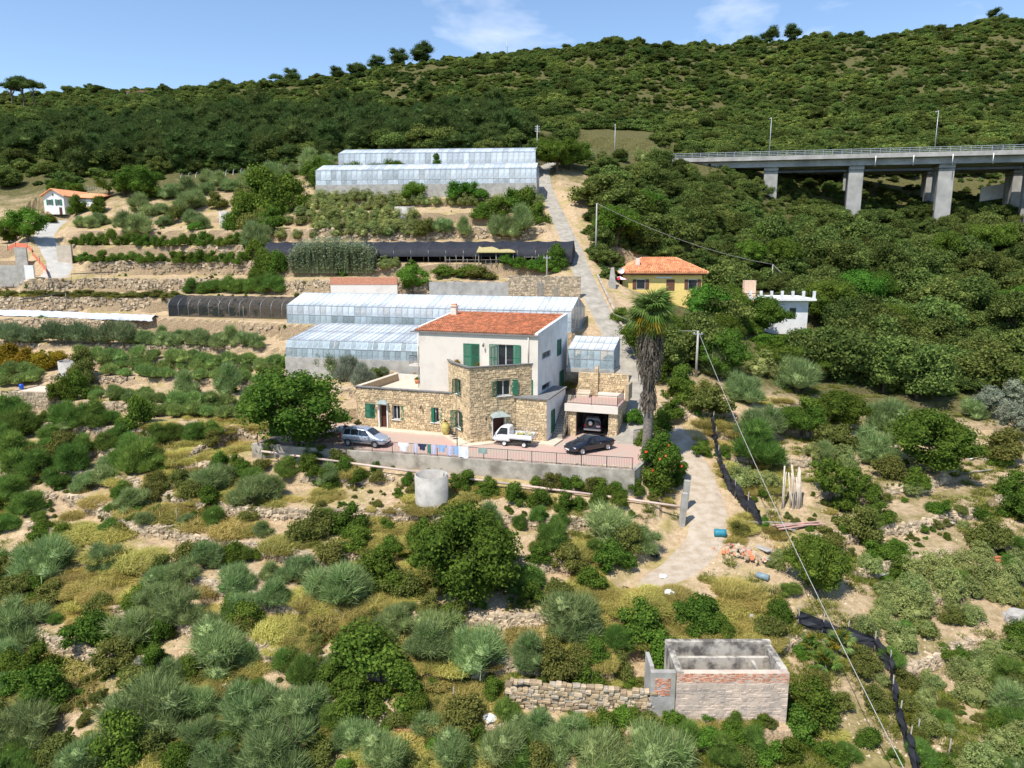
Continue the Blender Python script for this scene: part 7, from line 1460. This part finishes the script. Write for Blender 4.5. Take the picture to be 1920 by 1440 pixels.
# ------------------------------------------------------------------ the roofless ruin and the dry stone wall beside it
def ruin():
    y0 = 32.4; zb = py(1375, 1345, y0).z; zt = py(1375, 1263, y0).z; xl = py(1268, 1300, y0).x; xr = py(1478, 1300, y0).x; R = empty('ruin', (xl, y0, zb), 0); tag(R, 'roofless brick and stone ruin with open chambers at lower right', 'ruin'); w = xr-xl; h = zt-zb; d_ = 2.9
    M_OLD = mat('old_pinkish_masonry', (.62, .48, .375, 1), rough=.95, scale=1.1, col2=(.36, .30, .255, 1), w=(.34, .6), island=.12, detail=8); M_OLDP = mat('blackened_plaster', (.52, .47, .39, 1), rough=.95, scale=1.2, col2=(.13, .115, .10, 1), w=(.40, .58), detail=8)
    fr = wallframe(0, 0, w, 0); a = panel(fr, -1.2, h, [], th=.35).build('wall', M_OLD, R); tag(clad(fr, -1.2, h-.5, [], 401, proud=(.0, .02), wmin=.15, wmax=.45).build('wall_stones', M_OLD, a), kind='stuff'); tag(clad(fr, h-.5, h+.02, [], 402, hmin=.075, hmax=.085, wmin=.22, wmax=.27, proud=(.0, .012)).build('wall_bricks', M_BRICK, a), kind='stuff')
    fr = wallframe(w, 0, w, d_); panel(fr, -1.2, h-.1, [], th=.35).build('wall', M_OLDP, R); fr = wallframe(w, d_, 0, d_); panel(fr, -.6, h+.22, [], th=.3).build('wall', M_OLDP, R); fr = wallframe(0, d_, 0, 0); panel(fr, -.6, h+.1, [], th=.3).build('wall', M_OLDP, R)
    MB().box(.3, 1.9, -.6, w-.35, 2.1, h-.3).build('partition', M_OLDP, R); MB().box(w-1.3, .4, -.6, w-1.15, 1.89, h-.45).build('partition', M_OLDP, R); MB().box(.31, .36, -.6, w-.36, d_-.31, -.45+h*.35).build('floor', mat('rubble_floor', (.25, .2, .15, 1), rough=1), R)
    MB().box(-.02, .0, h+.002, .3, d_, h+.12).box(w-.34, .36, h-.098, w+.02, d_-.3, h+.03).build('coping', M_OLDP, R)
    wl = py(1220, 1300, y0+.1).x-xl; fr = wallframe(wl, .15, -.02, .15); b = panel(fr, -.8, h-.05, [], th=.3).build('side_wall', M_CIST, R); tag(clad(fr, h-1.35, h-.35, [], 403, s0=.2, s1=-wl-.25, hmin=.075, hmax=.085, wmin=.22, wmax=.27, proud=(.01, .025)).build('wall_bricks', M_BRICK, b), kind='stuff'); MB().box(wl, .46, -.8, wl+.2, 1.8, h+.12).build('side_wall', M_CIST, R)
    return xl+wl, y0, zb
rx, ry, rz_ = ruin()
def dry_wall():
    a = py(945, 1345, 33.6); b = Vector((rx, ry+.2, rz_)); t = b-a; t.z = 0; L = t.length; R = empty('dry_stone_wall', (a.x, a.y, rz_-.35), math.atan2(t.y, t.x)); tag(R, 'dry stone terrace wall left of the ruin', 'wall'); r = random.Random(6); z = -.25; H = 1.55; cnt = 0
    MB().box(0, .28, -.6, L, .75, H-.35).build('earth_backing', mat('dark_earth', (.20, .15, .09, 1), rough=1), R)
    while z < H:
        h = r.uniform(.16, .24); x = -r.uniform(0, .2)
        while x < L:
            w = r.uniform(.2, .46)
            if x > 0 and (z < H-.3 or r.random() < .8):
                V = [Vector((sx*w*.49+r.uniform(-.03, .03), sy*.16+r.uniform(-.04, .04), sz*h*.49+r.uniform(-.02, .02))) for sz in (-1, 1) for sx, sy in ((-1, -1), (1, -1), (1, 1), (-1, 1))]
                MB().add(V, [(0, 3, 2, 1), (4, 5, 6, 7), (0, 1, 5, 4), (1, 2, 6, 5), (2, 3, 7, 6), (3, 0, 4, 7)]).build('stone', DSM[cnt % 4], R, (x+w/2, .12+r.uniform(-.05, .05), z+h/2), (0, r.uniform(-.06, .06), 0), bevel=.025); cnt += 1
            x += w
        z += h
DSM = [mat('wall_stone_%s' % n, c, rough=.95, var=.2, scale=5) for n, c in (('ochre', (.44, .325, .195, 1)), ('grey', (.38, .315, .235, 1)), ('pale', (.50, .39, .26, 1)), ('brown', (.33, .24, .15, 1)))]
dry_wall()
# ------------------------------------------------------------------ black net fences
def net_fence(name, pts, h, label, seed):
    P = [gr(u, v) for u, v in pts]; P = [p for p in P if p]; R = empty(name, P[0]); tag(R, label, 'fence'); r = random.Random(seed); base = P[0]
    for a, b in zip(P[:-1], P[1:]):
        n = max(3, int((b-a).length/.35)); V = []
        for i in range(n+1):
            c = a+(b-a)*i/n-base; c.z = hz(c.x+base.x, c.y+base.y)-base.z
            for k in range(6): V.append(c+Vector((r.uniform(-.09, .09)+.12*math.sin(k*1.3+i), r.uniform(-.08, .08), h*k/5*(1-.12*math.sin(math.pi*i/n))-.1)))
        MB().add(V, [(i*6+k, (i+1)*6+k, (i+1)*6+k+1, i*6+k+1) for i in range(n) for k in range(5)], 0, False).build('net_panel', M_NET, R)
        c = a-base; MB().tube([c+Vector((0, 0, -.3)), c+Vector((r.uniform(-.15, .15), 0, h+.25))], .035, n=5).build('stake', M_OLDW, R)
net_fence('net_fence', [(1335, 805), (1340, 835), (1347, 870), (1357, 905), (1378, 935), (1402, 962), (1425, 990)], 1.5, 'crumpled black net fence along the earth track', 3)
net_fence('net_fence', [(1495, 1176), (1540, 1192), (1585, 1205), (1640, 1225), (1668, 1262), (1674, 1310), (1684, 1360), (1702, 1410), (1722, 1470)], 1.2, 'sagging black net fence at lower right', 5)
# ------------------------------------------------------------------ odds and ends along the track
def on(u, v, dz=0.0): return gr(u, v)+Vector((0, 0, dz))
tag(MB().lathe([(0, -.42), (.28, -.42), (.3, -.2), (.28, 0), (.3, .2), (.28, .42), (0, .42)], 16).build('drum', mat('teal_drum', (.03, .21, .28, 1), rough=.45), None, on(1350, 1006, .28), (math.pi/2, 0, 1.4)), 'teal drum lying at the end of the track', 'drum')
tag(MB().lathe([(0, -.3), (.2, -.3), (.22, .3), (.2, .3), (.18, -.2)], 14).build('bucket', mat('black_bucket', (.04, .05, .055, 1), rough=.5), None, on(1228, 1046, .2), (1.2, 0, .5)), 'dark bucket lying on the dry field', 'bucket')
tag(MB().lathe([(0, -.4), (.22, -.4), (.22, .4), (0, .4)], 14).build('drum', mat('grey_blue_drum', (.20, .27, .30, 1), rough=.5), None, on(1430, 1086, .2), (math.pi/2, 0, .9)), 'grey blue drum lying in the grass below the rubble', 'drum')
for u, v, s, l in ((1243, 1084, .28, 'white bag on the dry field'), (1256, 1116, .34, 'crumpled white bags on the dry field'), (1172, 1108, .3, 'dark heap of debris on the dry field'), (1408, 1158, .22, 'small pale stone in the grass'), (655, 913, .22, 'pale bucket by the foot of the wall'), (672, 912, .25, 'black bucket by the foot of the wall'), (918, 1352, .35, 'white plastic bag below the stony bank'), (1905, 1165, .8, 'pale boulder at the right edge'), (1820, 860, .3, 'white can on the upper right terrace')):
    V0, T0 = ico(); rr = np.random.default_rng(int(u)); dk = l.startswith(('dark', 'black')); me = np_mesh('debris', V0*np.array([1, .8, .7])*s*(1+.25*rr.uniform(-1, 1, (len(V0), 1))), tris=T0, mats=[M_BLACKP if dk else (M_CIST if 'stone' in l or 'boulder' in l else M_FRAME)]); tag(link('boulder' if 'boulder' in l else 'stone' if 'stone' in l else 'bucket' if 'bucket' in l else 'can' if 'can' in l else 'debris_heap' if dk else 'rubbish_bag', me, None, on(u, v, s*.4)), l, 'debris')
R = empty('rubble_pile', on(1385, 1035), -.9); tag(R, 'pile of broken bricks and rubble beside the track', 'rubble'); rg = random.Random(8); cols = [M_BRICK, M_CIST, M_STONE, M_CLAY, M_STONE]
for i in range(100):
    x, y = rg.gauss(0, .9), rg.gauss(0, .38); z = max(0, .5-.3*abs(x)-.6*abs(y)); s = rg.uniform(.06, .17); MB().obox((0, 0, 0), (s, s*.2, 0), (-s*.2, s*.7, .02), (0, .02, s*.5)).build('chunk', cols[rg.randrange(5)], R, (x, y, z+.05), (rg.uniform(-.6, .6), rg.uniform(-.6, .6), rg.uniform(0, 3)))
R = empty('cane_stack', on(1480, 950)); tag(R, 'bundle of pale canes leaning upright behind the track', 'canes')
for i in range(15):
    x = rg.uniform(-.7, .9); MB().tube([(x, -.3+rg.uniform(-.2, .2), -.1), (x*.55+rg.uniform(-.1, .1)+(.35 if x > .5 else 0), .5, rg.uniform(1.9, 3.4))], rg.uniform(.035, .07), n=5).build('cane', mat('pale_cane', (.55, .47, .38, 1), rough=.9, var=.2), R)
for u, v, l, m_, n, ln, az in ((1493, 988, 'stack of reddish boards lying behind the track', mat('reddish_board', (.50, .31, .25, 1), rough=.9, var=.25), 6, 1.9, .15), (1440, 985, 'thin loose poles lying across the grass', M_OLDW, 4, 1.9, -.5), (1770, 985, 'grey sheet of fibre board on the right terrace', M_CIST, 1, .9, .35), (1712, 1052, 'grey corrugated sheet lying in the grass', M_CIST, 1, .7, .4), (1650, 1078, 'second grey sheet further down the bank', M_CIST, 1, .7, .3), (1855, 1012, 'heap of old poles at the right edge', M_OLDW, 9, .9, 1.2), (1830, 886, 'long pale board on the upper right terrace', M_OLDW, 1, 1.6, .2), (740, 1366, 'terracotta slab on the lower bank', M_BRICK, 1, 1.1, -.15), (968, 1372, 'short log on the lower bank', M_OLDW, 1, .5, .8), (1428, 1030, 'broken concrete slab beside the rubble', M_CIST, 1, .8, -1.1), (1872, 1050, 'orange tiles dumped at the right edge', M_CLAY, 3, .4, .1)):
    q = on(u, v, .08); R = empty('board_stack' if n > 1 else 'board', q, az); tag(R, l, 'boards' if n > 1 else 'board'); wd = .28 if ('sheet' in l or 'slab' in l) else .08
    for i in range(n): MB().box(-ln, -wd, 0, ln, wd, .06).build('plank', m_, R, (rg.uniform(-.2, .2) if n > 1 else 0, rg.uniform(-.45, .45) if n > 1 else 0, .05*i), (0, rg.uniform(-.08, .08), rg.uniform(-.25, .25) if n > 1 else 0))
# stakes standing in the rows
for i, (u, v, h) in enumerate(((217, 702, 34), (290, 706, 30), (352, 706, 34), (205, 752, 26), (243, 762, 34), (170, 742, 30), (445, 720, 22), (280, 735, 20), (850, 1322, 38), (998, 1350, 34), (332, 980, 30), (1720, 1380, 36), (1778, 1420, 40), (457, 600, 26))):
    q = gr(u, v); s = pxm(q); SK = tag(MB().tube([(0, 0, -.2), (.03, 0, h*s)], .035, n=5).build('stake', M_IRON if i < 7 else M_OLDW, None, q), 'thin dark stake standing among the rows at left' if i < 8 else 'weathered wooden stake standing on the terraces', 'stake', 'dark stakes among the rows' if i < 8 else 'wooden stakes on the terraces'); PLANTS.append((SK, 'iron_stake' if i < 8 else 'wood_stake', u, v, h, None, q))
SAY.update(oleander='pale flowering oleander', iron_stake='thin dark stake', wood_stake='weathered wooden stake')
# building plot at far left: concrete walls, orange mesh, railings
garden_wall('concrete_wall', 'grey concrete wall on the building plot at far left', [(-20, 528, 114), (52, 528, 114)], 2.6, M_CIST); garden_wall('concrete_wall', 'pale concrete block on the building plot', [(48, 526, 113.4), (65, 526, 113.4)], 2.4, M_WHITE); garden_wall('concrete_wall', 'upright grey slab wall above the building plot', [(30, 497, 119), (52, 497, 119)], 2.9, M_CIST); garden_wall('concrete_wall', 'sloping pale wall right of the farm lane', [(108, 490, 121), (135, 488, 121.5)], 2.6, M_WALK, .8)
for k, (pts, l) in enumerate((([(15, 470), (30, 463), (52, 465), (60, 474)], 'orange plastic mesh at the top of the building plot'), ([(62, 480), (75, 495), (88, 512), (90, 527)], 'orange plastic mesh along the farm lane'))):
    P = [gr(u, v) for u, v in pts]; R = empty('safety_mesh', P[0]); tag(R, l, 'fence')
    for a, b in zip(P[:-1], P[1:]): MB().add([a-P[0], b-P[0], b-P[0]+Vector((0, 0, .75)), a-P[0]+Vector((0, 0, .75))], [(0, 1, 2, 3)]).build('mesh_panel', mat('orange_mesh', (.66, .20, .12, 1), rough=.7), R); MB().tube([a-P[0], a-P[0]+Vector((0, 0, 1.3))], .04, n=5).build('post', M_IRON, R)
for u0, v0, u1, v1, l in ((135, 534, 215, 530, 'dark pole frame below the farm lane'), (40, 583, 125, 570, 'dark pole frame beside the white plastic sheet')):
    a, b = gr(u0, v0), gr(u1, v1); R = empty('pole_frame', a); tag(R, l, 'frame'); MB().tube([Vector((0, 0, 1.7)), b-a+Vector((0, 0, 1.7))], .07, n=5).build('beam', M_IRON, R)
    for t in (0, .35, .7, 1): q = (b-a)*t; MB().tube([q, q+Vector((0, 0, 1.7))], .05, n=5).build('post', M_OLDW, R)
garden_wall('roadside_wall', 'long grey roadside wall under the pine wood', [(95, 338, 176), (165, 326, 180), (240, 324, 180)], 1.6, M_CIST); garden_wall('terrace_wall', 'pale retaining wall above the dry slope', [(262, 383, 150), (385, 374, 151), (540, 364, 151)], .5, M_WALK)
MB_ = empty('balustrade_fence', py(124, 366, 160)); tag(MB_, 'pale green paling fence behind the cottage', 'fence')
for i in range(14): MB().box(i*.55, 0, -.3, i*.55+.14, .1, 1.8).build('paling', M_CAN, MB_)
MB().box(0, -.05, -1.6, 7.6, .35, -.3).build('base_wall', M_WALK, MB_)
# ------------------------------------------------------------------ labels that single out each plant: size, landmark, order from the left
LANDMARKS = [(60,750,'the stone field shed'),(132,700,'the round cistern at far left'),(140,590,'the white plastic sheet'),(420,580,'the black hooped tunnel'),(820,575,'the long greenhouse'),(640,640,'the low greenhouse'),(560,750,'the big courtyard tree'),(680,820,'the silver people carrier'),(900,720,'the stone house'),(1095,840,'the black coupe'),(808,915,'the open cistern'),(885,1040,'the broad dark tree'),(1213,700,'the tall palm'),(1240,530,'the yellow house'),(1470,560,'the white flat roofed house'),(1280,310,'the left end of the viaduct'),(1450,335,'the left viaduct pier'),(1612,360,'the middle viaduct pier'),(1783,360,'the right viaduct pier'),(1050,430,'the hill road'),(757,398,'the orchard cistern'),(427,412,'the pale round cistern'),(115,395,'the white cottage'),(50,500,'the building plot'),(780,465,'the black shade house'),(625,485,'the reed thicket'),(800,335,'the upper greenhouse'),(925,480,'the reed roofed shelter'),(1305,660,'the utility pole'),(1350,1003,'the teal drum'),(1480,920,'the cane bundle'),(1370,1270,'the ruin'),(1080,1310,'the dry stone wall'),(1680,1300,'the lower black net'),(1360,900,'the track net fence'),(1910,1165,'the pale boulder'),(1750,850,'the olive toned tree'),(1535,1070,'the dark dense tree'),(765,1365,'the terracotta slab'),(918,1350,'the white plastic bag'),(20,1400,'the bottom left corner'),(10,1080,'the left edge'),(300,1400,'the bottom edge'),(1890,1420,'the bottom right corner'),(1695,650,'the short valley pole'),(1447,512,'the small tree pole'),(1910,560,'the right edge'),(1278,950,'the leaning concrete posts'),(20,880,'the far left bank'),(255,172,'the skyline house'),(45,187,'the umbrella pines'),(953,95,'the radio mast')]
ORD = ['first','second','third','fourth','fifth','sixth','seventh','eighth','ninth','tenth','eleventh','twelfth','thirteenth','fourteenth','fifteenth','sixteenth','seventeenth','eighteenth','nineteenth','twentieth']
def label_plants():
    cell = {}; med = {}
    for o, kind, u, v, w, one, p in PLANTS: med.setdefault(kind, []).append(w)
    med = {k: np.quantile(q, (.3, .7)) for k, q in med.items()}
    for o, kind, u, v, w, one, p in PLANTS:
        if one: continue
        dep = p[1]*cp-(p[2]-CAM_H)*sp; u = 960+F_PX*p[0]/dep; v = 720-F_PX*(p[1]*sp+(p[2]-CAM_H)*cp)/dep-w*.3
        L_ = min(LANDMARKS, key=lambda q: (q[0]-u)**2+((q[1]-v)*1.25)**2); dx, dy = u-L_[0], v-L_[1]
        rel = ('right of' if dx > 0 else 'left of') if abs(dx) > abs(dy)*1.1 else ('below' if dy > 0 else 'above')
        sz = 'small' if w < med[kind][0] else 'large' if w > med[kind][1] else 'middling'
        cell.setdefault((kind, sz, rel, L_[2]), []).append((u, o))
    for (kind, sz, rel, lm), q in cell.items():
        q.sort(key=lambda e: e[0]); say = SAY[kind]
        for i, (u, o) in enumerate(q):
            o['label'] = (('%s %s %s %s' % (sz, say, rel, lm)) if len(q) == 1 else '%s %s %s %s %s%s' % (ORD[min(i, 19)], sz, say, rel, lm, ', from left' if len((sz+' '+say+' '+rel+' '+lm).split()) < 13 else ''))
            if 'group' in o: o['group'] = o['group'].replace('bushs', 'bushes')
label_plants()
